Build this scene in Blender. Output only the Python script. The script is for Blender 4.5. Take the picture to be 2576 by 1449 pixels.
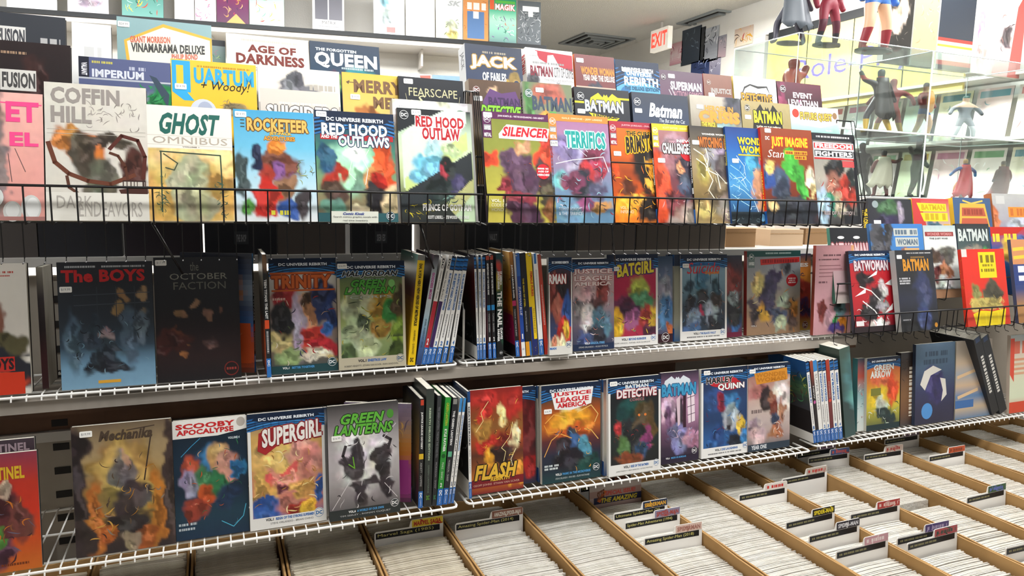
import bpy, math, random
import numpy as np
from mathutils import Vector, Matrix

for o in list(bpy.data.objects):
    bpy.data.objects.remove(o, do_unlink=True)
SC = bpy.context.scene
COL = SC.collection
R_ = math.radians

# ------------------------------------------------------------------ camera
F_PX, W_PX, H_PX = 1800.0, 2576.0, 1449.0
EYE = Vector((0.0, 0.0, 1.55))
PITCH, YAW, ROLL = R_(7.6), R_(22.8), R_(1.25)
FWD = Vector((math.sin(YAW) * math.cos(PITCH), math.cos(YAW) * math.cos(PITCH), -math.sin(PITCH)))
RT0 = Vector((math.cos(YAW), -math.sin(YAW), 0.0))
UP0 = RT0.cross(FWD)
RT = RT0 * math.cos(ROLL) + UP0 * math.sin(ROLL)
UP = UP0 * math.cos(ROLL) - RT0 * math.sin(ROLL)
cd = bpy.data.cameras.new('camera')
cd.sensor_width = 36.0
cd.lens = 36.0 * F_PX / W_PX
cd.clip_start = 0.02
cam = bpy.data.objects.new('camera', cd)
COL.objects.link(cam)
m3 = Matrix((RT, UP, -FWD)).transposed()
cam.matrix_world = Matrix.Translation(EYE) @ m3.to_4x4()
SC.camera = cam

# ------------------------------------------------------------------ light and exposure
SC.view_settings.view_transform = 'Standard'
SC.view_settings.look = 'None'
SC.view_settings.gamma = 1.0
SC.view_settings.use_curve_mapping = False
SC.view_settings.exposure = -0.06
wd = bpy.data.worlds.new('ambient_fill')  # even background added as soft frontal fill through the open front of the room
SC.world = wd
wd.use_nodes = True
wd.node_tree.nodes['Background'].inputs[0].default_value = (0.93, 0.96, 1.0, 1)
wd.node_tree.nodes['Background'].inputs[1].default_value = 0.22
CEIL = 2.9
# fluorescent tubes of the shop (the lens of each fixture is built with the ceiling)
TUBES = [  # x, y, length x, length y, watts
    (0.5, 1.0, 1.2, 0.25, 15),
    (2.0, 0.9, 1.2, 0.25, 27),
    (-1.7, 0.9, 1.2, 0.25, 5),
    (0.4, 3.1, 1.2, 0.3, 75),
    (2.7, 3.3, 0.3, 1.2, 95),
    (-1.2, 3.2, 1.2, 0.3, 55),
    (2.9, 1.7, 0.3, 1.2, 24),
]

# ------------------------------------------------------------------ helpers
def ray(px, py):
    return (RT * (px - W_PX / 2) - UP * (py - H_PX / 2)) / F_PX + FWD
def at_y(px, py, y):
    d = ray(px, py); return EYE + d * (y / d.y)
def at_x(px, py, x):
    d = ray(px, py); return EYE + d * (x / d.x)
def at_z(px, py, z):
    d = ray(px, py); return EYE + d * ((z - EYE.z) / d.z)
def at_plane(px, py, p, n):
    d = ray(px, py); return EYE + d * (n.dot(p - EYE) / n.dot(d))

def lin(h):
    r = []
    for i in (0, 2, 4):
        c = int(h[i:i + 2], 16) / 255.0
        r.append(c / 12.92 if c <= 0.04045 else ((c + 0.055) / 1.055) ** 2.4)
    return tuple(r)

def link(o, parent=None):
    COL.objects.link(o)
    if parent is not None:
        o.parent = parent
    return o
def empty(name, mat=None):
    o = bpy.data.objects.new(name, None)
    o.empty_display_size = 0.02
    link(o)
    if mat is not None:
        o.matrix_world = mat
    return o
def tag(o, label, cat, group=None):
    o['label'] = label; o['category'] = cat
    if group: o['group'] = group
    return o
def struct(o, label=None):
    o['kind'] = 'structure'
    if label: o['label'] = label
    return o

class MB:
    """collects faces (with a colour each) and links them as one mesh object"""
    def __init__(s):
        s.v = []; s.f = []; s.c = []
    def face(s, pts, col=None):
        b = len(s.v); s.v += [tuple(p) for p in pts]
        s.f.append(tuple(range(b, b + len(pts)))); s.c.append(col)
    def raw(s, vs, fs, col=None):
        b = len(s.v); s.v += [tuple(p) for p in vs]
        for f in fs:
            s.f.append(tuple(i + b for i in f)); s.c.append(col)
    def box(s, x0, x1, y0, y1, z0, z1, col=None):
        v = [(x0, y0, z0), (x1, y0, z0), (x1, y1, z0), (x0, y1, z0), (x0, y0, z1), (x1, y0, z1), (x1, y1, z1), (x0, y1, z1)]
        s.raw(v, [(3, 2, 1, 0), (4, 5, 6, 7), (0, 1, 5, 4), (1, 2, 6, 5), (2, 3, 7, 6), (3, 0, 4, 7)], col)
    def tube(s, pts, r, n=6, col=None):
        pts = [Vector(p) for p in pts]
        rings = []
        for i, p in enumerate(pts):
            if i == 0: d = pts[1] - p
            elif i == len(pts) - 1: d = p - pts[i - 1]
            else: d = (pts[i + 1] - p).normalized() + (p - pts[i - 1]).normalized()
            d.normalize()
            a = Vector((0, 0, 1)) if abs(d.z) < 0.8 else Vector((0, 1, 0))
            u = d.cross(a).normalized(); w = d.cross(u)
            rr = r[i] if isinstance(r, (list, tuple)) else r
            rings.append([p + (u * math.cos(2 * math.pi * k / n) + w * math.sin(2 * math.pi * k / n)) * rr for k in range(n)])
        vs = [q for ring in rings for q in ring]
        fs = []
        for i in range(len(pts) - 1):
            for k in range(n):
                k2 = (k + 1) % n
                fs.append((i * n + k, i * n + k2, (i + 1) * n + k2, (i + 1) * n + k))
        fs.append(tuple(range(n))[::-1]); fs.append(tuple(range((len(pts) - 1) * n, len(pts) * n)))
        s.raw(vs, fs, col)
    def mesh(s, name, mat):
        me = bpy.data.meshes.new(name)
        me.from_pydata(s.v, [], s.f)
        if mat: me.materials.append(mat)
        if any(c is not None for c in s.c):
            at = me.color_attributes.new('Col', 'FLOAT_COLOR', 'CORNER')
            n = np.array([len(f) for f in s.f])
            cc = np.array([(c if c is not None else (1, 1, 1)) for c in s.c], dtype=np.float32)
            cc = np.concatenate([cc, np.ones((len(cc), 1), np.float32)], 1)
            at.data.foreach_set('color', np.repeat(cc, n, axis=0).ravel())
        me.update()
        return me
    def build(s, name, mat, parent=None, smooth=False):
        me = s.mesh(name, mat)
        if smooth:
            me.polygons.foreach_set('use_smooth', [True] * len(me.polygons))
        return link(bpy.data.objects.new(name, me), parent)

# ------------------------------------------------------------------ materials
def mat(name, col='808080', rough=0.5, metal=0.0, spec=0.5, noise=None, bump=None, attr=False, emit=None, coat=0.0):
    m = bpy.data.materials.new(name); m.use_nodes = True
    nt = m.node_tree; b = nt.nodes['Principled BSDF']
    b.inputs['Roughness'].default_value = rough
    b.inputs['Metallic'].default_value = metal
    b.inputs['Specular IOR Level'].default_value = spec
    b.inputs['Coat Weight'].default_value = coat
    b.inputs['Coat Roughness'].default_value = 0.12
    c = lin(col) + (1,)
    b.inputs['Base Color'].default_value = c
    if attr:
        a = nt.nodes.new('ShaderNodeVertexColor'); a.layer_name = 'Col'
        nt.links.new(a.outputs[0], b.inputs['Base Color'])
    if noise:  # scale, colour two, (stretch)
        tc = nt.nodes.new('ShaderNodeTexCoord'); mp = nt.nodes.new('ShaderNodeMapping')
        nz = nt.nodes.new('ShaderNodeTexNoise'); rp = nt.nodes.new('ShaderNodeValToRGB')
        nz.inputs['Scale'].default_value = noise[0]; nz.inputs['Detail'].default_value = 5
        if len(noise) > 2: mp.inputs['Scale'].default_value = noise[2]
        rp.color_ramp.elements[0].position = 0.3; rp.color_ramp.elements[1].position = 0.7
        rp.color_ramp.elements[0].color = c; rp.color_ramp.elements[1].color = lin(noise[1]) + (1,)
        nt.links.new(tc.outputs['Object'], mp.inputs[0]); nt.links.new(mp.outputs[0], nz.inputs['Vector'])
        nt.links.new(nz.outputs[0], rp.inputs[0]); nt.links.new(rp.outputs[0], b.inputs['Base Color'])
    if bump:
        tc = nt.nodes.new('ShaderNodeTexCoord'); nz = nt.nodes.new('ShaderNodeTexNoise'); bp = nt.nodes.new('ShaderNodeBump')
        nz.inputs['Scale'].default_value = bump[0]; bp.inputs['Strength'].default_value = bump[1]; bp.inputs['Distance'].default_value = bump[2] if len(bump) > 2 else 0.002
        nt.links.new(tc.outputs['Object'], nz.inputs['Vector']); nt.links.new(nz.outputs[0], bp.inputs['Height']); nt.links.new(bp.outputs[0], b.inputs['Normal'])
    if emit:
        b.inputs['Emission Color'].default_value = lin(emit[0]) + (1,); b.inputs['Emission Strength'].default_value = emit[1]
    return m

M = {}
M['print'] = mat('printed_cover', rough=0.38, attr=True, spec=0.45)
M['ink'] = mat('printed_ink', rough=0.45, attr=True, spec=0.35)
M['paper'] = mat('page_edges', 'ddd8cc', 0.8, noise=(220, 'c8c1b2', (0.05, 1, 0.05)))
M['sticker'] = mat('price_sticker', 'f4f3ef', 0.6)
M['blackwire'] = mat('black_coated_wire', '1b191b', 0.35, 0.3)
M['whitewire'] = mat('white_coated_wire', 'eceae6', 0.4)
M['whitemetal'] = mat('white_enamel_shelf', 'd9d6d1', 0.45, noise=(6, 'cfcac4'))
M['brownboard'] = mat('brown_hardboard', '74543f', 0.75, noise=(14, '634634'))
M['pegboard'] = mat('grey_panel', 'b0a79a', 0.7, noise=(5, '9f968a'))
M['darkslot'] = mat('dark_slot', '1e1a19', 0.7)
M['cardboard'] = mat('cardboard', 'b08a58', 0.85, noise=(9, 'a07a48'))
M['cardedge'] = mat('cardboard_edge', '8a6a45', 0.9, noise=(160, 'b89060'))
M['whitecard'] = mat('white_card', 'eeebe6', 0.7)
M['bag'] = mat('bagged_comic', 'dfdcd5', 0.22, spec=0.6, noise=(35, 'cfcabf'), bump=(90, 0.5, 0.004), coat=0.6)
M['bag2'] = mat('bagged_comic_cream', 'd6cdbb', 0.3, spec=0.6, noise=(30, 'c2b7a2'), bump=(70, 0.5, 0.004), coat=0.4)
M['stipple'] = mat('stippled_ceiling', 'ecebe6', 0.95, bump=(140, 1.0, 0.02))
M['wallwhite'] = mat('white_wall', 'e9e7e2', 0.9, noise=(2.5, 'dfdcd6'), bump=(120, 0.3, 0.004))
M['floor'] = mat('floor_tile', '8d877d', 0.5, noise=(3, '7c766c'))
M['blackshelf'] = mat('black_shelf_edge', '23262a', 0.6)
M['plastic'] = mat('figure_paint', '808080', 0.45, attr=True)
M['vent'] = mat('vent_grey', '8e9496', 0.6)
M['signyellow'] = mat('yellow_sign', 'f7e27c', 0.6)
M['wood'] = mat('table_wood', '7a5a3c', 0.6, noise=(8, '6a4c31', (1, 12, 1)))
M['lens'] = mat('lamp_lens', 'ffffff', 0.5, emit=('f6fbff', 14.0))
M['exit'] = mat('exit_red', 'ff4030', 0.5, emit=('ff4a3c', 1.5))
M['exitface'] = mat('exit_face', 'f2efe6', 0.5, emit=('fff4e4', 0.35))

def clear_plastic(name, tint, gl):
    m = bpy.data.materials.new(name); m.use_nodes = True; nt = m.node_tree
    nt.nodes.remove(nt.nodes['Principled BSDF'])
    out = nt.nodes['Material Output']
    tr = nt.nodes.new('ShaderNodeBsdfTransparent'); tr.inputs[0].default_value = lin(tint) + (1,)
    gs = nt.nodes.new('ShaderNodeBsdfGlossy'); gs.inputs['Roughness'].default_value = 0.04
    lw0 = nt.nodes.new('ShaderNodeLayerWeight'); lw0.inputs[0].default_value = .5
    lw = nt.nodes.new('ShaderNodeMath'); lw.operation = 'MULTIPLY_ADD'; lw.inputs[1].default_value = gl; lw.inputs[2].default_value = 0.03
    nt.links.new(lw0.outputs['Facing'], lw.inputs[0])
    mx = nt.nodes.new('ShaderNodeMixShader')
    nt.links.new(lw.outputs[0], mx.inputs[0]); nt.links.new(tr.outputs[0], mx.inputs[1]); nt.links.new(gs.outputs[0], mx.inputs[2])
    nt.links.new(mx.outputs[0], out.inputs[0])
    return m
M['acrylic'] = clear_plastic('clear_acrylic', 'f4f8f7', 0.14)
M['acryledge'] = mat('acrylic_edge', 'e4ecec', 0.15, spec=0.8)

# ------------------------------------------------------------------ lettering
_TXT = {}
def glyphs(body, bold=0.0, shear=0.0):
    """flat letters: vertices scaled so that the letters fill 0..1 x 0..1, and faces"""
    k = (body, bold, shear)
    if k in _TXT: return _TXT[k]
    def make(off):
        cu = bpy.data.curves.new('letters', 'FONT'); cu.body = body; cu.offset = off; cu.shear = shear
        cu.resolution_u = 2; cu.fill_mode = 'FRONT'; cu.space_character = 1.0 + max(0, bold) * 1.2
        ob = bpy.data.objects.new('letters', cu)
        me = ob.to_mesh()
        v = np.zeros(len(me.vertices) * 3); me.vertices.foreach_get('co', v); v = v.reshape(-1, 3)[:, :2]
        f = [tuple(p.vertices) for p in me.polygons]
        ob.to_mesh_clear(); bpy.data.objects.remove(ob); bpy.data.curves.remove(cu)
        return v, f
    v, f = make(min(bold, 0.055))
    if len(v) == 0:
        _TXT[k] = (np.zeros((0, 2)), []); return _TXT[k]
    lo, hi = v.min(0), v.max(0)
    _TXT[k] = ((v - lo) / np.maximum(hi - lo, 1e-6), f)
    return _TXT[k]

def value_noise(nx, ny, cells, rng):
    g = rng.random((cells + 2, cells + 2))
    xs = np.linspace(0, cells, nx); ys = np.linspace(0, cells * 1.4, ny) % cells
    x0 = xs.astype(int); y0 = ys.astype(int); fx = xs - x0; fy = ys - y0
    fx = fx * fx * (3 - 2 * fx); fy = fy * fy * (3 - 2 * fy)
    a = g[np.ix_(y0, x0)]; b = g[np.ix_(y0, x0 + 1)]; c = g[np.ix_(y0 + 1, x0)]; d = g[np.ix_(y0 + 1, x0 + 1)]
    return (a * (1 - fx) + b * fx) * (1 - fy[:, None]) + (c * (1 - fx) + d * fx) * fy[:, None]

class Print:
    """reads the little drawing language of a cover: percent of the width and of the height, y down.
    G top..bottom colours | B cx cy rx ry hex soft | R x0 y0 x1 y1 hex | E cx cy rx ry hex | P hex x y .. | L hex w x y ..
    S n seed x0 y0 x1 y1 size hex.. | Q x0 y0 x1 y1 hex [v] unreadable print | T x0 y0 x1 y1 hex style text | D cx cy r fg bg (round logo) | X x y [text] price sticker
    RB banner with stripes | W frame (white border) hex bottomheight"""
    def __init__(s, src, w, h, seed=0):
        s.w, s.h = w, h
        s.bg = ['808080']; s.blobs = []; s.cmds = []; s.noise = 0.10
        s.rng = np.random.default_rng(seed + 11)
        for raw in src.split(';'):
            t = raw.split()
            if not t: continue
            k = t[0]
            if k == 'G': s.bg = t[1:]
            elif k == 'B': s.blobs.append((float(t[1]), float(t[2]), float(t[3]), float(t[4]), t[5], float(t[6]) if len(t) > 6 else 0.6))
            elif k in ('RR', 'PP'): s.blobs.append((k, t[1:]))
            elif k == 'N': s.noise = float(t[1])
            else: s.cmds.append((k, t[1:], raw))
    def raster(s, nx, ny):
        y = np.linspace(0, 100, ny)[:, None]; x = np.linspace(0, 100, nx)[None, :]
        st = np.array([lin(c) for c in s.bg])
        if len(st) == 1: img = np.tile(st[0], (ny, nx, 1))
        else:
            p = np.linspace(0, len(st) - 1, ny); i = np.minimum(p.astype(int), len(st) - 2); f = (p - i)[:, None]
            img = np.repeat((st[i] * (1 - f) + st[i + 1] * f)[:, None, :], nx, axis=1)
        img = img.copy()
        vn = lambda c: value_noise(nx, ny, c, s.rng) - .5
        dx = (vn(5) * 10 + vn(11) * 8 + vn(21) * 4); dy = (vn(5) * 8 + vn(11) * 6 + vn(21) * 3)
        wob = vn(7) * .25
        X, Y = x + dx, y + dy
        mask = np.zeros((ny, nx)); todo = []
        for bl in s.blobs:
            if bl[0] in ('RR', 'PP'):
                todo.append(bl); continue
            cx, cy, rx, ry, hx, soft = bl
            todo.append((cx, cy, rx, ry, np.array(lin(hx)), soft * .75))
            if s.noise and rx * ry > 30:
                for _ in range(5):
                    an = s.rng.uniform(0, 6.28); rr = s.rng.uniform(.1, .75); f = s.rng.choice([.45, .62, .8, 1.25, 1.5])
                    g = s.rng.uniform(.22, .42)
                    todo.append((cx + rx * rr * math.cos(an), cy + ry * rr * math.sin(an), rx * g * s.rng.uniform(.6, 1.5), ry * g, np.clip(np.array(lin(hx)) * f + (.02 if f > 1 else 0), 0, 1), .3))
        for td in todo:
            if td[0] == 'RR':
                a, b, c, d = map(float, td[1][:4]); e = 60.0 / ny
                m = np.clip((x - a) / e + .5, 0, 1) * np.clip((c - x) / e + .5, 0, 1) * np.clip((y - b) / e + .5, 0, 1) * np.clip((d - y) / e + .5, 0, 1)
                img = img * (1 - m[..., None]) + np.array(lin(td[1][4])) * m[..., None]; continue
            if td[0] == 'PP':
                n = list(map(float, td[1][1:])); q = list(zip(n[::2], n[1::2])); m = np.zeros((ny, nx), bool)
                for (xa, ya), (xb, yb) in zip(q, q[1:] + q[:1]):
                    if ya == yb: continue
                    m ^= ((y >= min(ya, yb)) & (y < max(ya, yb))) & (x < xa + (y - ya) / (yb - ya) * (xb - xa))
                img[m] = lin(td[1][0]); continue
            cx, cy, rx, ry, hx, soft = td
            d = np.sqrt(((X - cx) / rx) ** 2 + ((Y - cy) / ry) ** 2) + wob * min(1, soft + .2)
            a = np.clip((1 + soft * .5 - d) / max(soft, .05), 0, 1); a = (a * a * (3 - 2 * a))[..., None]
            img = img * (1 - a) + hx * a
            mask = np.maximum(mask, a[..., 0])
        if s.noise and s.blobs:
            mask = .16 + .84 * mask
            rd = 1 - np.abs(2 * value_noise(nx, ny, 9, s.rng) - 1); rd2 = 1 - np.abs(2 * value_noise(nx, ny, 17, s.rng) - 1)
            n = ((rd - .5) * .75 + (rd2 - .5) * .6 + vn(27) * .45) * s.noise * 5 * mask
            img = np.clip(img * np.clip(1 + n, .25, 1.9)[..., None], 0, 1)
            for ch in range(3):
                img[..., ch] = np.clip(img[..., ch] * (1 + vn(8) * s.noise * 2 * mask), 0, 1)
        return img
    def draw(s, art, let, to3, title=None, logo=None):
        """art / let: MB; to3(u, v, lift) with u, v in 0..1 (v down)"""
        ppx = s.w / 100.0; ppy = s.h / 100.0
        lift = [0.00012]; cur = [let]
        def poly(pts, col, mb=None, dl=None):
            l = lift[0] if dl is None else dl
            (mb or art).face([to3(px / 100, py / 100, l) for px, py in pts][::-1], lin(col))
        def stroke(col, wd, pts):
            for a, b in zip(pts[:-1], pts[1:]):
                ax, ay, bx, by = a[0] * ppx, a[1] * ppy, b[0] * ppx, b[1] * ppy
                l = math.hypot(bx - ax, by - ay) or 1e-6
                nx, ny = -(by - ay) / l * wd * ppx / 2, (bx - ax) / l * wd * ppx / 2
                ex, ey = (bx - ax) / l * wd * ppx * .3, (by - ay) / l * wd * ppx * .3
                q = [(ax - ex + nx, ay - ey + ny), (bx + ex + nx, by + ey + ny), (bx + ex - nx, by + ey - ny), (ax - ex - nx, ay - ey - ny)]
                q = [(x / ppx, y / ppy) for x, y in q]
                ar = sum(q[i][0] * q[(i + 1) % 4][1] - q[(i + 1) % 4][0] * q[i][1] for i in range(4))
                poly(q if ar > 0 else q[::-1], col)
        def ell(cx, cy, rx, ry, col, n=20, mb=None, dl=None):
            poly([(cx + rx * math.cos(2 * math.pi * i / n), cy + ry * math.sin(2 * math.pi * i / n)) for i in range(n)], col, mb, dl)
        def text(x0, y0, x1, y1, col, style, body):
            sty, _, out = style.partition('/')
            vert = 'v' in sty
            def put(b, c, dl, ox=0, oy=0, grow=0.0):
                v, f = glyphs(body, b, 0.28 if 'i' in sty else 0.0)
                if not len(v): return
                vs = []
                gx = (x1 - x0) * grow; gy = (y1 - y0) * grow
                for a, bb in v:
                    if vert: px, py = x0 + (bb) * (x1 - x0), y0 + a * (y1 - y0)
                    else:
                        px, py = x0 - gx + a * (x1 - x0 + 2 * gx) + ox, y1 + gy - bb * (y1 - y0 + 2 * gy) + oy
                        if 'u' in sty: py += (px - x0) / max(1, x1 - x0) * -(y1 - y0) * .35
                        if 'c' in sty: py -= math.sin((px - x0) / max(1, x1 - x0) * math.pi) * (y1 - y0) * .22
                    vs.append(to3(px / 100, py / 100, dl))
                if vert: vs_f = [tuple(ff) for ff in f]
                else: vs_f = f
                cur[0].raw(vs, vs_f, lin(c))
            b = 0.042 if 'b' in sty else 0.0
            if out:
                hgt = (y1 - y0) * ppy; d = max(.35, hgt / ppx * .07)
                for q, (ox, oy) in enumerate(((d, 0), (-d, 0), (0, d * ppx / ppy), (0, -d * ppx / ppy))):
                    put(b + .008, out, lift[0] + .0001 + q * .00002, ox, oy)
            put(b, col, lift[0] + .00022)
        big, body_let = -1, let
        if title is not None:
            ar = [((float(t[2]) - float(t[0])) * (float(t[3]) - float(t[1])) if k == 'T' else 0) for k, t, raw in s.cmds]
            if ar and max(ar) > 0: big = ar.index(max(ar))
        for ci, (k, t, raw) in enumerate(s.cmds):
            lift[0] += 0.000012
            cur[0] = title if ci == big else body_let
            if k == 'R':
                a, b, c, d = map(float, t[:4]); poly([(a, b), (c, b), (c, d), (a, d)], t[4])
            elif k == 'E':
                ell(*map(float, t[:4]), t[4])
            elif k == 'P':
                n = list(map(float, t[1:])); q = list(zip(n[::2], n[1::2]))
                ar = sum(q[i][0] * q[(i + 1) % len(q)][1] - q[(i + 1) % len(q)][0] * q[i][1] for i in range(len(q)))
                poly(q if ar > 0 else q[::-1], t[0])
            elif k == 'L':
                n = list(map(float, t[2:])); stroke(t[0], float(t[1]), list(zip(n[::2], n[1::2])))
            elif k == 'S':
                n, sd = int(t[0]), int(t[1]); a, b, c, d, sz = map(float, t[2:7]); cols = t[7:]
                rg = random.Random(sd)
                for i in range(n):
                    lift[0] += 0.000001
                    px, py = rg.uniform(a, c), rg.uniform(b, d); an = rg.uniform(0, 6.28); l = sz * rg.uniform(.25, .6); wd = sz * rg.uniform(.06, .2); tn = rg.uniform(-.6, .6)
                    col = rg.choice(cols); le, ri = [], []
                    for q in range(6):
                        hw = wd * math.sin(math.pi * (q + .25) / 5.6)
                        le.append((px - math.sin(an) * hw, py + math.cos(an) * hw * ppx / ppy)); ri.append((px + math.sin(an) * hw, py - math.cos(an) * hw * ppx / ppy))
                        px += math.cos(an) * l; py += math.sin(an) * l * ppx / ppy; an += tn + rg.uniform(-.35, .35)
                    cl = lambda p: (min(99.5, max(.5, p[0])), min(99.5, max(.5, p[1])))
                    for q in range(5):
                        poly([cl(le[q]), cl(ri[q]), cl(ri[q + 1]), cl(le[q + 1])], col)
            elif k == 'T':
                body = raw.split(None, 7)[7].strip()
                text(*map(float, t[:4]), t[4], t[5], body)
            elif k == 'Q':  # a line of print too small to read: rows of little strokes
                a, b, c, d = map(float, t[:4]); rg = random.Random(int(a * 7 + b * 13 + d)); x = a
                vt = len(t) > 5
                if vt:
                    y = b
                    while y < d:
                        l = (c - a) * ppx / ppy * rg.uniform(.35, .8)
                        poly([(a, y), (c, y), (c, min(d, y + l)), (a, min(d, y + l))], t[4]); y += l * 1.5
                else:
                    while x < c:
                        l = (d - b) * ppy / ppx * rg.uniform(.35, .9)
                        poly([(x, b), (min(c, x + l), b), (min(c, x + l), d), (x, d)], t[4]); x += l * (1.35 if rg.random() > .18 else 2.2)
            elif k == 'D':
                cx, cy, r = map(float, t[:3]); ry = r * ppx / ppy
                lift[0] += .0002
                lg = logo or art; cur[0] = logo or body_let
                ell(cx, cy, r, ry, t[4], 20, lg); lift[0] += .00002
                ell(cx, cy, r * .9, ry * .9, t[3], 20, lg); lift[0] += .00002
                ell(cx, cy, r * .82, ry * .82, t[4], 20, lg)
                text(cx - r * .62, cy - ry * .38, cx + r * .62, cy + ry * .38, t[3], 'b', 'DC')
            elif k == 'RB':
                top = 16.0 if not t else float(t[0])
                n = 10
                def arc(y0, dip): return [(i * 100 / n, y0 + dip * (abs(i / n - .5) * 2) ** 2) for i in range(n + 1)]
                lo = arc(top * .82, top * .3)
                for i in range(n):
                    poly([(lo[i][0], 0), (lo[i + 1][0], 0), lo[i + 1], lo[i]], '14233c')
                for q in range(5):
                    lift[0] += .00001
                    stroke(('2a5e96', '2f74b5', '275688', '3c84c4', '2b6aa6')[q], 2.2, arc(top * (.22 + .13 * q), top * (.16 + .04 * q)))
                lift[0] += .00003
                ell(50, top * .36, 44, top * .24, '14233c')
                text(14, top * .28, 86, top * .46, 'e8eef5', 'b', 'DC UNIVERSE REBIRTH')
            elif k == 'W':
                bh = float(t[1])
                for a, b, c, d in ((0, 15, 4, 100), (96, 15, 100, 100), (4, 100 - bh, 96, 100)):
                    poly([(a, b), (c, b), (c, d), (a, d)], t[0])

# tiers of the wire racks: y, z of the pocket floor
LEAN = R_(12)
TIER = {'front': (1.555, 1.480), 'middle': (1.630, 1.568), 'rear': (1.705, 1.656),
        'cfront': (1.575, 1.139), 'cmiddle': (1.650, 1.227), 'crear': (1.725, 1.315)}

# ------------------------------------------------------------------ the room
fl = MB(); fl.box(-3.2, 3.9, -3.5, 7.4, -0.05, 0.0); struct(fl.build('floor', M['floor']))
ce = MB(); ce.box(-3.2, 3.9, -3.5, 7.4, CEIL, CEIL + .05); struct(ce.build('ceiling', M['stipple']))
wr = MB(); wr.box(3.82, 3.9, -3.5, 7.4, 0, CEIL); struct(wr.build('wall_right', M['wallwhite']))
wb = MB(); wb.box(-3.2, 3.82, 7.3, 7.4, 0, CEIL); struct(wb.build('wall_back', M['wallwhite']))
wl = MB(); wl.box(-3.2, -3.1, -3.5, 7.3, 0, CEIL); struct(wl.build('wall_left', M['wallwhite']))
# soffit along the right wall
sf = MB(); sf.box(3.55, 3.82, -3.5, 7.3, 2.66, CEIL); struct(sf.build('trim_1', M['wallwhite']))
w2 = MB(); w2.box(3.55, 3.8195, 4.05, 7.2995, 0, 2.6595); struct(w2.build('wall_right_rear', M['wallwhite']))
bd = MB(); bd.box(3.535, 3.55, -3.5, 4.0, 2.61, 2.662); struct(bd.build('trim_2', M['blackshelf']))

LIGHT_LABEL = ['above the aisle in front of the racks, nearest the centre', 'above the aisle at the right of the racks', 'above the aisle at the far left',
               'behind the racks above the long white shelf', 'near the exit sign at the back', 'behind the racks at the far left', 'over the clear display cases']
for i, (x, y, lx, ly, w) in enumerate(TUBES):
    r = empty('ceiling_light', Matrix.Translation((x, y, CEIL)))
    tag(r, 'white fluorescent ceiling fixture ' + LIGHT_LABEL[i], 'light', 'fluorescent ceiling fixtures')
    h = MB(); h.box(-lx / 2 - .04, lx / 2 + .04, -ly / 2 - .04, ly / 2 + .04, -.05, -.001); h.build('housing', M['whitemetal'], r)
    q = MB(); q.box(-lx / 2, lx / 2, -ly / 2, ly / 2, -.12, -.05); q.build('lens', M['lens'], r)
    ld = bpy.data.lights.new('tube_light', 'AREA'); ld.shape = 'RECTANGLE'; ld.size = lx; ld.size_y = ly; ld.energy = w; ld.color = (1.0, .97, .92)
    lo = link(bpy.data.objects.new('tube_light', ld), r); lo.location = (0, 0, -.128)

# ------------------------------------------------------------------ the double-sided shelving unit
PANEL = 1.875
g = empty('display_shelving', Matrix.Translation((0, PANEL, 0)))
tag(g, 'grey backed double-sided display shelving carrying the white wire shelves', 'shelving')
XA, XB = -1.3, 3.2
q = MB(); q.box(XA, XB, 0, .03, .05, 1.34); q.build('back_panel', M['pegboard'], g)
CAPZ = at_y(600, 641, 1.872).z
q = MB(); q.box(XA, XB, -.03, .13, CAPZ - .02, CAPZ); q.build('top_cap', M['whitemetal'], g)
q = MB(); q.box(XA, XB, -.015, .13, .02, .10); q.build('base', M['blackshelf'], g)
q = MB(); q.box(XA, 1.35, -.022, -.001, .99, 1.075); q.build('hardboard_strip', M['brownboard'], g)
q = MB(); q.box(XA, 2.0, -.03, -.001, .965, .988); q.build('panel_rail', M['whitemetal'], g)
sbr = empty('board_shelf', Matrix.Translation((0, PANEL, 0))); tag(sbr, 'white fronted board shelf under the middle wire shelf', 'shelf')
q = MB(); q.box(XA, 1.92, -.205, -.032, 1.084, 1.1085); q.build('board', mat('shaded_white_laminate', 'aaa197', .6, noise=(5, '9c9389')), sbr)  # white front greyed: shade below the wire rail is put into the colour
q = MB(); q.box(XA, 1.94, -.185, -.032, 1.070, 1.0835); q.build('backing', M['brownboard'], sbr)
for k, px in enumerate((138, 1158, 2085)):
    ux = at_y(px, 850, 1.86).x
    u = MB(); u.box(ux - .022, ux + .022, -.02, -.0005, .1, 1.33); uo = u.build('upright', M['pegboard'], g)
    if k == 0:
        sm = MB(); sm.box(-.016, .016, -.004, 0, -.008, .008); sme = sm.mesh('slot', M['darkslot'])
        for j in range(14):
            so = link(bpy.data.objects.new('slot', sme), uo); so.location = (ux, -.0185, .55 + j * .057)

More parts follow.
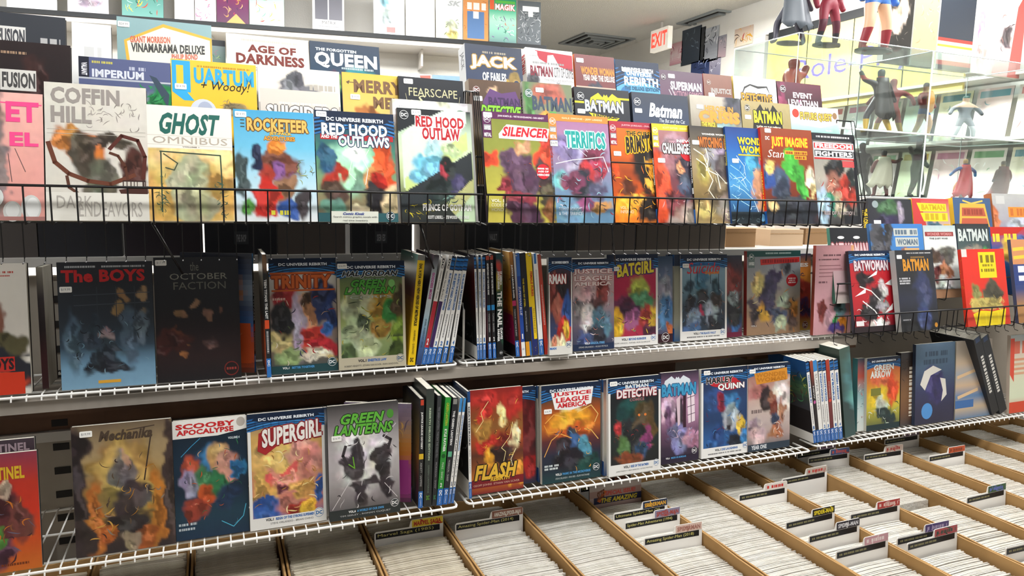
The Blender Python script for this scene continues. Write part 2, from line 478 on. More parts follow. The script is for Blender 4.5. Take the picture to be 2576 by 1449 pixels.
def wire_shelf(label, pxa, pxb, py, z, yf, depth, step=.026):
    xa, xb = at_y(pxa, py[0], yf).x, at_y(pxb, py[1], yf).x
    r = empty('wire_shelf', Matrix.Translation((xa, yf, z))); tag(r, label, 'wire shelf', 'white wire shelves')
    L = xb - xa
    for nm, y, zz, rad in (('front_rail', 0, 0, .0032), ('inner_rail', .034, .0, .0026), ('rear_rail', depth, 0, .003), ('middle_rail', depth * .55, 0, .0026)):
        t = MB()
        if nm == 'front_rail': t.tube([(0, depth * .25, 0), (0, .012, 0), (.004, .003, 0), (.012, 0, 0), (L - .012, 0, 0), (L - .004, .003, 0), (L, .012, 0), (L, depth * .25, 0)], rad, 8)
        else: t.tube([(0.002, y, zz), (L - .002, y, zz)], rad, 6)
        t.build(nm, M['whitewire'], r, True)
    w = MB(); w.tube([(0, -.0045, -.0075), (0, -.003, -.002), (0, .003, .0038), (0, depth, .0038)], .0017, 5); me = w.mesh('wire', M['whitewire'])
    for i in range(int((L - .02) / step)):
        o = link(bpy.data.objects.new('wire', me), r); o.location = (.012 + i * step, 0, 0)
    return r
wire_shelf('white wire shelf holding the left half of the middle row of books', -70, 1150, (1003, 915), 1.120, 1.664, .19)
wire_shelf('white wire shelf holding the right half of the middle row of books', 1162, 2122, (912, 829), 1.120, 1.672, .18)
wire_shelf('white wire shelf under the left half of the lowest row of books', -70, 1152, (1450, 1275), 0.798, 1.553, .3)
wire_shelf('white wire shelf under the middle of the lowest row of books', 1178, 2040, (1266, 1127), 0.798, 1.558, .29)
wire_shelf('white wire shelf under the right end of the lowest row of books', 2054, 2690, (1122, 1015), 0.798, 1.582, .27)

def wire_rack(label, xa, xb, tiers, z_low, step=.042, low=(0, 1), side=True):
    y0, z0 = tiers[0]
    r = empty('wire_rack', Matrix.Translation((xa, y0, z0))); tag(r, label, 'wire rack', 'black wire book racks')
    L = xb - xa
    wm = MB(); wm.tube([(0, -.010, .064), (0, -.008, -.001), (0, -.004, -.0065), (0, .058, -.001)], .0017, 5); wme = wm.mesh('wire', M['blackwire'])
    for k, (y, z) in enumerate(tiers):
        dy, dz = y - y0, z - z0
        for nm, yy, zz, rad in (('front_rail', -.010, .064, .0028), ('floor_rail', .045, -.005, .0024), ('rear_rail', .062, .05, .0022)):
            t = MB(); t.tube([(0, dy + yy, dz + zz), (L, dy + yy, dz + zz)], rad, 6); t.build(nm, M['blackwire'], r, True)
        n = int(L / step)
        for i in range(n + 1):
            if k and i % 2: continue
            o = link(bpy.data.objects.new('wire', wme), r); o.location = (min(L, .004 + i * step), dy, dz)
    # grid below the pockets
    hg = z0 - z_low
    gm = MB(); gm.tube([(0, .062, .05), (0, .062, -hg + .01), (0, .058, -hg + .002), (0, .046, -hg)], .0012, 5); gme = gm.mesh('wire', M['blackwire'])
    a, b = low
    n = int(L * (b - a) / (step * .82))
    for i in range(n + 1):
        o = link(bpy.data.objects.new('wire', gme), r); o.location = (L * a + i * step * .82, 0, 0)
    if side:
        for x in (0, L):
            for s in (0, .012):
                t = MB(); t.tube([(x, -.010 + s, .064), (x, .055 + s, .30), (x, .12 + s, .31), (x, .135 + s, .05)], .0016, 6); t.build('side_bar', M['blackwire'], r, True)
        for x in (L * .86, L * .3):
            t = MB(); t.tube([(x, .03, -.005), (x + .05, .085, -hg - .03)], .0024, 6); t.build('brace', M['blackwire'], r, True)
    return r
TA = [TIER['front'], TIER['middle'], TIER['rear']]
wire_rack('black wire book rack holding the left half of the top rows', at_y(-90, 500, 1.545).x, at_y(1214, 505, 1.545).x, TA, CAPZ + .012)
wire_rack('black wire book rack holding the right half of the top rows', at_y(1224, 496, 1.545).x, at_y(2178, 504, 1.545).x, TA, CAPZ + .012, low=(0, .62))
wire_rack('black wire book rack below the clear display cases', at_y(2150, 800, 1.565).x, at_y(2700, 775, 1.565).x, [TIER['cfront'], TIER['cmiddle'], TIER['crear']], 1.10, step=.062, side=False)

# wire bookend between the two groups of spines on the middle shelf
bx = at_y(1160, 850, 1.70)
t = MB(); b0 = at_z(1150, 914, 1.125)
t.tube([(0, 0, 0), (0, 0, .125), (0, .012, .14), (0, .09, .14), (0, .102, .125), (0, .102, 0)], .003, 8)
bo = t.build('bookend', M['whitewire'], None, True); bo.location = (at_y(1166, 850, 1.69).x, 1.69, 1.128)
tag(bo, 'white wire bookend between the leaning and the upright spines', 'bookend')

# small notice clipped to the left rack
p0, p1 = at_y(834, 531, 1.541), at_y(952, 561, 1.541)
kw, kh = p1.x - p0.x, p0.z - p1.z
k = empty('notice_card', Matrix.Translation((p0.x, 1.541, p1.z))); tag(k, 'small cream notice card hung on the wire rack below the white title cover', 'notice')
q = MB(); q.box(0, kw, 0, .0012, 0, kh); q.build('card', mat('cream_card', 'e9ecdf', .6), k)
a, l = MB(), MB()
Print('T 24 9 70 32 3a4f9a bi Comic Kiosk;T 4 40 97 60 2a2c34 - Search comics graphic novels with;T 24 70 78 92 2a2c34 - real time inventory.', kw, kh).draw(a, l, lambda u, v, z: (u * kw, -z, (1 - v) * kh))
l.build('lettering', M['ink'], k)

# ------------------------------------------------------------------ dark boxes standing on the cap, seen below the racks
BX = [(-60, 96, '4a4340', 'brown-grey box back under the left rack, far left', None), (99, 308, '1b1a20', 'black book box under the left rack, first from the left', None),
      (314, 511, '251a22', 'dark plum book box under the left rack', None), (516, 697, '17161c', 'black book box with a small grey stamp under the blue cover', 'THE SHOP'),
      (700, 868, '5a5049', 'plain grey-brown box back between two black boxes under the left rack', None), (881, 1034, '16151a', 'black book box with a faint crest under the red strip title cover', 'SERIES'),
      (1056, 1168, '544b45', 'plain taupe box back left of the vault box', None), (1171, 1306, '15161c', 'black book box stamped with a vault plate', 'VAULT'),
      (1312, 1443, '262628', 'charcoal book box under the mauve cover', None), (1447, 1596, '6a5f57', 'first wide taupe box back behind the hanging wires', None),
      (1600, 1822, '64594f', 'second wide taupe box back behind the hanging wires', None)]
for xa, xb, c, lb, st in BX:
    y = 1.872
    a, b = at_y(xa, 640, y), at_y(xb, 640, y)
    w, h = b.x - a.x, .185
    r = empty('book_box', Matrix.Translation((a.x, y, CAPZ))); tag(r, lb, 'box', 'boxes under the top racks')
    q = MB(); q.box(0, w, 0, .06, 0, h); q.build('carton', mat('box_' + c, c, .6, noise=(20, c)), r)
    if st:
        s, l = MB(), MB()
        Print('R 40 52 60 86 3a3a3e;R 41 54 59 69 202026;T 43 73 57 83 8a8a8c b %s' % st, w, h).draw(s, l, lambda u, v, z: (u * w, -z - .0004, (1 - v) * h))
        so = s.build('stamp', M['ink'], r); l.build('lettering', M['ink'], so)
# white slim box between them
a = at_y(869, 640, 1.872); q = MB(); q.box(0, .012, 0, .06, 0, .185); o = q.build('slim_box', M['whitecard'])
o.location = (a.x, 1.872, CAPZ); tag(o, 'slim white box edge standing left of the black box with a faint crest', 'box')
# cartons in the open right part
def carton(name, xa, xb, ya, yb, y, d, c, lb, flap=True):
    p, q_ = at_y(xa, yb, y), at_y(xb, ya, y)
    r = empty(name, Matrix.Translation((p.x, y, p.z))); tag(r, lb, 'box')
    w, h = q_.x - p.x, q_.z - p.z
    b = MB(); b.box(0, w, 0, d, 0, h); b.build('body', mat(name + c, c, .8, noise=(9, c)), r)
    if flap:
        b = MB(); b.box(-.001, w + .001, -.001, .0, h * .78, h * .80); b.build('flap_seam', M['cardedge'], r)
    return r
carton('cardboard_box', 1824, 1902, 575, 622, 1.93, .25, 'a07a52', 'upright tan cardboard box right of the hanging wires')
carton('cardboard_box', 1936, 2022, 578, 626, 1.95, .2, 'b59a7c', 'pale cardboard box under the rust brown cover')
carton('white_carton', 1903, 1934, 566, 612, 2.08, .2, 'eeeeec', 'white carton seen in the gap behind the right rack', False)
carton('cardboard_box', 2024, 2084, 575, 622, 2.0, .2, '8a6a48', 'brown cardboard box left of the slit-eyed cover')
carton('white_carton', 2056, 2100, 846, 875, 1.80, .08, 'eceae8', 'small white carton on the end of the middle shelf level', False)
carton('cardboard_box', 1880, 1960, 850, 905, 1.83, .04, '7a5638', 'brown cardboard sheet under the right end of the middle shelf')
carton('cardboard_box', 1962, 2052, 848, 893, 1.83, .04, '6e4e34', 'darker brown cardboard sheet beside the small white carton')

# ------------------------------------------------------------------ books
BOOKN = [0]
def book(name, label, mtx, w, h, t, art, group, spine=None, side=None, price=None, kind='face', back='3a3a3c', cat='book', res=None, hard=False, gloss='print'):
    """a book at its bottom left front corner (x across, y inwards, z up)"""
    BOOKN[0] += 1
    root = empty(name, mtx)
    tag(root, label, cat, group)
    pr = Print(art, w, h, BOOKN[0])
    if kind == 'face':
        d = t; nx, ny = res or (36, 52)
    else:
        d = side[0] if side else 0.165; nx, ny = 3, 20
    # cover: front grid, left face, right edge strip and back
    img = pr.raster(nx, ny)
    xs = np.linspace(0, w, nx); zs = np.linspace(h, 0, ny)
    vs = [(x, 0.0, z) for z in zs for x in xs]
    fs = [(j * nx + i, (j + 1) * nx + i, (j + 1) * nx + i + 1, j * nx + i + 1) for j in range(ny - 1) for i in range(nx - 1)]
    cols = list(img.reshape(-1, 3))
    def extra(pts, c):
        b = len(vs); vs.extend(pts); fs.append((b, b + 1, b + 2, b + 3)); cols.extend([c] * 4)
    cb = lin(back)
    ct = 0.0012 if not hard else 0.0025
    if kind == 'face':
        sc = lin(spine.split('|')[0]) if spine else cb
        extra([(0, 0, 0), (0, 0, h), (0, d, h), (0, d, 0)], sc)                     # spine on the left side
        extra([(w, ct, 0), (w, ct, h), (w, 0, h), (w, 0, 0)], cb)                   # cover edges
        extra([(w, d, 0), (w, d, h), (w, d - ct, h), (w, d - ct, 0)], cb)
        extra([(0, 0, h), (w, 0, h), (w, ct, h), (0, ct, h)], cb); extra([(0, d - ct, h), (w, d - ct, h), (w, d, h), (0, d, h)], cb)
        extra([(w, d, 0), (0, d, 0), (0, d, h), (w, d, h)], cb)                     # back cover
        extra([(0, 0, 0), (0, ct, 0), (w, ct, 0), (w, 0, 0)], cb)
        pg = (ct, w - ct * 1.5, ct, d - ct)
    else:
        sc = lin(side[1]) if side and not side[1].startswith('G') else cb
        if not (side and side[1].startswith('G')):
            extra([(0, 0, 0), (0, 0, h), (0, d, h), (0, d, 0)], sc)
        extra([(w, d, 0), (w, d, h), (w, 0, h), (w, 0, 0)], cb)
        extra([(0, 0, h), (ct, 0, h), (ct, d, h), (0, d, h)], sc); extra([(w - ct, 0, h), (w, 0, h), (w, d, h), (w - ct, d, h)], cb)
        extra([(0, 0, h), (w, 0, h), (w, ct, h), (0, ct, h)], cb)
        extra([(0, 0, 0), (0, d, 0), (w, d, 0), (w, 0, 0)], cb)
        pg = (ct, w - ct, ct, d - ct * 1.5)
    me = bpy.data.meshes.new('cover'); me.from_pydata(vs, [], fs); me.materials.append(M[gloss])
    at = me.color_attributes.new('Col', 'FLOAT_COLOR', 'POINT')
    ca = np.ones((len(vs), 4), np.float32); ca[:, :3] = np.array(cols); at.data.foreach_set('color', ca.ravel())
    cover = link(bpy.data.objects.new('cover', me), root)
    pb = MB(); pb.box(pg[0], pg[1], pg[2], pg[3], 0.001, h - (0.003 if hard else 0.0006))
    pb.build('pages', M['paper'], root)
    a, l, tt, lg = MB(), MB(), MB(), MB()
    pr.draw(a, l, lambda u, v, q: (u * w, -q, (1 - v) * h), tt, lg)
    if kind == 'face' and spine and '|' in spine:
        ps = Print(spine.split('|', 1)[1], d, h)
        ps.draw(a, l, lambda u, v, q: (-q, d * (1 - u), (1 - v) * h))
    if kind == 'spine' and side and side[1].startswith('G'):
        ps = Print(side[1], d, h, BOOKN[0])
        im = ps.raster(16, 24); s = MB()
        for j in range(23):
            for i in range(15):
                s.face([(0, d * (1 - (i + q[0]) / 15), h * (1 - (j + q[1]) / 23)) for q in ((0, 0), (0, 1), (1, 1), (1, 0))], tuple(im[j, i]))
        s.build('back_cover', M[gloss], root)
        ps.draw(a, l, lambda u, v, q: (-q, d * (1 - u), (1 - v) * h))
    if a.f: a.build('cover_print', M['ink'], root)
    if tt.f: tt.build('title', M['ink'], root)
    if l.f: l.build('lettering', M['ink'], root)
    if lg.f: lg.build('publisher_logo', M['ink'], root)
    if price:
        px, py, txt = price
        sw, sh = 0.022, 0.012
        x0, z0 = px / 100 * w, (1 - py / 100) * h
        st = MB(); n = 5; pts = []
        for cx, cz, a0 in ((x0 + sw - .002, z0 - .002, 0), (x0 + .002, z0 - .002, 90), (x0 + .002, z0 - sh + .002, 180), (x0 + sw - .002, z0 - sh + .002, 270)):
            for i in range(n):
                an = R_(a0 + i * 90 / (n - 1)); pts.append((cx + .002 * math.cos(an), -.0009, cz + .002 * math.sin(an)))
        st.face(pts[::-1])
        for i in range(len(pts)):
            p, q = pts[i], pts[(i + 1) % len(pts)]
            st.face([p, q, (q[0], 0, q[2]), (p[0], 0, p[2])])
        so = st.build('price_sticker', M['sticker'], root)
        pt = MB(); v, f = glyphs(txt, 0.0, 0.0)
        pt.raw([(x0 + sw * .14 + a_ * sw * .72, -.00105, z0 - sh * .72 + b_ * sh * .45) for a_, b_ in v], f, (.25, .25, .28))
        pt.build('price_print', M['ink'], so)
    return root

def frame(p, yaw=0.0, lean=0.0, roll=0.0):
    return Matrix.Translation(p) @ Matrix.Rotation(yaw, 4, 'Z') @ Matrix.Rotation(-lean, 4, 'X') @ Matrix.Rotation(roll, 4, 'Y')

def rack_book(tier, tl, tr, label, art, dy=0.0, t=0.012, **kw):
    y0, z0 = TIER[tier]; y0 += dy
    n = Vector((0, math.cos(LEAN), -math.sin(LEAN))); p = Vector((0, y0, z0))
    a, b = at_plane(*tl, p, n), at_plane(*tr, p, n)
    h = ((a.z + b.z) / 2 - z0) / math.cos(LEAN); w = b.x - a.x
    big = (tr[0] - tl[0]) > 140
    return book(kw.pop('name', 'graphic_novel'), label, frame(Vector((a.x, y0, z0)), 0, LEAN), w, h, t, art,
                kw.pop('group', 'books in the top wire racks'), res=(56, 80) if big else None, **kw)

SHELF = {'mid': 1.128, 'low': 0.806}
def shelf_book(row, bl, br, top, label, art, t=0.012, lean=5, yaw=None, dy=0.0, **kw):
    z = SHELF[row]
    a, b = at_z(*bl, z), at_z(*br, z)
    if yaw is None:
        y = (a.y + b.y) / 2 + dy
        a, b = Vector((a.x * y / a.y, y, z)), Vector((b.x * y / b.y, y, z)); yw = 0.0
    else:
        yw = math.atan2(b.y - a.y, b.x - a.x)
    w = (b - a).length; L = R_(lean)
    up = Vector((-math.sin(yw) * math.sin(L), math.cos(yw) * math.sin(L), math.cos(L)))
    n = Vector((math.cos(yw), math.sin(yw), 0)).cross(up)
    q = at_plane(*top, a, n)
    h = (q - a).dot(up)
    return book(kw.pop('name', 'graphic_novel'), label, frame(a, yw, L), w, h, t, art,
                kw.pop('group', 'books on the white wire shelves'), res=(56, 80) if br[0] - bl[0] > 150 else None, **kw)

def spine_book(row, bl, br, top, label, art, y=None, yaw=0.0, depth=0.165, side='2a2a2e', **kw):
    """spine outwards: bottom corners of the spine and the middle of its top in the picture"""
    z = SHELF[row]
    if y is None: y = at_z(bl[0], bl[1], z).y
    a = at_y(bl[0], bl[1], y); b = at_y(br[0], br[1], y); c = at_y(top[0], top[1], y)
    w = abs(b.x - a.x); a.z = z
    m = (a.x + b.x) / 2
    roll = math.atan2(c.x - m, c.z - z); h = math.hypot(c.x - m, c.z - z)
    if yaw: roll, h = 0.0, c.z - z
    return book('graphic_novel', label, frame(a, R_(yaw), 0, roll), w, h, w, art, kw.pop('group', 'books standing spine outwards'), kind='spine', side=(depth, side), **kw)

TAIL = ';R 0 84.5 100 100 2766b4;T 26 86 78 91 f3f6fb vb DC;T 34 92 66 98.5 c9dcf2 v COMICS'

# ------------------------------------------------------------------ the top wire racks: books, left rack
CREDIT = 'd9d4cc'
rack_book('front', (-110, 226), (107, 236), 'pale pink graphic novel with hot pink brushed title, leftmost of the top rack front row',
  'G f2bab0 eaa79d e6a298;B 33 18 16 70 4d4446 .8;B 45 60 10 40 7a6a68 .8;E 62 93 11 8 c9c8c4;E 62 92 8 6 dededb;E 84 90 12 10 d4d4d1;E 86 90 8 8 e8e8e6;E 40 82 12 8 d8dbd8;L ff4f8f 1.6 50 8 98 9;T 56 7 95 23 ff4f8f b ET;T 60 31 94 42 ff4f8f b EL;L 5a4a4c .8 66 44 78 62;L 5a4a4c .8 58 48 62 70;R 0 97 100 100 b07a74', spine='7a3f46', t=.014)
rack_book('front', (110, 205), (367, 222), 'off-white graphic novel with big grey block title and dark tentacle artwork',
  'G dcd7cc d6d0c5;T 6 3 73 15 9c948f b COFFIN;T 6 17 45 29 9c948f b HILL;S 34 3 44 15 94 31 3.2 a79e98 9d9590 8f8780;L b9b3a9 .5 2 34 98 34;L b9b3a9 .5 2 37 98 37;B 22 40 14 8 b5763a .35;B 40 50 19 13 bf7030 .35;B 34 52 12 16 4b4337 .5;B 62 43 26 5 4c4438 .35;B 53 68 16 15 5b5a4b .3;B 88 66 13 20 4c2a25 .5;L 5a2d25 4 62 47 74 37 90 40 97 52 95 68;L 6b3d2c 4.5 3 44 9 58 22 66 40 71 62 73 86 66;L 5a3527 3 62 50 70 52 77 60 79 70;L 5d3a2c 3 20 68 22 76 34 82;R 0 79.5 100 100 e4e0d6;P 4a2b24 72 80 99 80 99 74 70 77;R 74 70 97 76 3a2420;Q 75 71 96 75 cfc8be;T 10 82 44 91 b4aea6 - DARK;T 31 86 93 97 b4aea6 - ENDEAVORS', spine='b9b2a8', t=.016)
rack_book('front', (368, 262), (581, 275), 'cream and ochre graphic novel with dark teal lettering beside the tentacle cover',
  'G f2ece2 efe8dc;R 0 0 100 37 f1ebe1;T 14 6 86 25 27665c bi GHOST;L c9bfb0 .5 0 26 100 26.5;T 6 27 94 33 b8ad9f - OMNIBUS;L c9bfb0 .5 0 34 100 34.5;T 40 35 60 36 8a8074 b VOLUME 1;RR 0 37.5 100 100 d9b266;B 50 50 60 20 e6c98a .9;B 50 75 60 30 d3a85a .9;B 52 62 20 22 a9ab8a .5;B 33 66 12 16 a6a785 .5;B 55 86 26 14 a3a484 .4;L 3a4a3c 1.6 15 40 15 92;L 3a4a3c 1.6 14 40 85 42;L 3a4a3c 1.6 85 42 87 93;S 26 5 12 62 20 94 3.5 3f5d4d 35503f 4b6a55;S 22 6 82 62 90 94 3.5 3f5d4d 35503f 4b6a55;L 4a523f 1.4 18 42 34 50 30 56 20 54', spine='c9b48a', t=.022)
rack_book('front', (586, 272), (788, 287), 'sky blue graphic novel with orange retro title, in the top rack above a grey gap',
  'G 4aa3cf 6fbddd b9dbe8 dfe3e4;N .04;T 16 7 93 19 e9b860 b/6b4a24 ROCKETEER;R 8 9 13 10 4a4a3a;R 8 12 13 13 4a4a3a;R 8 15 13 16 4a4a3a;T 43 19 71 22.5 f0c35a b/7a4a20 JET-PACK;T 36 23 75 27 e8a040 b/7a4a20 ADVENTURES;B 55 50 26 13 6a3b2c .5;B 57 56 10 9 7b4f86 .4;B 60 70 15 12 8a6448 .5;B 38 60 10 10 a33a2c .5;B 35 78 13 20 bf2a22 .4;B 46 83 8 12 c8382a .4;B 52 34 11 8 d07a2a .4;B 28 44 8 10 1d2440 .5;B 8 58 8 18 3d4a4a .7;B 14 86 9 8 4f8a3a .6;B 68 88 14 10 34569a .5;B 84 84 8 14 403a3c .5;S 18 7 74 44 98 62 4 6a7a50 3d4430 9aa36a;Q 42 90 66 94 d8d040', spine='2d3f52', price=(2, 2, '$14.99'))
rack_book('front', (790, 276), (989, 288), 'dark blue banner book with bold white title over a red strip, top rack front row',
  'G 1d4a78 2c5a66 4d8a70 7a9a72 8a7a5a 3a4a44;RB 20;B 45 50 26 24 9fd6b4 .8;B 48 42 12 10 dff5e6 .8;B 84 40 12 14 c8481f .5;B 78 46 10 10 d9582a .4;B 92 62 9 20 c2491f .5;B 70 60 12 10 c98a52 .5;B 78 62 12 8 b32a1f .5;B 74 76 16 12 1f1d20 .45;B 86 86 14 12 222024 .4;B 66 86 10 12 242226 .5;B 14 44 12 14 24506a .5;B 22 64 12 12 a23022 .5;B 22 74 14 12 4d3a30 .6;B 20 88 18 8 5f8a78 .6;B 92 80 10 14 d9c49a .7;B 50 90 12 7 d4c8a4 .7;L e6f7ea .8 36 34 44 44 40 56 48 62;L e6f7ea .8 66 34 58 44 64 52 60 66;R 6 21 98 26 b3262e;T 8 11 91 22 f6f5f2 b/20405f RED HOOD;T 7 22 27 25 f6f5f2 b AND THE;T 28 22 93 32 f6f5f2 b/20405f OUTLAWS;R 0 92 100 100 2f5c62;D 90 94.5 6 f0f2f2 24404a', spine='22384c', price=(2, 1, '$16.99'))
rack_book('front', (986, 247), (1187, 263), 'thick silver-edged hardcover with green title standing behind the cover with the red outlined title',
  'G d6d2ca cfcac2;N .2;B 50 20 60 30 c9c4ba .9;T 22 7 72 14 1e8a4a b GREEN;E 84 12 8 6 6a8a72;R 94 0 100 100 b3b1ad', dy=.016, t=.026, spine='c8c6c2', hard=True, price=(6, 4, '$39.99'))
rack_book('front', (998, 275), (1182, 278), 'black and pale green book with red title outlined in white, end of left rack',
  'G 22262a b7cdb4 cfe0b8 b8c78a 3a4036 2a2d2e;PP d5dfd2 38 0 94 0 94 10 40 60 5 70 5 24;PP 24282c 0 0 62 0 0 22;PP c7d98a 94 18 94 34 20 74 6 72 6 62;B 48 36 16 10 9cc6cc .6;B 42 50 22 9 6db4cf .5;B 30 58 14 8 72b3c9 .5;B 70 34 12 6 a7c48c .6;PP 2e3336 0 76 94 38 100 36 100 62 0 92;B 66 56 12 14 1e2223 .4;B 60 58 6 8 a03240 .5;B 56 74 24 14 25302f .5;B 80 66 10 12 3c3a58 .6;PP b3b47a 60 84 100 60 100 74 72 94;PP b9d0ac 72 94 100 72 100 100 80 100;S 18 9 4 84 40 98 4 d6c32c 2a2a2a bfae28;S 10 10 50 70 84 90 6 6f8f84 3a4a48 1c2222;T 24 6 90 16 b5242c b/f7f5f2 RED HOOD;T 32 16 84 27 b5242c b/f7f5f2 OUTLAW;D 9 6 6.5 f2f2f0 22262a;T 28 84 94 90 f4f3f0 b PRINCE OF GOTHAM;T 34 94 90 97 d9d9d4 b SCOTT LOBDELL - PETE WOODS - REX LOKUS', spine='2b2d33', price=(19, 1, '$16.99'), dy=-.004)
# middle tier, left rack
rack_book('middle', (-60, 100), (177, 110), 'black and orange graphic novel with white barcode-like block title, middle tier far left',
  'G 2a1f20 1f1a1c 2a2320;R 24 22 62 38 d9d6d0;T 26 24 61 36 4a4848 b FUSION;Q 22 8 52 10 a88a70;B 38 58 12 16 b7a894 .35;B 10 56 20 18 c9591f .4;B 88 60 14 18 d06a24 .4;B 60 40 14 30 3a2220 .6;Q 76 32 96 40 c9c4bc', spine='1c181a')
rack_book('middle', (197, 144), (428, 156), 'slate blue graphic novel with silver capitals and a green figure patch, middle tier',
  'G 5a628a 565e84 c9cdd2 b8bec4 8aa092;N .05;R 0 0 100 17.5 5a6188;R 0 0 11 17.5 1e2130;R 0 17.5 100 19 b9bdc6;T 3 5 9 16 e8e8ee vb VALIANT;Q 14 3 36 5 c8bf5a;T 14 10 70 17 d9dce6 b IMPERIUM;Q 54 6 72 9 b9bdd0;B 88 34 16 16 1f7a42 .5;P 3a4a5a 76 12 84 14 98 28 96 40;S 12 14 72 24 98 44 5 1f8a4a 2f9a58 16603a', spine='34384e')
rack_book('middle', (429, 153), (643, 159), 'yellow graphic novel with tall sky blue letters and a black script word, middle tier',
  'G f2c23c f0bd34 eebb36;N .03;R 1 1 22 28 35a7dc;R 6 5 14 22 f0c43c;P 35a7dc 1 28 18 28 26 35 14 35;T 26 6 97 20 35a7dc b UARTUM;Q 30 4 92 5.5 c08a20;T 34 17 92 27 1b1b1b i + Woody!;E 36 43 15 10 cdd3e0;E 38 43 9 8 aab2c8;B 70 40 18 7 8a7a58 .5;S 14 16 54 34 84 42 4 6f6248 a39270 857552', spine='e8e6e0', price=(4, 21, '$14.99'))
rack_book('middle', (647, 163), (853, 182), 'cream graphic novel with grey lower band and white angular title, middle tier',
  'G efe6da ece3d6 e8ded2;N .03;R 2 20 98 70 d9d0c6;RR 0 32 100 100 9d9690;B 46 22 26 14 7a7a80 .35;B 44 10 10 9 55565c .35;B 36 24 14 8 8e8e94 .4;T 9 34 96 46 f2eee8 b/6a6460 SUICIDERS;Q 24 31 82 33 e6e0d8;Q 62 14 94 19 b9b1a6;R 4 2 13 5 f2eee8', spine='d9d2c8')
rack_book('middle', (859, 178), (1016, 196), 'mustard graphic novel with brown arrow-tipped title, middle tier beside the black cover',
  'G e2b84a e6c878 e0cc98;N .05;T 18 6 96 18 7a5a40 b MERRY;T 48 21 96 32 7a5a40 b MEN;P 6a5540 6 9 12 7 10 11;L 6a5540 1.2 8 9 18 9;B 38 40 22 14 b8703a .35;B 42 48 12 8 dba878 .5;B 82 44 14 12 cdb484 .5', spine='8a6aa0', dy=.014, price=(12, 20, '$19.99'))
rack_book('middle', (1001, 188), (1164, 207), 'charcoal graphic novel with thin gold spiked lettering, middle tier end of the left rack',
  'G 23262c 22252b 24272d;N .03;T 15 10 90 18 c9c29a - FEARSCAPE;T 26 17 40 26 c9c29a i S;L c9c29a .8 18 22 44 24 46 27;L c9c29a .8 54 25 84 24 76 30;L c9c29a .6 22 28 84 29;L c9c29a .5 10 16 14 30;L c9c29a .5 94 16 90 30', spine='1a1c20', price=(8, 2, '$14.99'))
# rear tier, left rack
rack_book('rear', (-70, 28), (164, 40), 'dark slate and red graphic novel with striped white title, rear tier far left',
  'G 3a3d44 383b42 35383f;N .03;R 24 12 56 30 e0dedb;T 26 14 55 28 45464c b FUSION;R 0 34 78 46 c4483f;R 78 34 100 46 e2bda8;R 42 34 50 46 4a3d40;Q 72 20 94 30 b9b8b8', spine='2a2c32')
rack_book('rear', (180, 56), (279, 63), 'blank bright white slim book on the rear tier left of the cinema marquee cover',
  'G f4f4f2 f2f2f0;N .02;B 40 34 12 10 dfe6ea .7;Q 30 22 74 32 dcdcdc;Q 40 40 70 43 b9c0c4', spine='e4e4e2')
rack_book('rear', (293, 45), (531, 60), 'teal and cream hardcover showing a slanted cinema marquee with red and black lines',
  'G 8fb0b4 88a8aa 6f9a98;N .04;P e2b448 7 20 48 3 100 12 100 38 10 44;P efe9da 10 21 48 6 98 14 98 33 13 41;T 13 16 55 22 d0705a bu GRANT MORRISON;T 14 22 92 30 4a4a4a bu VINAMARAMA DELUXE;T 56 29 84 34 d0705a bu PHILIP BOND;L e2b448 1.5 10 44 60 37 100 34;B 48 45 10 12 3a3238 .3;B 36 46 6 8 d8a684 .4;R 58 41 98 60 3f5596;B 75 50 12 8 3f8fc4 .5;B 72 43 12 3 c9b050 .5;R 50 40 58 60 a86a3a;E 18 46 3 2 f2d68a;E 24 45 3 2 f2d68a;E 30 44 3 2 f2d68a', spine='f2f2f0', t=.02, hard=True, price=(1, 4, '$24.99'))
rack_book('rear', (533, 99), (566, 104), 'narrow slice of a green and magenta comic between the marquee cover and the cream one',
  'G 8a9aa0 5a8a62 7a4a66;S 24 22 4 10 96 40 12 2f8a4a d84a8a 20262a c9e0a0;R 0 0 100 6 3a3d42', dy=.02, t=.004)
rack_book('rear', (568, 83), (775, 102), 'cream graphic novel with thin dark red squared title, rear tier',
  'G efe9df ede6db;N .02;T 25 9 84 16.5 7a3028 b AGE OF;T 11 18 94 28 7a3028 b DARKNESS;T 24 31 84 34 8a8078 - VOLUME ONE;Q 18 4 86 6 d0c8bc', spine='d9d2c6')
rack_book('rear', (778, 103), (953, 118), 'navy and teal graphic novel with large white serif-like title, rear tier',
  'G 22334a 20405a 1f5a66 28504a;T 8 6 66 9 dfe6ea b THE FORGOTTEN;T 6 10 96 26 f0f2f0 b QUEEN;B 70 40 26 14 2a8a90 .7;B 30 38 20 8 5a2a40 .7;B 46 40 14 8 6f9a3a .5;P 7fae3a 48 32 50 28 52 33;Q 44 24 90 26 b9c6c8', spine='1c2c40')
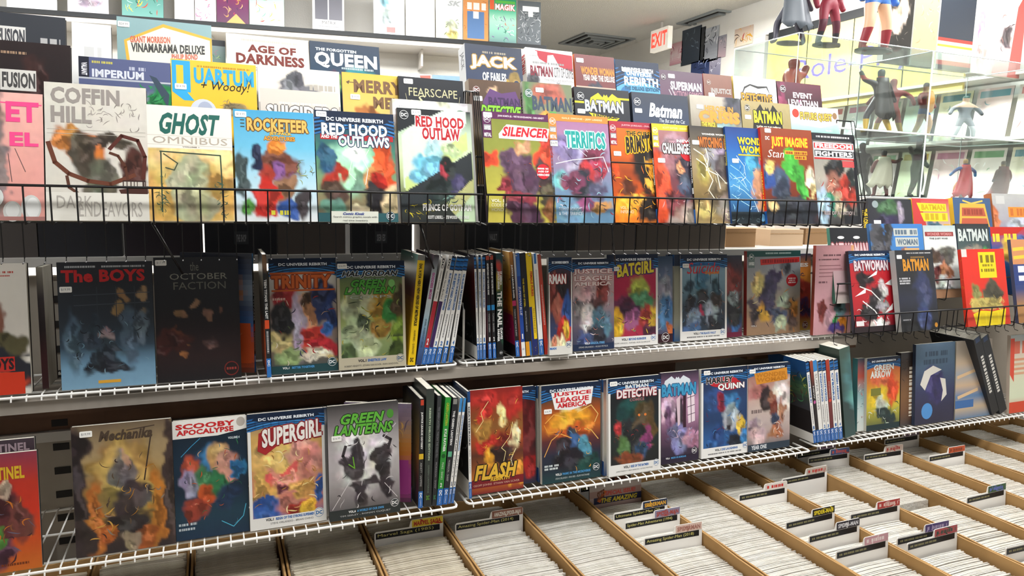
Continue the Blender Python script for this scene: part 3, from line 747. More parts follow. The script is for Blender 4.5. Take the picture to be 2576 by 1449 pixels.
# ------------------------------------------------------------------ right rack
def metal(c1, ink, creds):
    return 'R 0 0 100 6.5 %s;R 0 6.5 12.5 24 %s;T 22 2.6 90 4.8 %s b %s;D 6.5 7 5.6 f2f2f2 %s;R 1.5 12 11.5 17 8a8a8c;T 2 13 11 17 e6e6e6 b UNIVERSE;T 1.5 19.5 11.5 23 f0f0f0 b METAL' % (c1, c1, ink, creds, c1)
rack_book('front', (1212, 281), (1384, 288), 'olive yellow graphic novel with plum top band and slanted red title, right top rack',
  'G 7d8238 8e9240 b5ad48 bfb04a;B 55 60 24 26 4d3548 .45;B 42 44 18 12 5b4258 .4;B 55 92 22 14 43263c .45;B 40 88 12 14 4d2a40 .5;B 54 31 10 7 b98a68 .5;B 10 44 14 9 d4472a .35;B 92 36 18 14 d0482c .4;B 88 22 12 9 c03a30 .35;B 86 58 10 18 3c2a2c .6;B 92 76 12 14 4a4430 .6;B 28 68 8 12 8a3038 .5;B 56 78 22 7 8a3440 .5;B 92 90 10 14 7a4a2a .6;S 26 24 14 24 96 92 2.2 a3431f 5a3a20 c9552a;' + metal('5a2350', 'd8c8d4', 'JOHN ROMITA JR. - VIKTOR BOGDANOVIC - DAN ABNETT') + ';P f4f2f0 22 20 34 11 97 13 93 25 22 24;T 27 13 94 22 c8202e bi/f4f2f0 SILENCER;E 84 53 10 7 c8202e;Q 76 49.5 92 51 f4f2f0;T 76 52 92 53.8 f4f2f0 b AGE OF;T 75 55 93 57 f4f2f0 b HEROES!;T 6 79 24 82 e4e2c8 b VOL. 1;T 6 83 28 86 e4e2c8 - CODE OF;T 6 87 26 90 e4e2c8 - HONOR', spine='3a2438', price=(1.5, 1, '$16.99'))
rack_book('front', (1378, 285), (1528, 295), 'mauve graphic novel with orange top band and chunky teal title, right top rack',
  'G 9a6a92 a87f9e 8a7f9c 6a8aa8 5f86a4;B 40 36 26 16 a9a2bc .5;B 24 30 20 14 7a6f98 .6;B 72 44 20 16 7d3a4e .6;B 56 54 14 10 b5383a .5;B 50 66 20 14 31343e .5;B 76 70 16 10 54506a .6;B 14 62 18 10 6fb0ba .6;B 30 62 20 8 7a3f58 .6;B 84 50 12 6 a32f46 .5;B 50 84 22 6 8a4a72 .7;B 80 86 18 5 b98a52 .6;B 24 90 26 10 6d97b0 .7;L e9e9f0 1.2 8 46 36 42 64 40 88 38 96 52;L d9dbe6 .8 26 30 44 30 60 38;L e0e2ea .8 30 26 50 27 62 34;S 40 25 6 36 96 92 5 c9c4d0 5a4a6a 8fb4c4 a23a48 2f3440;' + metal('d8843a', 'f0c89a', 'GALE SIMONE - JEFF LEMIRE') + ';T 26 15 93 31 1f9a94 b/bfe0dc TERRIFICS;T 8 86 40 89 e2e8ee - TOM STRONG;T 8 90 46 93 e2e8ee - & THE TERRIFICS;R 1 25 13 30 e8e6e2;T 2 26 12 29 6a6a6a - $16.99', spine='8a4a2a')
rack_book('front', (1531, 303), (1668, 313), 'fiery orange and black book with red top band, first of the overlapping four',
  'G b8641a d9661c 9a3f16 c9551a e07a1c;B 62 40 24 22 231a17 .5;B 66 56 14 14 1c1513 .5;B 60 86 18 18 221917 .5;B 30 70 14 14 5a2a14 .6;B 72 46 4 8 f0a02a .5;B 84 48 4 8 f0a02a .5;B 70 62 6 4 f2b848 .5;B 46 76 10 6 f4b03c .6;B 8 50 9 10 d2481a .6;B 20 84 20 12 e8a02a .8;L f2b03a 1.2 60 34 62 48 72 58 70 70;L f2b03a 1.2 84 32 90 46 84 60;S 30 26 2 50 96 96 5 f0a02a 2a1a14 e06a1a;' + metal('a3283a', 'd8a0a8', 'JUSTIN JORDAN - PHILIP TAN') + ';T 30 9 92 14 241a12 b/e8b020 THE CURSE OF;T 28 15 99 32 1a1412 bu/e8b020 BRIMSTONE;T 10 84 24 87 f0d8b8 - VOL.1;T 10 88 34 91 f0d8b8 - INFERNO', dy=.031, t=.008, spine='5a1a20', price=(5, 30, '$16.99'))
rack_book('front', (1638, 308), (1762, 320), 'dusky red book with yellow top band and spiky white title on a red disc',
  'G a87a78 8a5560 6a3f4a 7a3a3c a89a92;B 10 64 18 40 c4431f .4;B 46 20 26 12 b08a94 .6;B 40 34 20 14 9a6a70 .6;B 62 46 20 16 2c2634 .6;B 52 44 7 5 e09a6a .5;B 60 66 16 16 4c5468 .5;B 40 80 20 14 6a2a30 .6;B 70 90 26 12 a39082 .7;S 34 27 10 24 90 92 5 5a3a44 c4a0a0 3a3040 a84a3a;' + metal('d8b92a', 'f0e08a', 'SCOTT SNYDER - AARON GILLESPIE') + ';E 70 26 17 11 c0202a;T 48 15 78 18 f2f0ee b NEW;T 18 19 82 30 f2f0ee b/3a2a2c CHALLENGERS', dy=.023, t=.007, spine='1d1b1e|T 18 35 80 62 f0f0ee vb NEW CHALLENGERS;R 0 86 100 100 2766b4', price=(8, 35, '$16.99'))
rack_book('front', (1733, 316), (1856, 323), 'grey and tan graphic novel with orange scratchy title and white lightning, right rack',
  'G 3a3634 6a5f50 9a8866 8a7448 6a5634 b39a68;B 44 30 24 12 8a8a92 .6;B 64 24 12 9 a8a0b0 .5;B 20 46 14 18 9a8a48 .6;B 60 44 16 16 4a4244 .6;B 50 70 22 20 6a5a44 .6;B 70 86 20 16 8a8074 .6;B 20 86 16 10 c2a668 .7;L f2ecd0 1.8 6 24 24 30 34 46 50 50 54 64;L f2ecd0 1.8 30 22 34 34 28 46;L f0e8cc 1.6 10 34 26 40 40 56 30 66 40 74;L f0e8cc 1.6 64 58 84 62 80 74;L f6f2de 1.2 46 46 66 58 82 56;S 40 28 6 20 94 96 5 c9b684 5a4a30 e6dcb0 7a6a52;T 24 7 90 9 e2ded8 b WONDER WOMAN AND;T 16 11 94 22 c4702c b/4a2a18 WITCHING HOUR', dy=.015, t=.007, spine='1c1a1c|T 18 12 80 60 f4f4f2 vb WITCHING HOUR;R 10 64 90 70 f0f0ee;R 0 86 100 100 2766b4', price=(4, 15, '$14.99'))
rack_book('front', (1823, 318), (1940, 326), 'royal blue graphic novel with yellow stacked title over swirling waves, right rack',
  'G 1d3a7a 2458a0 2f78b8 4a90c4 2c5c8c 20303c;N .08;B 54 36 16 14 4f9ab4 .5;B 66 40 22 12 3f8fb0 .5;B 64 64 12 22 c08a6a .5;B 70 74 7 9 b83a2a .5;B 72 82 6 5 d8a83a .5;B 66 34 3 2.5 d8707a .3;B 84 35 3 2.5 d8707a .3;L a8d8ee 1 6 40 24 46 44 58 52 70;L a8d8ee 1 4 48 22 56 40 66;L bfe4f2 1 8 60 30 66 50 76 58 88;L a8d8ee 1 4 70 20 76 40 82;L d6eef6 1 20 30 34 40 36 52 26 56;L d6eef6 .8 10 54 28 52 36 62;S 36 29 4 34 60 86 4 8fcbe8 3a7ab4 d0ecf6 245a9a;R 0 88 100 100 1f2a30;S 24 30 6 89 94 99 4 5a6a70 2a3a40 8a9aa0;T 24 10 94 18 f2d22c b/1a2f6a WONDER;T 28 19 96 27 f2d22c b/1a2f6a WOMAN;R 24 28 96 29.5 d8b430;E 66 94 5 4 6fa6c8', dy=.0075, t=.007, spine='1f4a86|T 20 8 80 40 e8d83a vb WONDER WOMAN', price=(10, 33, '$19.99'))
rack_book('front', (1912, 321), (2040, 327), 'rust brown book with yellow title and red spine near the end of the right rack',
  'G 8a3f26 84391f 7c341e 6a2c1c 2a2c34;N .08;B 52 34 14 14 4aa53a .35;B 58 46 14 12 45a23c .35;B 70 58 8 18 3f9838 .4;B 30 58 18 18 44566e .45;B 34 68 16 14 2c3444 .45;B 8 50 10 14 2f4a86 .5;B 12 40 8 7 d8c070 .4;B 90 52 8 14 cfc6ac .5;B 92 66 7 10 b09a6c .5;B 50 86 60 14 2a2d35 .3;B 12 82 10 4 c9a878 .5;T 19 9 90 22 f2c022 b/c2301a JUST IMAGINE;R 44 23 88 27 e0a024;Q 46 24 87 26.5 8a2a16;R 62 28 86 32 e0a024;Q 64 28.8 84 31.4 8a2a16;T 10 23 42 31 e8d8d0 i Stan;T 8 9 16 13 e8e0d8 b DC', t=.022, spine='c8301f|T 30 12 72 34 f2c62c vb JUST IMAGINE;Q 30 46 72 82 f2c62c v;R 0 87 100 100 2766b4', price=(8, 1, '$29.99'), dy=-.002)
rack_book('front', (2041, 335), (2148, 338), 'black bordered graphic novel with red and black boxed title, right end of the top rack',
  'G 22242a 8a8880 a39c90 6a6a66 3a3a3c;R 0 0 100 8 1e2026;R 92 0 100 100 1c1e24;Q 10 3 88 5 c8c8c8;R 2 10 96 19 f0efee;R 3 11 95 17 b52a2c;T 6 11.5 92 16.5 f2f0ee b FREEDOM;R 2 19 94 29 f0efee;R 3 19 93 26 24262a;T 5 20 91 25.5 f0efee b FIGHTERS;R 2 27 94 29 b52a2c;R 66 30 94 37 b8484a;B 46 40 24 10 1d2122 .4;B 42 58 20 16 8a5a4c .6;B 72 66 22 20 a8372a .5;B 34 74 12 14 2f7a62 .5;B 84 50 10 14 2a3030 .6;B 60 86 14 12 3a3634 .6;B 14 80 14 24 a9c4d8 .7;B 50 78 10 12 a89c84 .6;S 30 31 10 44 88 92 5 5a3a34 c9bca8 2a2624 a84030;T 14 86 84 90 d8c8c8 b RISE OF A NATION;R 60 91 92 100 24262c', spine='1a1c22')
# middle tier, right rack
def logo_bat(col, x0, y0, x1, y1):  # spread-wing emblem of a title
    w, h = x1 - x0, y1 - y0
    return 'P %s ' % col + ' '.join('%.1f %.1f' % (x0 + a * w, y0 + b * h) for a, b in ((0, 1), (.08, .35), (.3, .02), (.42, .3), (.46, .1), (.5, .2), (.54, .1), (.58, .3), (.7, .02), (.92, .35), (1, 1), (.75, .75), (.5, 1), (.25, .75)))
rack_book('middle', (1178, 195), (1308, 211), 'hardcover with purple banner and lime green slanted title, middle tier start of the right rack',
  'G 5a4434 4a3a34 6a5a3a 9a7a4a;P 5f3f70 26 20 40 8 62 12 90 9 99 22 99 32 24 30;T 36 16 98 24 3f2a50 b BATMAN;T 20 24 99 34 86c23a bi/2a3a1a DETECTIVE;T 60 35 82 38 86c23a b COMICS;B 56 46 26 12 d09a5a .5;B 46 10 10 6 d8b490 .6;B 88 42 10 10 8a4a3a .6;D 14 10 7 e8e8e8 6a3a34', t=.028, spine='8a7a6a', hard=True, price=(8, 16, '$24.99'), gloss='print')
rack_book('middle', (1313, 204), (1437, 215), 'moss green hardcover with dull blue-grey shaded title over amber glow, middle tier right rack',
  'G 6f7a58 79806a 8a7a5a 6a7a4a;B 50 10 30 10 a8584a .7;T 18 13 98 27 3d4a5c b BATMAN;B 42 36 18 8 d8923a .6;B 80 36 16 8 9a5a4a .7;L 5fae52 2 50 34 54 28 64 28 66 38 80 40 96 36;B 10 26 10 24 4a7a42 .7;D 12 11 8 e6ece8 4a6a62', t=.026, spine='d8d6d0|T 20 10 80 30 3a3a3a vb BATMAN', hard=True, price=(26, 5, '$24.99'))
rack_book('middle', (1443, 215), (1581, 232), 'black hardcover with yellow winged emblem and grey title over navy, middle tier right rack',
  'G 1d1f26 20242e 2a3a56 2f4468;N .04;R 0 14 24 16 d9c62a;R 76 8 100 10 d9c62a;' + logo_bat('e3d22c', 24, 4, 88, 20) + ';T 18 12 88 24 b9bcc4 b/3a3c42 BATMAN;P d9c62a 24 25 80 29 72 33 34 31;T 32 26 76 30 22242a b UNIVERSE;B 50 42 14 8 9aa2b4 .5;D 11 9 7 e6e6e6 1d1f26', t=.03, spine='1a1c22|T 20 10 80 34 e6e6e6 vb BATMAN', hard=True, price=(4, 22, '$24.99'))
rack_book('middle', (1588, 231), (1729, 242), 'midnight blue hardcover with pale brush script title, middle tier right rack',
  'G 2a3242 344058 4a6480 3a4a62;N .05;T 28 10 88 25 e6ebf0 bi Batman;T 46 26 92 30 d9e0e8 i The Bat and the Cat;T 52 31 88 34 d9e0e8 i 80 Years of Romance;L 5f7a96 1 20 34 22 46;L 5f7a96 1 84 34 82 48;L 5f7a96 1 60 36 60 48;B 66 44 8 6 24304a .5;D 9 10 6.5 e6e6e6 2a3242', t=.028, spine='1e2430', hard=True, price=(4, 17, '$29.99'))
rack_book('middle', (1734, 238), (1861, 248), 'grey hardcover with broken gold title and olive strip, middle tier right rack',
  'G b4ada0 8f8778 6a6a5a 84a0a0;B 90 6 20 20 3a3c46 .6;T 28 10 84 16 d8953a b HEROES IN;T 16 16 96 28 d8953a b/b88a50 CRISIS;R 18 27 50 38 7a6c2a;T 20 28 46 33 d8c040 b THE PRICE;B 66 40 16 8 d88a5a .5;B 60 34 26 12 8aa6a4 .7', t=.026, spine='a8a298', hard=True, price=(12, 10, '$24.99'))
rack_book('middle', (1863, 252), (1985, 262), 'khaki hardcover with yellow title on black wings, middle tier right rack',
  'G a39468 94865c 7a6c4a 6a5c40;' + logo_bat('22221f', 20, 2, 84, 34) + ';T 24 10 82 24 d8cc2e b/22221f BATMAN;T 28 27 78 30 d8d4c8 b TALES OF THE DEMON;B 34 42 20 10 3a3028 .6;B 56 42 16 8 b09a70 .5;D 12 8 6 e6e2d6 4a4432', t=.026, spine='5a5038', hard=True, price=(6, 16, '$24.99'))
rack_book('middle', (1986, 266), (2107, 272), 'white-topped graphic novel with gold block title over a teal sky, middle tier far right',
  'G e8e6e0 7fb0ac 6aa4a4 5f9ca0;P eceae4 0 0 100 0 100 18 60 24 20 22 0 16;T 20 7 86 17 d8ac44 b/5a4a30 FUTURE QUEST;E 11 9 7 5 c23a2a;E 92 9 5 4 8a6a4a;B 24 40 10 8 e2b83a .4;B 50 40 10 6 6a5a4a .5;T 70 26 84 28 e6ecea - VOLUME 1', spine='d0cec6')
# rear tier, right rack
rack_book('rear', (1168, 105), (1311, 126), 'thick navy shrink-wrapped hardcover with white slab title shaded gold, rear tier right rack',
  'G 2a3244 2e3a56 34426a 2a3450;N .05;T 8 10 90 24 f0eee6 b/a8843a JACK;T 28 26 70 35 e6e4de b OF FABLES;Q 30 6 72 8 9a9282;T 8 36 52 39 a08a4a - THE DELUXE EDITION;B 84 36 12 12 8a7038 .5;B 66 40 8 8 b0903e .5;E 88 37 6 5 2e3a56;Q 40 41 52 43 c8c8c4', t=.05, spine='c8cace|T 20 6 80 22 6a6c72 v JACK', hard=True)
rack_book('rear', (1321, 118), (1439, 131), 'white hardcover with crimson and outline title and red spread wings, rear tier right rack',
  'G d6d4d4 d0cece d2d0d0;N .02;P a8323e 20 2 99 4 99 20 70 16 58 5 46 6 44 14 28 10;T 8 17 55 27 7a2a38 b BATMAN;T 58 17 99 27 4a4a4e - CITY OF CRIME;Q 14 13 80 15 8a8a8a;T 36 29 98 31 9a9a9a - THE DELUXE EDITION;B 12 32 16 8 34343a .4;P b23a44 40 38 54 34 70 40 86 34 99 38 99 46 84 42 70 48 52 44;D 66 33 5 3a3a3e d2d0d0', t=.04, spine='e4e2e0|T 15 6 85 24 b2343e vb BATMAN', hard=True, price=(8, 3, '$34.99'))
rack_book('rear', (1444, 132), (1544, 148), 'maroon hardcover with faded orange title and cream frieze band, rear tier right rack',
  'G 6a2a2c 682a2c 8a5a50 b89a88;N .04;T 14 12 98 20 d88a3a b WONDER WOMAN;T 18 20 98 26 e0d6ca b YEAR ONE: THE DELUXE;R 0 32 100 46 c9a896;L 7a3a34 1 0 34 100 36;L 7a3a34 1 0 40 100 42;S 20 36 2 35 98 44 3 9a6a5c 7a4a40;B 50 36 18 8 22283a .4;B 50 42 10 6 c49a7a .5', t=.03, spine='c8602a', hard=True, price=(4, 4, '$34.99'))
rack_book('rear', (1546, 145), (1656, 163), 'sky blue hardcover with dark striped top and pale block title, rear tier right rack',
  'G 3a8ab8 4f9ac0 5aa0c0 4a90b0;N .05;RB 26;R 20 11 82 17 2a6a98;T 24 11 82 16 e6eef4 b UNIVERSE;T 18 17 96 26 e8f0f6 b REBIRTH;T 18 27 96 31 1f4a6a b THE DELUXE EDITION;L d0ecf6 .9 24 34 36 38 48 36 60 40 72 38 92 46;E 20 36 12 8 2a6a9c', t=.03, spine='2a6a9c|T 20 30 80 60 dce6ee vb DC UNIVERSE', hard=True, price=(16, 8, '$17.99'))
rack_book('rear', (1657, 173), (1766, 187), 'dark plum hardcover with white slanted title, rear tier right rack beside the blue one',
  'G 4a3046 5a3a54 5a2a40 5a2034;N .08;T 24 12 96 22 dfe0e6 b SUPERMAN;T 30 23 96 30 b88a98 - ACTION COMICS;L e6e6ea 1.4 24 18 36 32;L e6e6ea 1.2 20 22 30 34;D 9 8 6 d8d8d8 3a2436', t=.028, spine='3a2430', hard=True, price=(20, 4, '$24.99'))
rack_book('rear', (1768, 184), (1839, 192), 'small brown hardcover with faint grey title, rear tier right rack',
  'G 7a4f40 74493c 6a4a48 5a4a50;N .08;T 24 16 96 24 a8a4a0 b INJUSTICE;R 40 26 98 32 5a6a94;B 60 38 20 8 c8a070 .6;D 18 10 8 c8c0b8 6a4438', t=.026, spine='8a2a2a', hard=True, price=(14, 22, '$24.99'))
rack_book('rear', (1843, 188), (1951, 203), 'white hardcover with amber title inside a black-edged winged outline, rear tier right rack',
  'G d8d9dc d2d3d6 d4d5d8;N .02;P 2a2a2a 8 34 24 12 38 8 56 10 78 9 94 36 70 30 52 40 30 32;P e8e6e0 14 26 26 14 38 10 56 13 76 11 88 24 60 18;T 16 19 88 29 d08f2c b/2a2a2a DETECTIVE;T 42 31 62 33 d08f2c b COMICS;B 44 42 6 5 c8824a .4;B 70 42 6 5 c8824a .4', t=.026, spine='d0b45a', hard=True)
rack_book('rear', (1954, 204), (2064, 214), 'black and magenta hardcover with pale block title, far right of the rear tier',
  'G 5a2436 2c2024 2a2024 6a2430;N .1;B 6 20 14 30 7a2a4a .7;T 34 12 78 19 d8ccd0 b EVENT;T 22 21 90 29 d0c4ca b LEVIATHAN;P b84a8a 46 22 52 20 50 29;R 8 31 94 34 c8c0c4;Q 10 31.6 92 33.6 3a2a30;B 64 42 14 6 b03a34 .5;D 12 9 7 dcdcdc 3a2228', t=.024, spine='4a2a34', hard=True)

# ------------------------------------------------------------------ middle white shelf
def vol(txt, creds, dark=False):
    a, b, c = ('f0f0f0', '6aa8dc', 'c8c8c8') if dark else ('22262c', '2f6ab0', '5a5a5a')
    n, s = txt.split('|')
    return 'T 28 91 40 93.6 %s b %s;T 42 91 76 93.6 %s b %s;%s' % (a, n, b, s, ('T 14 95.5 84 97.2 %s - %s' % (c, creds)) if 'ORLANDO' in creds or 'TYNION' in creds or 'LARSON' in creds else 'Q 14 95.5 84 97 ' + c)
shelf_book('mid', (-118, 1002), (80, 990), (-100, 664), 'white book with red block letters on its lower half, far left middle shelf',
  'G e6e0d6 e2dcd2 dcd6cc;N .03;Q 55 6 84 7.5 c85a50;Q 60 9 80 10 c85a50;B 48 38 22 26 8a5a48 .3;B 46 28 20 14 6a4a40 .4;B 58 64 40 12 5a5438 .4;B 50 84 60 20 26272e .3;R 40 71 80 82 c03028;T 42 72 79 81 2a2226 b BOYS;R 0 83 92 100 c8381f;B 50 92 40 10 d84a24 .6', t=.02, spine='2a1c1e', back='241a1c')
shelf_book('mid', (108, 988), (124, 986), (98, 672), 'dark maroon book edge leaning beside the white and red cover on the middle shelf',
  'G 8a8478 3a3234 2a1c1e 4a2024 3a1a1c;N .05', t=.1, dy=.03, spine='2a1c1e', back='3a2024', lean=2)
shelf_book('mid', (156, 985), (393, 963), (153, 660), 'dim navy graphic novel with red typewriter title, left part of the middle shelf',
  'G 2a2a30 26282e 2a3038 2c343e 30404e 6d93ae 7aa0ba;N .06;Q 8 3 40 4.5 b8bcc0;Q 46 3 92 4.5 b8bcc0;T 4 6 92 16 c02a2c b The BOYS;L 4a5058 .8 16 26 96 25;L 4a5058 .8 16 34 96 33;L 3a4048 .8 40 20 40 44;L 3a4048 .8 60 20 60 44;L 3a4048 .8 80 20 80 44;B 66 28 6 4 8a6a48 .5;B 88 26 5 4 9a7a5a .5;B 62 38 6 4 8a7048 .5;B 88 38 4 4 8a7048 .5;B 50 60 6 9 7a6a6c .5;B 14 62 8 22 4a6070 .6;B 74 58 9 22 4a5c6c .6;B 88 52 7 16 5a6a78 .6;B 50 74 12 12 2c3640 .5;B 50 84 26 6 23262e .5;B 36 62 6 20 303a46 .6;S 30 41 6 44 94 86 4 5a7686 2a3038 7a98a8 1c2026;R 38 94 62 96.4 d8a238', price=(2, 19, '$19.99'), spine='26282e')
shelf_book('mid', (397, 963), (608, 949), (393, 648), 'black graphic novel with thin grey spaced title and faint red stamp, middle shelf',
  'G 26262a 202024 1e1d20 241a1c 2a1c1c 1c1a1c;N .1;T 18 13 86 18 8a8a80 - OCTOBER;T 22 20 84 26 6a6a62 - FACTION;T 42 4 52 11 7a7a72 - the;B 34 42 5 4 7a5a44 .5;B 50 36 5 3 8a6a50 .5;B 62 48 4 4 7a5a4c .5;B 78 42 4 4 6a4a3c .5;B 26 64 8 5 6a3a24 .6;B 20 68 20 8 3a1c18 .7;B 62 70 8 5 4a3432 .6;B 34 78 5 3 8a5a34 .6;E 88 92 9 6 6a2622;E 88 92 7.6 5 231a1b;Q 82 91 94 93 8a3630', price=(2, 2, '$17.99'), spine='1c1b1e')
spine_book('mid', (641, 950), (652, 949), (637, 638), 'black spine with white lettering and a bright orange block showing on its side, middle shelf',
  'G 2a2c32;N 0;B 50 5 70 6 3f7ab0 .3;R 0 38 100 58 1d1d20;T 22 22 80 56 f0f0f0 vb TEEN TITANS;R 0 59 100 65 d8502a;Q 28 66 72 82 b8b8b8 v;R 0 84.5 100 100 2f74c0;T 26 86 78 91 f3f6fb vb DC', side='G 2c3040 3a4a6a 7a8aa0 4a5a78 3a6ab0 c8552a c8552a 2a2628;R 10 58 96 92 cf5a2c;S 12 50 20 62 80 88 6 d8744a e0a080;B 50 30 30 16 b07a58 .6', y=1.70, depth=.16, yaw=68)
spine_book('mid', (672, 946), (683, 945), (664, 640), 'second black spine with a narrow orange block, right beside the colourful triple-titled cover',
  'G 24262a;N 0;B 50 5 70 6 8a6a50 .3;T 22 20 80 52 f0f0f0 vb TEEN TITANS THE LAST;R 0 53 100 60 d8502a;Q 28 62 72 80 b8b8b8 v;R 0 84.5 100 100 2f74c0;T 26 86 78 91 f3f6fb vb DC', side='G 2a2c34 8a8478 3a3434 1c1c20 cf5a2c cf5a2c 1c1c20', y=1.648, depth=.16)
shelf_book('mid', (684, 945), (851, 929), (674, 651), 'blue banner graphic novel with orange underlined capitals, middle shelf',
  'G 1c3a5c d8d6d0 b8b0a8 a89890 8a7a70 6a5a50 2c4a4c;RB 14;B 22 34 18 12 a32c30 .4;B 76 38 22 16 2f3a64 .5;B 92 50 12 18 2a3a6a .5;B 52 46 15 14 d89a70 .35;B 56 38 10 6 4a3428 .4;B 16 54 16 14 2a2a2c .4;B 14 72 16 8 c4b07a .6;B 40 60 9 30 b8a8c0 .6;B 62 70 20 14 c23a30 .4;B 84 62 10 8 3a6ab4 .5;B 78 80 24 8 b42c34 .5;B 30 84 20 8 8aa06a .6;B 64 86 26 5 d8d0b8 .6;B 88 90 10 4 c8b078 .6;R 1 12 98 14 c8602c;T 3 14.5 92 26 d0662e b/8a3a1c TRINITY;R 3 27 98 28.5 c8602c;Q 4 34 24 36 e0b8b0;S 26 43 4 32 96 90 5 d8b090 3a3a5a a83034 e6dcc8 5a6a4a;R 0 93 100 100 24464a;T 16 94 26 96 f0f0f0 b VOL.1;T 30 94 64 96 4f98d0 b BETTER TOGETHER;D 91 92 7.5 f0f2f2 24464a', spine='20304a')
shelf_book('mid', (853, 933), (1022, 919), (849, 658), 'tan framed graphic novel with green slanted title and swirling yellow-green artwork, middle shelf',
  'G 20384e 6a7a4a 8a9a5a 9aa86a 7a8a5a 5a6a44;RB 15;B 30 46 24 18 b8c09a .5;B 22 68 22 14 9fae8a .5;B 68 42 20 14 b08a34 .4;B 76 48 14 12 2f7a34 .4;B 90 40 8 20 4a3a22 .5;B 36 58 14 8 34402c .5;B 62 66 14 10 8a6a2a .5;B 90 68 12 14 6f8a2a .6;B 44 82 18 14 aab490 .5;B 88 84 14 12 3a4a20 .5;B 12 86 12 12 5f7048 .6;S 36 44 6 34 94 92 5 c8d49a 4a5a34 8a9a4a 2c3a24 b0a040;T 7 9 90 15.5 20242a bi/d8dcd8 HAL JORDAN;T 36 16 70 17.5 8a9a90 b AND THE;T 20 17 72 24 4fa03a bi/1c3020 GREEN;E 80 21 5 3.6 7fc06a;T 10 24 86 30.5 4fa03a bi/1c3020 LANTERN;T 18 32 80 34.5 b8c4bc - CORPS;W bdb49c 11;T 28 91 40 93.6 22262c b VOL.1;T 42 91 70 93.6 2f6ab0 b SINESTROS LAW;T 8 96 88 97.6 4a4a4a - ROBERT VENDITTI - ETHAN VAN SCIVER - RAFA SANDOVAL;D 91 92 6.5 1f4f7a bdb49c', spine='8a8470', price=(1, 2, '$16.99'))
# leaning spines
WH = 'G f0efec;N 0;'
def stripes(): return ''.join('R 0 %d 100 %d %s;' % (q * 2.6, q * 2.6 + 1.9, ('1f5a9a', '2a72b8')[q % 2]) for q in range(1, 5)) + ''
def rb_spine(title, num): return WH + 'R 0 0 100 13 14233c;' + stripes() + 'T 26 16 76 50 2f6ab0 vb %s;Q 36 54 64 76 8a8a8e v;T 30 79 72 83 2f6ab0 b %s' % (title, num) + TAIL
spine_book('mid', (1026, 921), (1044, 920), (1061, 640), 'bright yellow thick spine with black lettering, leaning at the start of the row of spines',
  'G f2cc1c f0c818;N 0;R 0 0 100 5 8a8a88;T 30 8 72 64 2a2418 vb DIAL H FOR HERO NEW HEROES OF METROPOLIS;T 34 68 66 90 5a4a18 v HUMPHRIES - QUINONES;T 24 93 70 97 3a2a10 b DC', side='G 4a6a62 6a3a3c e8b818 e6b414', group='leaning spines on the middle shelf', y=1.665)
spine_book('mid', (1046, 919), (1059, 918), (1099, 640), 'dark to silver gradient spine with magenta lettering, leaning on the middle shelf',
  'G 3a2c34 b8c4cc d8e2e8 9ab8c8 4a6a9a 2c3a6a;N .05;T 26 16 76 40 c04a9a vb GODDESS MODE;T 30 58 70 84 3a4a5a v QUINN - RODRIGUEZ - BENZI', side='3a2c34', group='leaning spines on the middle shelf', y=1.665)
LS = [((1060, 917), (1070, 916), (1118, 641), 'white over red spine leaning on the middle shelf', WH + 'R 0 42 100 85 b5303c;T 24 3 78 12 1c1c1e vb DC;T 28 14 72 40 2a2a2e vi meets Looney Tunes;T 30 76 70 82 f0f0f0 b 2' + TAIL),
      ((1071, 916), (1080, 916), (1134, 642), 'white over purple spine leaning on the middle shelf', WH + 'R 0 42 100 85 3f2a5c;T 24 3 78 12 1c1c1e vb DC;T 28 14 72 40 2a2a2e vi meets Hanna Barbera' + TAIL),
      ((1081, 916), (1091, 915), (1143, 643), 'leaning white striped-head spine right beside the purple one', rb_spine('BLUE BEETLE ROAD TO NOWHERE', '3')),
      ((1094, 915), (1106, 914), (1156, 644), 'second leaning white striped-head spine after the purple one', rb_spine('BLUE BEETLE HARD CHOICES', '2')),
      ((1111, 914), (1121, 913), (1164, 645), 'third leaning white striped-head spine after the purple one', rb_spine('BLUE BEETLE THE MORE THINGS CHANGE', '1')),
      ((1128, 913), (1138, 912), (1174, 645), 'last leaning white spine before the wire bookend, numbered 4', rb_spine('THE HELLBLAZER THE GOOD OLD DAYS', '4'))]
for bl, br, tp, lb, ar in LS:
    spine_book('mid', bl, br, tp, lb, ar, side='e6e4e0', group='leaning spines on the middle shelf', y=1.665)
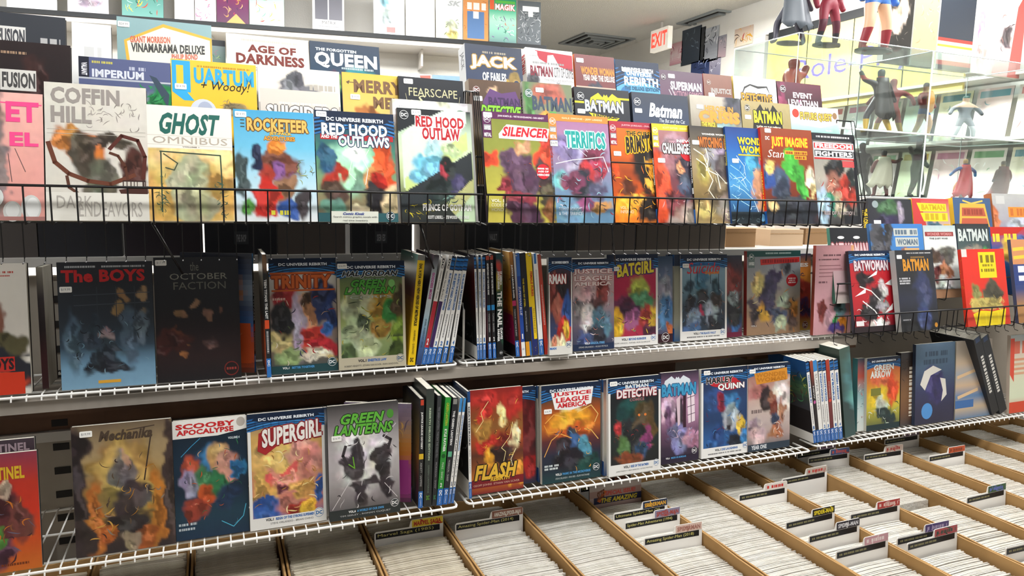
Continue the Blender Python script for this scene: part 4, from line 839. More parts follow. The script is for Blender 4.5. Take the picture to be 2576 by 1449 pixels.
US = [(1201, 1206, 1192, 642, 'upright white spine whose dark red back cover faces the bookend', rb_spine('SUPERWOMAN THE MIDNIGHT HOUR', '3'), 'G 2a2430 6a2428 5a2024 3a1c20 22242a 1e2026 f0efec;R 8 66 90 86 1d1f24;R 0 87 100 100 efeeea;S 20 51 10 68 84 84 6 4a4a50 8a8a90', .165),
      (1207, 1213, 1203, 642, 'middle one of three upright white spines right of the bookend', rb_spine('SUPERWOMAN REDISCOVERY', '2'), 'e6e4e0', .16),
      (1215, 1222, 1213, 642, 'upright white spine left of the slim black spines', rb_spine('SUPERWOMAN WHO KILLED', '1'), 'e6e4e0', .16),
      (1229, 1237, 1222, 641, 'slim black spine with a cyan square, the one beside the white spines', 'G 1d1e22;N 0;R 0 1 100 5 b04a3a;T 26 8 76 38 f0f0f0 vb ADVENTURES OF THE SUPER SONS;R 0 48 100 53 2f8fd0;T 30 56 70 74 b8b8b8 v TOMASI - BARBERI;T 30 79 70 83 f0f0f0 b 1' + TAIL, 'G 2a2c3a 5a4a70 c88a98 2a2c34', .16),
      (1240, 1248, 1232, 640, 'slim black spine with a cyan square, the one beside the thick black spine', 'G 1d1e22;N 0;R 0 1 100 5 b04a3a;T 26 8 76 38 f0f0f0 vb ADVENTURES OF THE SUPER SONS;R 0 48 100 53 2f8fd0;T 30 56 70 74 b8b8b8 v TOMASI - BARBERI;T 30 79 70 83 f0f0f0 b 2' + TAIL, '4a2a28', .16),
      (1250, 1266, 1248, 637, 'thick black spine with large white wobbly lettering', 'G 24424a 2c4a3a 1a1c1e 141618;N .05;B 30 14 30 6 b83a30 .5;B 30 26 30 8 c8b03a .6;B 80 70 20 20 2c5a44 .7;T 12 17 50 34 f0f0f0 vb JUSTICE LEAGUE;T 55 17 88 30 f0f0f0 vb OF AMERICA;T 14 36 84 70 f4f4f2 vb THE NAIL;T 55 71 90 82 f0f0f0 vb DAVIS;T 12 72 45 84 f0f0f0 vb FARMER;D 64 95 26 f0f0f0 141618', '1c2024', .16),
      (1298, 1307, 1280, 634, 'black spine with white lettering whose amber and crimson back cover shows at its left', 'G c8883a 1d1c1f 1d1c1f 1d1c1f 1d1c1f;N 0;T 26 12 76 44 f0f0f0 vb JUSTICE LEAGUE DARK;R 0 46 100 51 b02a5a;T 30 54 70 80 b8b8b8 v TYNION IV - MARTINEZ BUENO' + TAIL, 'G c89a5a d8a848 b07a3a c8742a e08a2c 8a1c44 9a1c4c 8a1c44 1a1416;R 4 60 96 88 9c1c50;R 0 89 100 100 1c1418;T 8 62 40 66 e0b0c0 b DARK!;S 16 52 20 68 80 86 5 b84a70 c86a88;S 30 53 6 6 94 56 7 e0b060 8a4a24 f0c87a 5a3420', .15),
      (1308, 1313, 1291, 637, 'thin brown and grey spine between the black one and the blue one', 'G d8d8dc b8b8bc 8a5a48 7a3424 8a3020;N .05', '8a3a2a', .15),
      (1313, 1322, 1297, 637, 'white-footed royal blue spine with italic white lettering', 'G c83a34 2a4a9a 24489a 24489a;N 0;R 0 0 100 22 3a6ab8;B 50 10 40 8 b83a34 .6;R 0 22 100 86 254a9c;T 22 32 80 60 f0f0f0 vi SUPERMAN BLUE;T 34 78 66 83 f0f0f0 b 1;R 0 86 100 100 f0f0ee;D 50 93 34 24489a f0f0ee', '24489a', .15),
      (1324, 1338, 1307, 637, 'black spine with an orange foot and yellow lettering', 'G 1f2026;N 0;T 20 24 46 52 d8c02c vb THE MAN OF STEEL;T 28 56 48 76 c8c8c8 v BRIAN MICHAEL BENDIS;R 0 86 66 100 e09a24;R 66 86 100 100 2f6ab0', '1a1b20', .15),
      (1340, 1354, 1322, 637, 'yellow over navy thick spine with red lettering', 'G f0cc20 f0cc20 ecc81e 24306c 222c68;N .03;R 0 52 46 100 24306c;R 46 0 100 84 f0cc20;T 52 18 92 42 c83028 vb FEMALE FURIES;Q 56 54 88 78 b89a20 v;S 12 55 50 70 96 96 9 24306c e8c81c', 'd8b41c', .15),
      (1357, 1368, 1340, 638, 'plain white spine with a thin blue tail before the red one', 'G f0efec;N 0;R 20 0 70 10 3a7ac0;Q 40 16 66 70 c0c0c4 v' + TAIL, 'e6e4e0', .15),
      (1371, 1380, 1351, 640, 'red spine at the right end of the upright row on the middle shelf', 'G 9a4a3a b83c2c b5301f b02c20;N .05;Q 36 30 70 70 d0a098 v', 'a83424', .15)]
for xa, xb, xt, yt, lb, ar, sd, dp in US:
    yb = 918 - (xa - 1201) * .082
    spine_book('mid', (xa, yb), (xb, yb - .5), (xt + (xb - xa) / 2, yt), lb, ar, side=sd, depth=dp, group='upright spines on the middle shelf', y=1.668)
shelf_book('mid', (1382, 897), (1440, 889), (1376, 648), 'dark red and navy book half hidden at its left by the red spine',
  'G 1c3048 4a2024 3a2a30 2f3a5c 34426a;RB 14;B 30 40 40 24 6a2c24 .5;B 50 42 12 4 d84a3c .5;B 60 30 30 14 241c20 .6;B 40 56 30 14 8a4a3c .5;B 80 60 26 20 2a4a84 .5;B 66 76 28 12 a82a24 .4;B 74 74 16 6 d8b03c .4;B 40 90 40 10 d0c4a0 .6;B 20 88 14 10 b8785c .5;T 0 17 74 27 f0eeec b/a02a2c RMAN;W d8d6d0 9;T 2 92 30 94.5 2f6ab0 b MAN;D 84 90 14 1f4f7a d8d6d0', dy=.004, spine='b8b6b0')
shelf_book('mid', (1441, 888), (1545, 878), (1433, 652), 'pale pink book with white block title outlined in red, behind the crimson cover',
  'G 20384e c8b0b0 b89a9c 8a7a88 5a5468 2f3a54;RB 13;B 30 40 26 14 c8a4a8 .6;B 70 36 16 14 8a3a34 .5;B 60 50 20 10 5a3a3a .5;B 16 56 16 14 6f6a70 .6;B 40 66 20 16 d8cccc .7;B 70 70 24 16 54788a .6;B 60 84 20 10 24242c .5;B 30 88 20 8 4a5a8a .5;S 44 45 4 30 96 92 5 e6d8d8 5a4a58 8fa8b4 3a3440 b87a70;T 2 11 96 17.5 e6d6d4 b/a84a48 JUSTICE;T 4 18.5 96 24 e6d6d4 b/a84a48 LEAGUE;T 4 25 94 29.5 e6d6d4 b/a84a48 AMERICA;R 0 93 100 100 22304e;' + vol('VOL.4|SURGICAL STRIKE', 'STEVE ORLANDO - HUGO PETRUS', True), dy=.012, spine='c8b8b8')
shelf_book('mid', (1527, 877), (1655, 864), (1518, 641), 'crimson pink graphic novel with jagged yellow title and a green gloved shape, middle shelf',
  'G 1f4a70 b8244c b0244c a83048 b02c48;RB 15;B 64 38 20 14 a8b04a .5;B 70 52 24 12 4f8a62 .4;B 30 56 24 14 6a2c4c .4;B 44 64 26 10 3c2038 .5;B 50 72 16 12 9a5a86 .4;B 20 74 14 18 d8a82c .5;B 78 72 14 14 a83c34 .6;B 84 84 16 10 4a2438 .5;B 12 88 10 10 dcb02c .6;B 92 68 8 10 d8b43a .5;S 20 46 8 60 90 90 5 e0c040 8a2a4a 5a2a4a 6a9a6a;P 5a3a72 20 15 34 9 46 13 62 9 72 14 92 10 88 22 14 22;T 20 11 92 25 e8d43c bu/4a2a5c BATGIRL;W eceae6 11;' + vol('VOL.1|BEYOND BURNSIDE', 'HOPE LARSON - RAFAEL ALBUQUERQUE') + ';D 91 92 6 1f6aa8 eceae6', spine='d8d6d0', price=(10, 13, '$16.99'))
shelf_book('mid', (1600, 873), (1692, 862), (1592, 646), 'blue-grey cover with a maroon foot peeping out right of the crimson cover',
  'G 1c3a58 5a6a88 6a7484 7a7a8c 5a6a8a 4a2430;B 80 40 20 20 8a8a98 .6;B 80 66 20 20 4a78a8 .6;B 90 84 12 6 c86a3a .5;S 30 47 50 16 96 86 5 a8b0c0 2a3240 5a7aa0 c8c8d0;R 0 90 100 100 3a1c24;D 80 94 12 f0f0f0 3a1c24', dy=.02, spine='3a4a60')
for q in range(3):
    shelf_book('mid', (1680 + q * 8, 868 - q), (1790 + q * 8, 856 - q), (1664 + q * 8, 641), 'spare copy edge stacked behind the cover with the red script title, middle shelf',
      'G 14233c 8a8a78 9a9a8a 8a8a7a 24486c;R 0 0 100 13 14233c', dy=.048 - q * .013, t=.011, spine='c8c8c0|R 0 0 100 13 1c4a80;R 0 85 100 100 2766b4', group='spare copies on the middle shelf')
shelf_book('mid', (1711, 861), (1828, 848), (1695, 642), 'white framed graphic novel with red handwritten title over blue-black faces, middle shelf',
  'G 1c4468 7fa0b4 6a8a9c 3a4a5a 2f3844 34485c;RB 15;B 44 30 12 12 3a6a84 .5;B 20 36 10 10 2a4454 .5;B 76 38 12 10 24404e .5;B 20 58 12 10 2a2c34 .5;B 48 52 12 12 24242a .5;B 76 54 12 10 3a3230 .5;B 30 74 14 12 8aa0b8 .5;B 66 72 14 14 a8b8c4 .5;B 46 68 5 6 b83a58 .5;B 74 84 20 12 22262e .6;B 24 88 14 8 4a6a94 .6;L 1c2a38 1.2 22 18 22 44;L 1c2a38 1.2 36 18 36 34;L 1c2a38 1.2 64 18 64 34;L 1c2a38 1.2 82 18 82 44;S 34 48 6 40 94 88 4 b8c4cc 1c2028 5a84a8 8a6a5c;T 14 9 84 22 c8303a i Suicide;T 52 19 82 24 d8843c b Squad;W eceae6 11;' + vol('VOL.1|THE BLACK VAULT', 'ROB WILLIAMS - JIM LEE - PHILIP TAN') + ';D 91 92 6 1f6aa8 eceae6', spine='d8d6d0', price=(5, 10, '$16.99'))
shelf_book('mid', (1770, 858), (1866, 847), (1752, 644), 'dark red and black cover partly behind the white framed one with handwriting',
  'G 242c40 4a242c 5a2a2c 2c2a2c 24405c 6a1c34;B 70 30 26 18 7a2c28 .6;B 80 54 16 10 8a9a9c .5;B 80 74 20 16 26262c .6;B 84 88 16 6 2f5a8a .5;S 26 49 50 10 96 90 5 8a3a34 1c1c20 5a6a6a;R 0 94 100 100 6a1c38', dy=.014, spine='5a1c24')
shelf_book('mid', (1878, 846), (2012, 834), (1850, 632), 'grey book with dark teal top band, red slanted title and red round badge',
  'G 8a9098 8f9296 9a9896 a89a8c b08f74 9a7a5c;R 0 0 100 7 24504e;Q 34 2 82 4 a8c0bc;B 46 34 13 12 3a2f4c .4;B 40 48 18 18 44415e .4;B 44 64 12 14 45425f .4;B 56 78 14 12 55607e .5;B 70 60 12 8 9fb59c .6;B 60 88 12 8 b4c4a4 .6;B 24 40 10 12 c8b070 .5;B 14 74 10 16 4a4048 .5;B 84 78 12 18 5a4a44 .6;B 70 20 12 8 4a4c52 .6;B 90 70 10 10 c88a4a .6;B 30 72 8 10 d0a03c .6;S 24 56 10 20 94 94 5 c8844a 6a6a7a d8c89a 3a3a4a;R 2 7 14 20 6a7a78;D 8 7 5 e8ecea 24504e;T 3 13 13 17 dfe4e2 b UNIVERSE;P c0302c 24 10 98 8 98 14 25 17;Q 28 10.5 94 14.5 8a1c20;E 84 36 11 7.6 b8242c;Q 77 33 91 34.5 f0e4e4;T 78 35.5 90 37 f0e4e4 b AGE OF;Q 77 38 91 39.5 f0e4e4;T 8 88 18 90 d8d4d0 b VOL.1', spine='8a2420', t=.014)
shelf_book('mid', (1926, 842), (2038, 831), (1908, 640), 'orange and navy cover strip right of the grey one with the red badge',
  'G 22344e c8782c d88a34 b03c24 8a2c2c d0a03c;B 84 50 16 14 a8382c .6;B 86 70 14 10 4a2c50 .6;T 74 12 94 17 d8d0c8 b ES;D 88 93 7 d8c8c0 7a3a24;S 20 57 60 18 96 86 6 d89a44 7a2c2c 3a2c4c', dy=.016, spine='2c3a54')
shelf_book('mid', (2046, 831), (2140, 823), (2020, 618), 'pink back cover of a graphic novel standing askew at the end of the middle shelf',
  'G c08a90 c4949a cc9aa2 c8949c b88a90;N .08;Q 20 10 66 12 5a3c44;Q 8 15 62 16.5 5a3c44;R 10 22 66 23 9a6a72;R 10 26 70 27 9a6a72;R 10 30 64 31 9a6a72;R 10 34 68 35 9a6a72;Q 10 40 32 42 6a4450;B 70 70 16 14 6f9298 .5;B 66 62 14 8 24302c .5;B 22 74 12 14 6a2a28 .5;B 44 84 14 10 b8909a .6;B 80 90 14 10 d8882c .5;B 62 94 22 6 4a3a78 .5;B 60 84 6 6 2f8a4a .5;P d8a070 93 0 100 0 100 84 95 80', dy=-.07, lean=3, spine='8a3a2c')
# ------------------------------------------------------------------ right wire rack under the figures
CG = 'books in the lower right wire rack'
rack_book('cfront', (2134, 632), (2238, 629), 'red and black book with pale tall title under a striped banner, lower right rack',
  'G 1f4a78 b5222c b02029 a81e28 9a1c28 4a1820;RB 14;B 36 36 22 10 221c20 .5;B 60 58 20 14 2c282c .5;B 40 74 22 12 1c1a1e .5;B 78 44 10 10 c8c4c4 .4;B 70 66 12 10 8a8688 .5;B 60 90 24 6 d0cccc .4;P eceae8 40 34 66 24 62 30;P eceae8 6 56 34 46 32 52;P e6e4e2 74 78 96 66 94 74;P e6e4e2 80 42 98 36 97 44;L e8e6e4 2 24 62 50 74 66 88;L e0dedc 2 20 44 46 50 66 62;S 22 60 6 30 94 86 5 eceae8 1a181c d8363c;T 10 12 92 25 d8c8cc b/6a3a48 BATWOMAN;R 4 86 22 92 d8d4d4;R 0 93 100 100 2a2024', group=CG, spine='3a3a44', dy=.03)
rack_book('cfront', (2250, 629), (2345, 629), 'black graphic novel with amber dripping title and grey page block, lower right rack',
  'G 22242a 26272c 1f2126 24283a 1e2026 1a1c20;B 66 50 22 26 2c3352 .6;B 62 84 18 14 34406a .6;Q 30 3 94 4.5 b8b8b8;T 18 11 86 26 c8882c b BATMAN;Q 40 8 76 10 8a6a3a;Q 6 34 34 36 c0c0c4;Q 6 37 34 39 c0c0c4;Q 6 40 34 42 c0c0c4;Q 6 85 26 86.5 9a9a9e;E 92 94 4 3 c8882c', group=CG, t=.02, spine='a8a8a6', price=(4, 6, '$24.99'))
rack_book('cfront', (2417, 627), (2524, 626), 'bright red graphic novel with a yellow title plate and yellow foot, lower right rack',
  'G d8291c d62a1c d22a1c c82c1e c83422;N .04;R 38 4 78 38 e2c81e;Q 42 8 74 18 7a6a14;Q 46 20 70 23 7a6a14;Q 42 26 74 30 7a6a14;R 0 0 12 10 d8c8c4;B 66 56 22 14 4c483a .4;B 26 56 14 10 7a7a44 .5;B 50 72 38 8 b8a85c .5;B 20 74 12 10 c8b460 .5;P e0c81c 14 84 34 80 60 82 92 79 86 100 20 100;Q 18 84 84 97 d8bc18;S 16 61 16 66 88 78 6 d8cc7a 8a7a44 b8a050', group=CG, spine='c8301e|S 14 62 10 10 90 90 30 e08a2c d86a24')
rack_book('cfront', (2542, 604), (2650, 600), 'blue and tan book cut by the picture edge in the lower right rack',
  'G c87a5a b86a4c 2c3f7a 2a3c74 a87a4a a47446;N .05;R 0 0 30 30 c8885c;L e0c040 5 4 12 26 11;L e0c040 5 4 22 26 21;R 0 30 100 55 2c3f7a;Q 10 32 24 50 d8dce6 v', group=CG, spine='4a4a60')
rack_book('cmiddle', (2086, 572), (2180, 574), 'black topped book with white slits and pinkish block title, lower right rack middle tier',
  'G 22242a 22242a c8a8ac c0a0a6 b0a8a0;R 0 0 100 20 22242a;E 28 13 9 2 e8e6e4;E 70 13 9 2 e8e6e4;T 2 20 98 44 d8bcc0 b/8a4a50 BATWOMAN;Q 40 48 90 54 b8c8c0', group=CG, spine='3f7a68')
rack_book('cmiddle', (2186, 563), (2319, 563), 'cornflower blue graphic novel with two grey title bars, lower right rack middle tier',
  'G 3a76b8 3a76b4 3872b0 3670ac;N .04;B 14 30 12 40 4a4a50 .5;B 34 34 8 40 3a3a40 .5;R 44 6 90 16 b4b8b2;Q 47 8 88 14 5a6a7a;R 46 18 90 30 b4b8b2;T 49 20 88 28 5a6a7a b WOMAN;R 62 32 90 35 c8a070;B 66 42 8 8 8a5a3c .4;B 80 42 12 5 b8c8d0 .4', group=CG, spine='2c5a8c')
rack_book('cmiddle', (2321, 566), (2402, 568), 'white book with a dull red title bar in the gap of the lower right rack',
  'G a8b8bc d8d8d4 cfcfca c8c8c4 b8b4ae;R 4 9 92 15 8a3030;T 10 10 86 14 c88a88 b WONDER WOMAN;T 16 17 74 20 5a5a5c b THE JUST WAR;B 64 40 34 14 5a5450 .4;B 20 44 24 10 5c4a40 .5;B 60 62 24 10 a06a4c .5;B 34 70 14 12 5a2c2c .5;B 60 84 28 14 b8b8b8 .5;R 0 88 100 100 9a7458', group=CG, spine='b0b0ac')
rack_book('cmiddle', (2404, 563), (2486, 563), 'black banner graphic novel with ragged white title, lower right rack middle tier',
  'G 20242a 3a4a4c 5a6a68 6a5a58 4a4a5a;T 4 7 94 24 c4ccc8 b BATMAN;B 40 42 30 12 8a8474 .6;B 84 44 12 10 4a8a4a .6;S 20 63 6 30 94 60 6 c8c4b8 3a3a48 6a7a5a', group=CG, spine='22304a')
rack_book('cmiddle', (2490, 571), (2600, 571), 'red, yellow and blue comic collection at the right edge, lower right rack middle tier',
  'G b8241c 3a5a94 2c6aa8 2a5c98;P b8241c 0 0 80 0 60 10 0 14;Q 4 10 62 22 e0c83a;B 40 36 24 18 c8a44a .5;B 70 22 16 10 44589a .5', group=CG, spine='2c6aa8')
rack_book('crear', (2182, 500), (2291, 500), 'near-black hardcover with yellow stacked letters on its spine, lower right rack rear tier',
  'G 26282e 2a2a34 2c2838 221f2c;B 44 14 24 10 3a5a3c .7;B 72 20 8 16 8a8294 .5;B 72 44 6 8 c89a90 .5;B 40 40 30 18 2a2644 .7;E 16 8 7 5 8a9698;R 10 30 26 37 e6e4e0', group=CG, t=.03, spine='22232a|T 20 14 84 40 e0c02a vb THE LONG', hard=True)
rack_book('crear', (2293, 500), (2385, 500), 'red and yellow hardcover with slanted yellow title panels, lower right rack rear tier',
  'G b83a3a b8b4a4 b8b0a0;P b83a3a 0 0 22 0 40 60 0 60;P e0c82a 12 6 92 7 92 18 20 18;T 24 8 88 16 b89a1c b BATMAN;P e0c82a 20 20 94 20 94 32 28 32;Q 32 21 90 30 b89a1c;B 54 42 22 10 3f5a70 .4;R 80 36 98 44 d0a02c', group=CG, t=.03, spine='e0b82a', hard=True)
rack_book('crear', (2396, 498), (2490, 498), 'blue hardcover with a large brick red shield title, lower right rack rear tier',
  'G 3a5478 34507a 4a688c 8aa0ac;P c8a040 18 8 84 8 96 54 8 54;P a8503a 22 14 80 14 84 26 20 26;P b0543c 20 29 86 29 93 52 12 52;Q 26 16 76 24 8a3a2c;L d8b050 3 26 4 48 8 78 4', group=CG, t=.03, spine='e0b02c', hard=True)
rack_book('crear', (2494, 488), (2610, 488), 'grey and violet hardcover with an orange bar, end of the lower right rear tier',
  'G a8a8a6 9a98a0 7a7494 8a8294;R 32 18 86 32 dc8430;Q 36 20 82 30 b8642a;B 54 42 26 8 b0b8c0 .5;R 8 3 26 14 b8b8b6;B 4 36 10 20 b8643c .5', group=CG, t=.03, spine='a8623c', hard=True)

# ------------------------------------------------------------------ lower white shelf
shelf_book('low', (-105, 1460), (107, 1425), (-92, 1152), 'orange and red graphic novel with yellow title, far left of the lower shelf',
  'G 8a3a4c b83424 c8341f c8501f c86a24;T 30 11 84 22 d8b02c b SENTINEL;B 50 50 30 24 5c2c30 .5;B 56 30 8 7 b8a088 .4;B 76 56 14 20 6a3a34 .6;B 40 84 26 16 5a3448 .6;B 48 70 8 10 4a7a34 .4;S 30 71 20 34 90 86 6 8a5a34 4a2c34 c8742c 6a6a80;Q 44 93 84 95 7a3a1c', lean=4, spine='3a3436')
shelf_book('low', (-110, 1448), (102, 1414), (-97, 1118), 'dark book with silver letters standing behind the orange and red one',
  'G 4a3c44 3a3238 2c2a2e 2a2a2c;T 30 3 94 10 a8929a b SENTINEL;N .05', dy=.03, lean=4, spine='22242a', t=.014)
shelf_book('low', (192, 1400), (443, 1372), (182, 1075), 'bronze and dark brown graphic novel with golden ring artwork, left on the lower shelf',
  'G 6a5a48 9a8664 a88f64 8a6f48 5a4638 3a2e2c 2c2426;B 50 50 38 38 8a6a34 .5;B 50 46 28 30 b89a58 .5;B 22 70 8 30 a8642a .5;B 82 68 8 30 b0702c .5;B 50 36 14 14 6a6462 .5;B 50 26 5 5 b08a74 .5;B 54 58 18 14 3c3234 .5;B 52 78 20 14 2c2628 .5;B 30 86 10 8 a85a24 .5;B 70 90 12 8 9a5224 .5;B 56 92 11 8 8a7c64 .4;B 4 50 10 60 33292a .6;B 97 50 8 60 3a2e2c .6;T 26 5 80 13 4a3c30 bi Mechanika;L 40322a 1.4 78 12 70 46;L 40322a 1 54 6 82 4;S 40 72 14 24 88 92 5 c89a4a 5a4a3a 3a2c2a a8742c 8a7a6a', lean=5, spine='2c2426', price=(8, 4, '$19.99'))
shelf_book('low', (444, 1367), (628, 1331), (444, 1060), 'deep blue-black graphic novel with white title panel and red block letters, lower shelf',
  'G 14202c 162838 183044 15283a 1a3a4c 14304a;B 56 34 20 12 3f7aa8 .7;B 60 32 16 12 b08a5c .5;B 74 40 16 12 c08a78 .5;B 26 44 14 10 a84a34 .5;B 40 52 14 12 3a6a48 .5;B 44 64 14 10 b04a24 .5;B 26 74 18 10 8a3a2c .5;B 60 56 14 12 2c6a44 .5;B 20 52 12 10 8a86a0 .6;B 70 66 18 12 1f3450 .6;B 88 42 10 6 2a6a98 .4;L 4fb0d0 1.2 62 88 78 94 92 86 96 76;L 3f90b8 1 10 30 24 22 36 16;S 34 73 6 18 94 90 4 4a7a8a 1a2c3a c8a07a 2f6a4a b8562c;P eceae6 0 0 100 0 100 11 60 15 0 15;T 4 3 84 7.5 c8282c b SCOOBY;T 5 8 82 12.5 c8282c b APOCALYPSE;E 92 5 6 4 b8b0a8;T 74 17 90 19 c8d4da b VOLUME 4;Q 4 86 28 88 b8c4cc;Q 4 90 26 92 b8c4cc', lean=5, spine='14202c')
for q in range(2):
    shelf_book('low', (655 + q * 6, 1333 - q), (834 + q * 5, 1302 - q), (648 + q * 6, 1040), 'spare copy edge behind the white framed cover with the white title on red, lower shelf',
      'G 14233c d0d0ce d4d4d2 d4d4d2 c8c8c6', dy=.024 - .012 * q, t=.011, lean=5, spine='d0d0cc', group='spare copies on the lower shelf')
shelf_book('low', (630, 1339), (822, 1306), (627, 1043), 'white framed graphic novel with white title shaded in red and golden swirls, lower shelf',
  'G 1f4a78 c8a05c c89a58 c88a68 c8806c 2f6ab0;RB 14;B 30 40 26 18 d8b46a .5;B 72 38 24 16 c88a7c .4;B 78 48 16 10 b87a6e .5;B 40 60 26 12 d0887c .5;B 20 66 16 16 d0a85a .5;B 70 68 18 10 c89a54 .5;B 20 84 16 14 2f5aa0 .5;B 52 80 20 8 b87468 .6;B 66 88 22 10 b8342c .4;B 74 86 14 8 dcb43c .4;B 90 74 8 14 2f5aa0 .5;B 46 66 10 4 5a2a34 .5;B 30 58 8 3 d05a58 .5;B 52 50 8 3 d05a58 .5;S 40 74 6 34 94 90 5 e6cc8a a8783c f0dca8 c88a5c;P a82c30 14 17 34 12 96 13 98 18 40 28 22 36 12 32;T 18 14 96 30 eeebe6 bu/8a2428 SUPERGIRL;W e6e5e2 10;T 20 91 30 93.4 22262c b VOL.1;T 33 91 84 93.4 2f6ab0 b REIGN OF THE CYBORG SUPERMEN;T 26 95 82 96.6 5a5a5a - STEVE ORLANDO - BRIAN CHING;D 90 92 7 1f6aa8 e6e5e2', lean=5, spine='d8d6d2')
shelf_book('low', (830, 1309), (1007, 1291), (826, 1023), 'grey burst graphic novel with green slanted title and dark silhouettes, lower shelf',
  'G 3a3838 7a7476 a8a2a4 b0aaac a09a9c 7a7476 3a3a3c;B 50 46 36 30 cac6c8 .8;B 26 50 12 8 3a3438 .4;B 40 46 8 14 342e32 .4;B 36 56 12 10 3a3438 .4;B 70 48 12 9 3a3236 .4;B 76 58 10 10 383034 .4;B 52 70 24 5 3a3438 .5;B 44 80 8 12 362f34 .5;B 80 74 8 12 362f34 .5;L 3a3438 4 26 52 20 44 24 36;L 3a3438 4 44 48 42 36;L 3a3438 4 84 42 88 34 78 30;L 6fae34 1.4 28 52 36 56 34 46;L d8d4d6 .8 4 90 30 66;L d8d4d6 .8 96 20 72 36;L d8d4d6 .8 10 20 30 36;L d8d4d6 .8 96 86 78 72;S 24 75 10 34 92 88 5 4a4448 c8c4c6 2c282c;T 18 8 80 17 5fae3c bi/1c2a1c GREEN;E 88 11 5 4 4a8a34;T 8 17.5 92 27 5fae3c bi/1c2a1c LANTERNS;R 0 91 100 100 2c3232;T 26 92.5 36 94.6 f0f0f0 b VOL.6;T 38 92.5 76 94.6 4f98d0 b A WORLD OF OUR OWN;T 14 96 86 97.6 c8c8c8 - TIM SEELEY - RONAN CLIQUET;D 92 91 6.5 f0f0f0 3a3e40', lean=5, spine='2c2c30', price=(5, 26, '$16.99'))
LG = 'spines on the lower shelf'
LSP = [(1034, 1045, 1038, 1016, 1297, 'black spine beside a magenta and amber back cover, first of the lower shelf spines', 'G 1d1c20;N 0;R 0 1 100 6 7a3a70;T 26 16 76 50 f0f0f0 vb JUSTICE LEAGUE DARK;R 0 51 100 56 a02a7a;T 30 58 70 80 b8b8b8 v TYNION IV - MARTINEZ BUENO' + TAIL, 'G 7a6a80 8a7484 b08a6a c8843a c8762c a03a8c b03c94 a8388c 241c24;R 0 57 96 92 a83c90;S 16 76 16 64 70 88 5 d088c0;B 50 12 16 14 b87a4a .5;S 14 77 10 6 90 52 8 d8a860 6a5a70 f0c890', .16),
       (1052, 1063, 1062, 1003, 1293, 'black spine with a red picture head and yellow square on the lower shelf', 'G 1a1a1d;N 0;R 20 1 90 6 c8442c;T 26 12 76 46 f0f0f0 vb JUSTICE LEAGUE ODYSSEY;R 0 50 100 55 d8b42c;T 30 58 70 80 b8b8b8 v ABNETT - SAMPERE' + TAIL, 'G 1c1c20 4a4024 6a4a24 3a2a20 1a1a1d', .16),
       (1066, 1085, 1083, 978, 1290, 'tall dark green-grey slipcase spine with pale lettering on the lower shelf', 'G 3a3f3c 3c4a40 34403a 2c302e 282a2a;N .06;T 40 16 64 60 b8c8b0 vb REBIRTH DELUXE EDITION;T 42 64 60 88 7a8a7c v GREEN LANTERNS;T 30 90 70 94 5f9a3a b DC', '30332f', .17),
       (1087, 1097, 1106, 995, 1288, 'charcoal spine with grey lettering next to the green spine', 'G 3a3d40 2c2e30 24262a 222428;N .04;T 28 10 74 56 8a8c90 v THE GREEN LANTERN - THE DAY THE STARS FELL;T 30 60 70 84 9a9a9c v MORRISON - SHARP;T 26 90 74 94 3f8a5a b DC', '2a2c2e', .16),
       (1098, 1112, 1128, 999, 1284, 'bright green spine with yellow and white lettering on the lower shelf', 'G 2f9a3a 2a8f34 268a30;N .04;T 28 5 74 26 d8d83a vi GREEN LANTERN;T 28 29 74 50 e6f0e4 vb KYLE RAYNER;E 50 54 36 2 1c5a24;T 32 60 68 76 c8e0c4 v MARZ - BANKS;T 34 79 66 83 f0f0f0 b 2' + TAIL, '1f6a28', .16),
       (1113, 1125, 1146, 1000, 1281, 'black spine with a small picture head right of the green spine', 'G 22242a;N 0;R 10 1 90 6 8a8a86;T 28 12 72 44 e8e8e8 vb THE GREEN LANTERN;R 10 50 90 55 5fae8a;T 30 58 70 78 b8b8b8 v MORRISON - SHARP' + TAIL, '1c1e22', .16),
       (1127, 1133, 1161, 1001, 1279, 'first of two thin white spines with sky blue heads on the lower shelf', WH + 'R 0 0 100 13 3f8ac8;T 24 16 76 50 5a5a60 vb DEATHSTROKE FALL OF SLADE;T 30 54 70 76 7a7a80 v PRIEST;T 30 79 72 83 3a4a6a b 5' + TAIL, 'd0d0ce', .15),
       (1135, 1141, 1170, 1001, 1278, 'second of two thin white spines with sky blue heads on the lower shelf', WH + 'R 0 0 100 13 3f8ac8;T 24 16 76 50 3f7ab8 vb DEATHSTROKE THE PROFESSIONAL;T 30 54 70 76 7a7a80 v PRIEST;T 30 79 72 83 3a4a6a b 3' + TAIL, 'd0d0ce', .15),
       (1180, 1187, 1179, 985, 1255, 'white spine whose black and white back cover angles out beside the red fiery cover', WH + 'R 0 0 100 10 1c4a80;T 24 14 76 50 4a4a50 vb DEATHSTROKE;T 30 54 70 76 7a7a80 v PRIEST - PAGULAYAN' + TAIL, 'G 22304a 8a8a90 4a4c52 2a2c32 22242a 1e2026 efeeea;R 6 52 94 82 23262c;S 18 78 14 56 86 80 7 8a8c92 c8c8cc;R 0 83 100 100 efeeea;T 10 88 40 90 4a4a50 b DC COMICS', .165)]
for xa, xb, xt, yt, yb, lb, ar, sd, dp in LSP:
    spine_book('low', (xa, yb), (xb, yb - 1), (xt, yt), lb, ar, side=sd, depth=dp, group=LG, y=1.572 if xa > 1150 else (1.6 if xa == 1034 else 1.562), yaw=66 if xa == 1034 else 0)
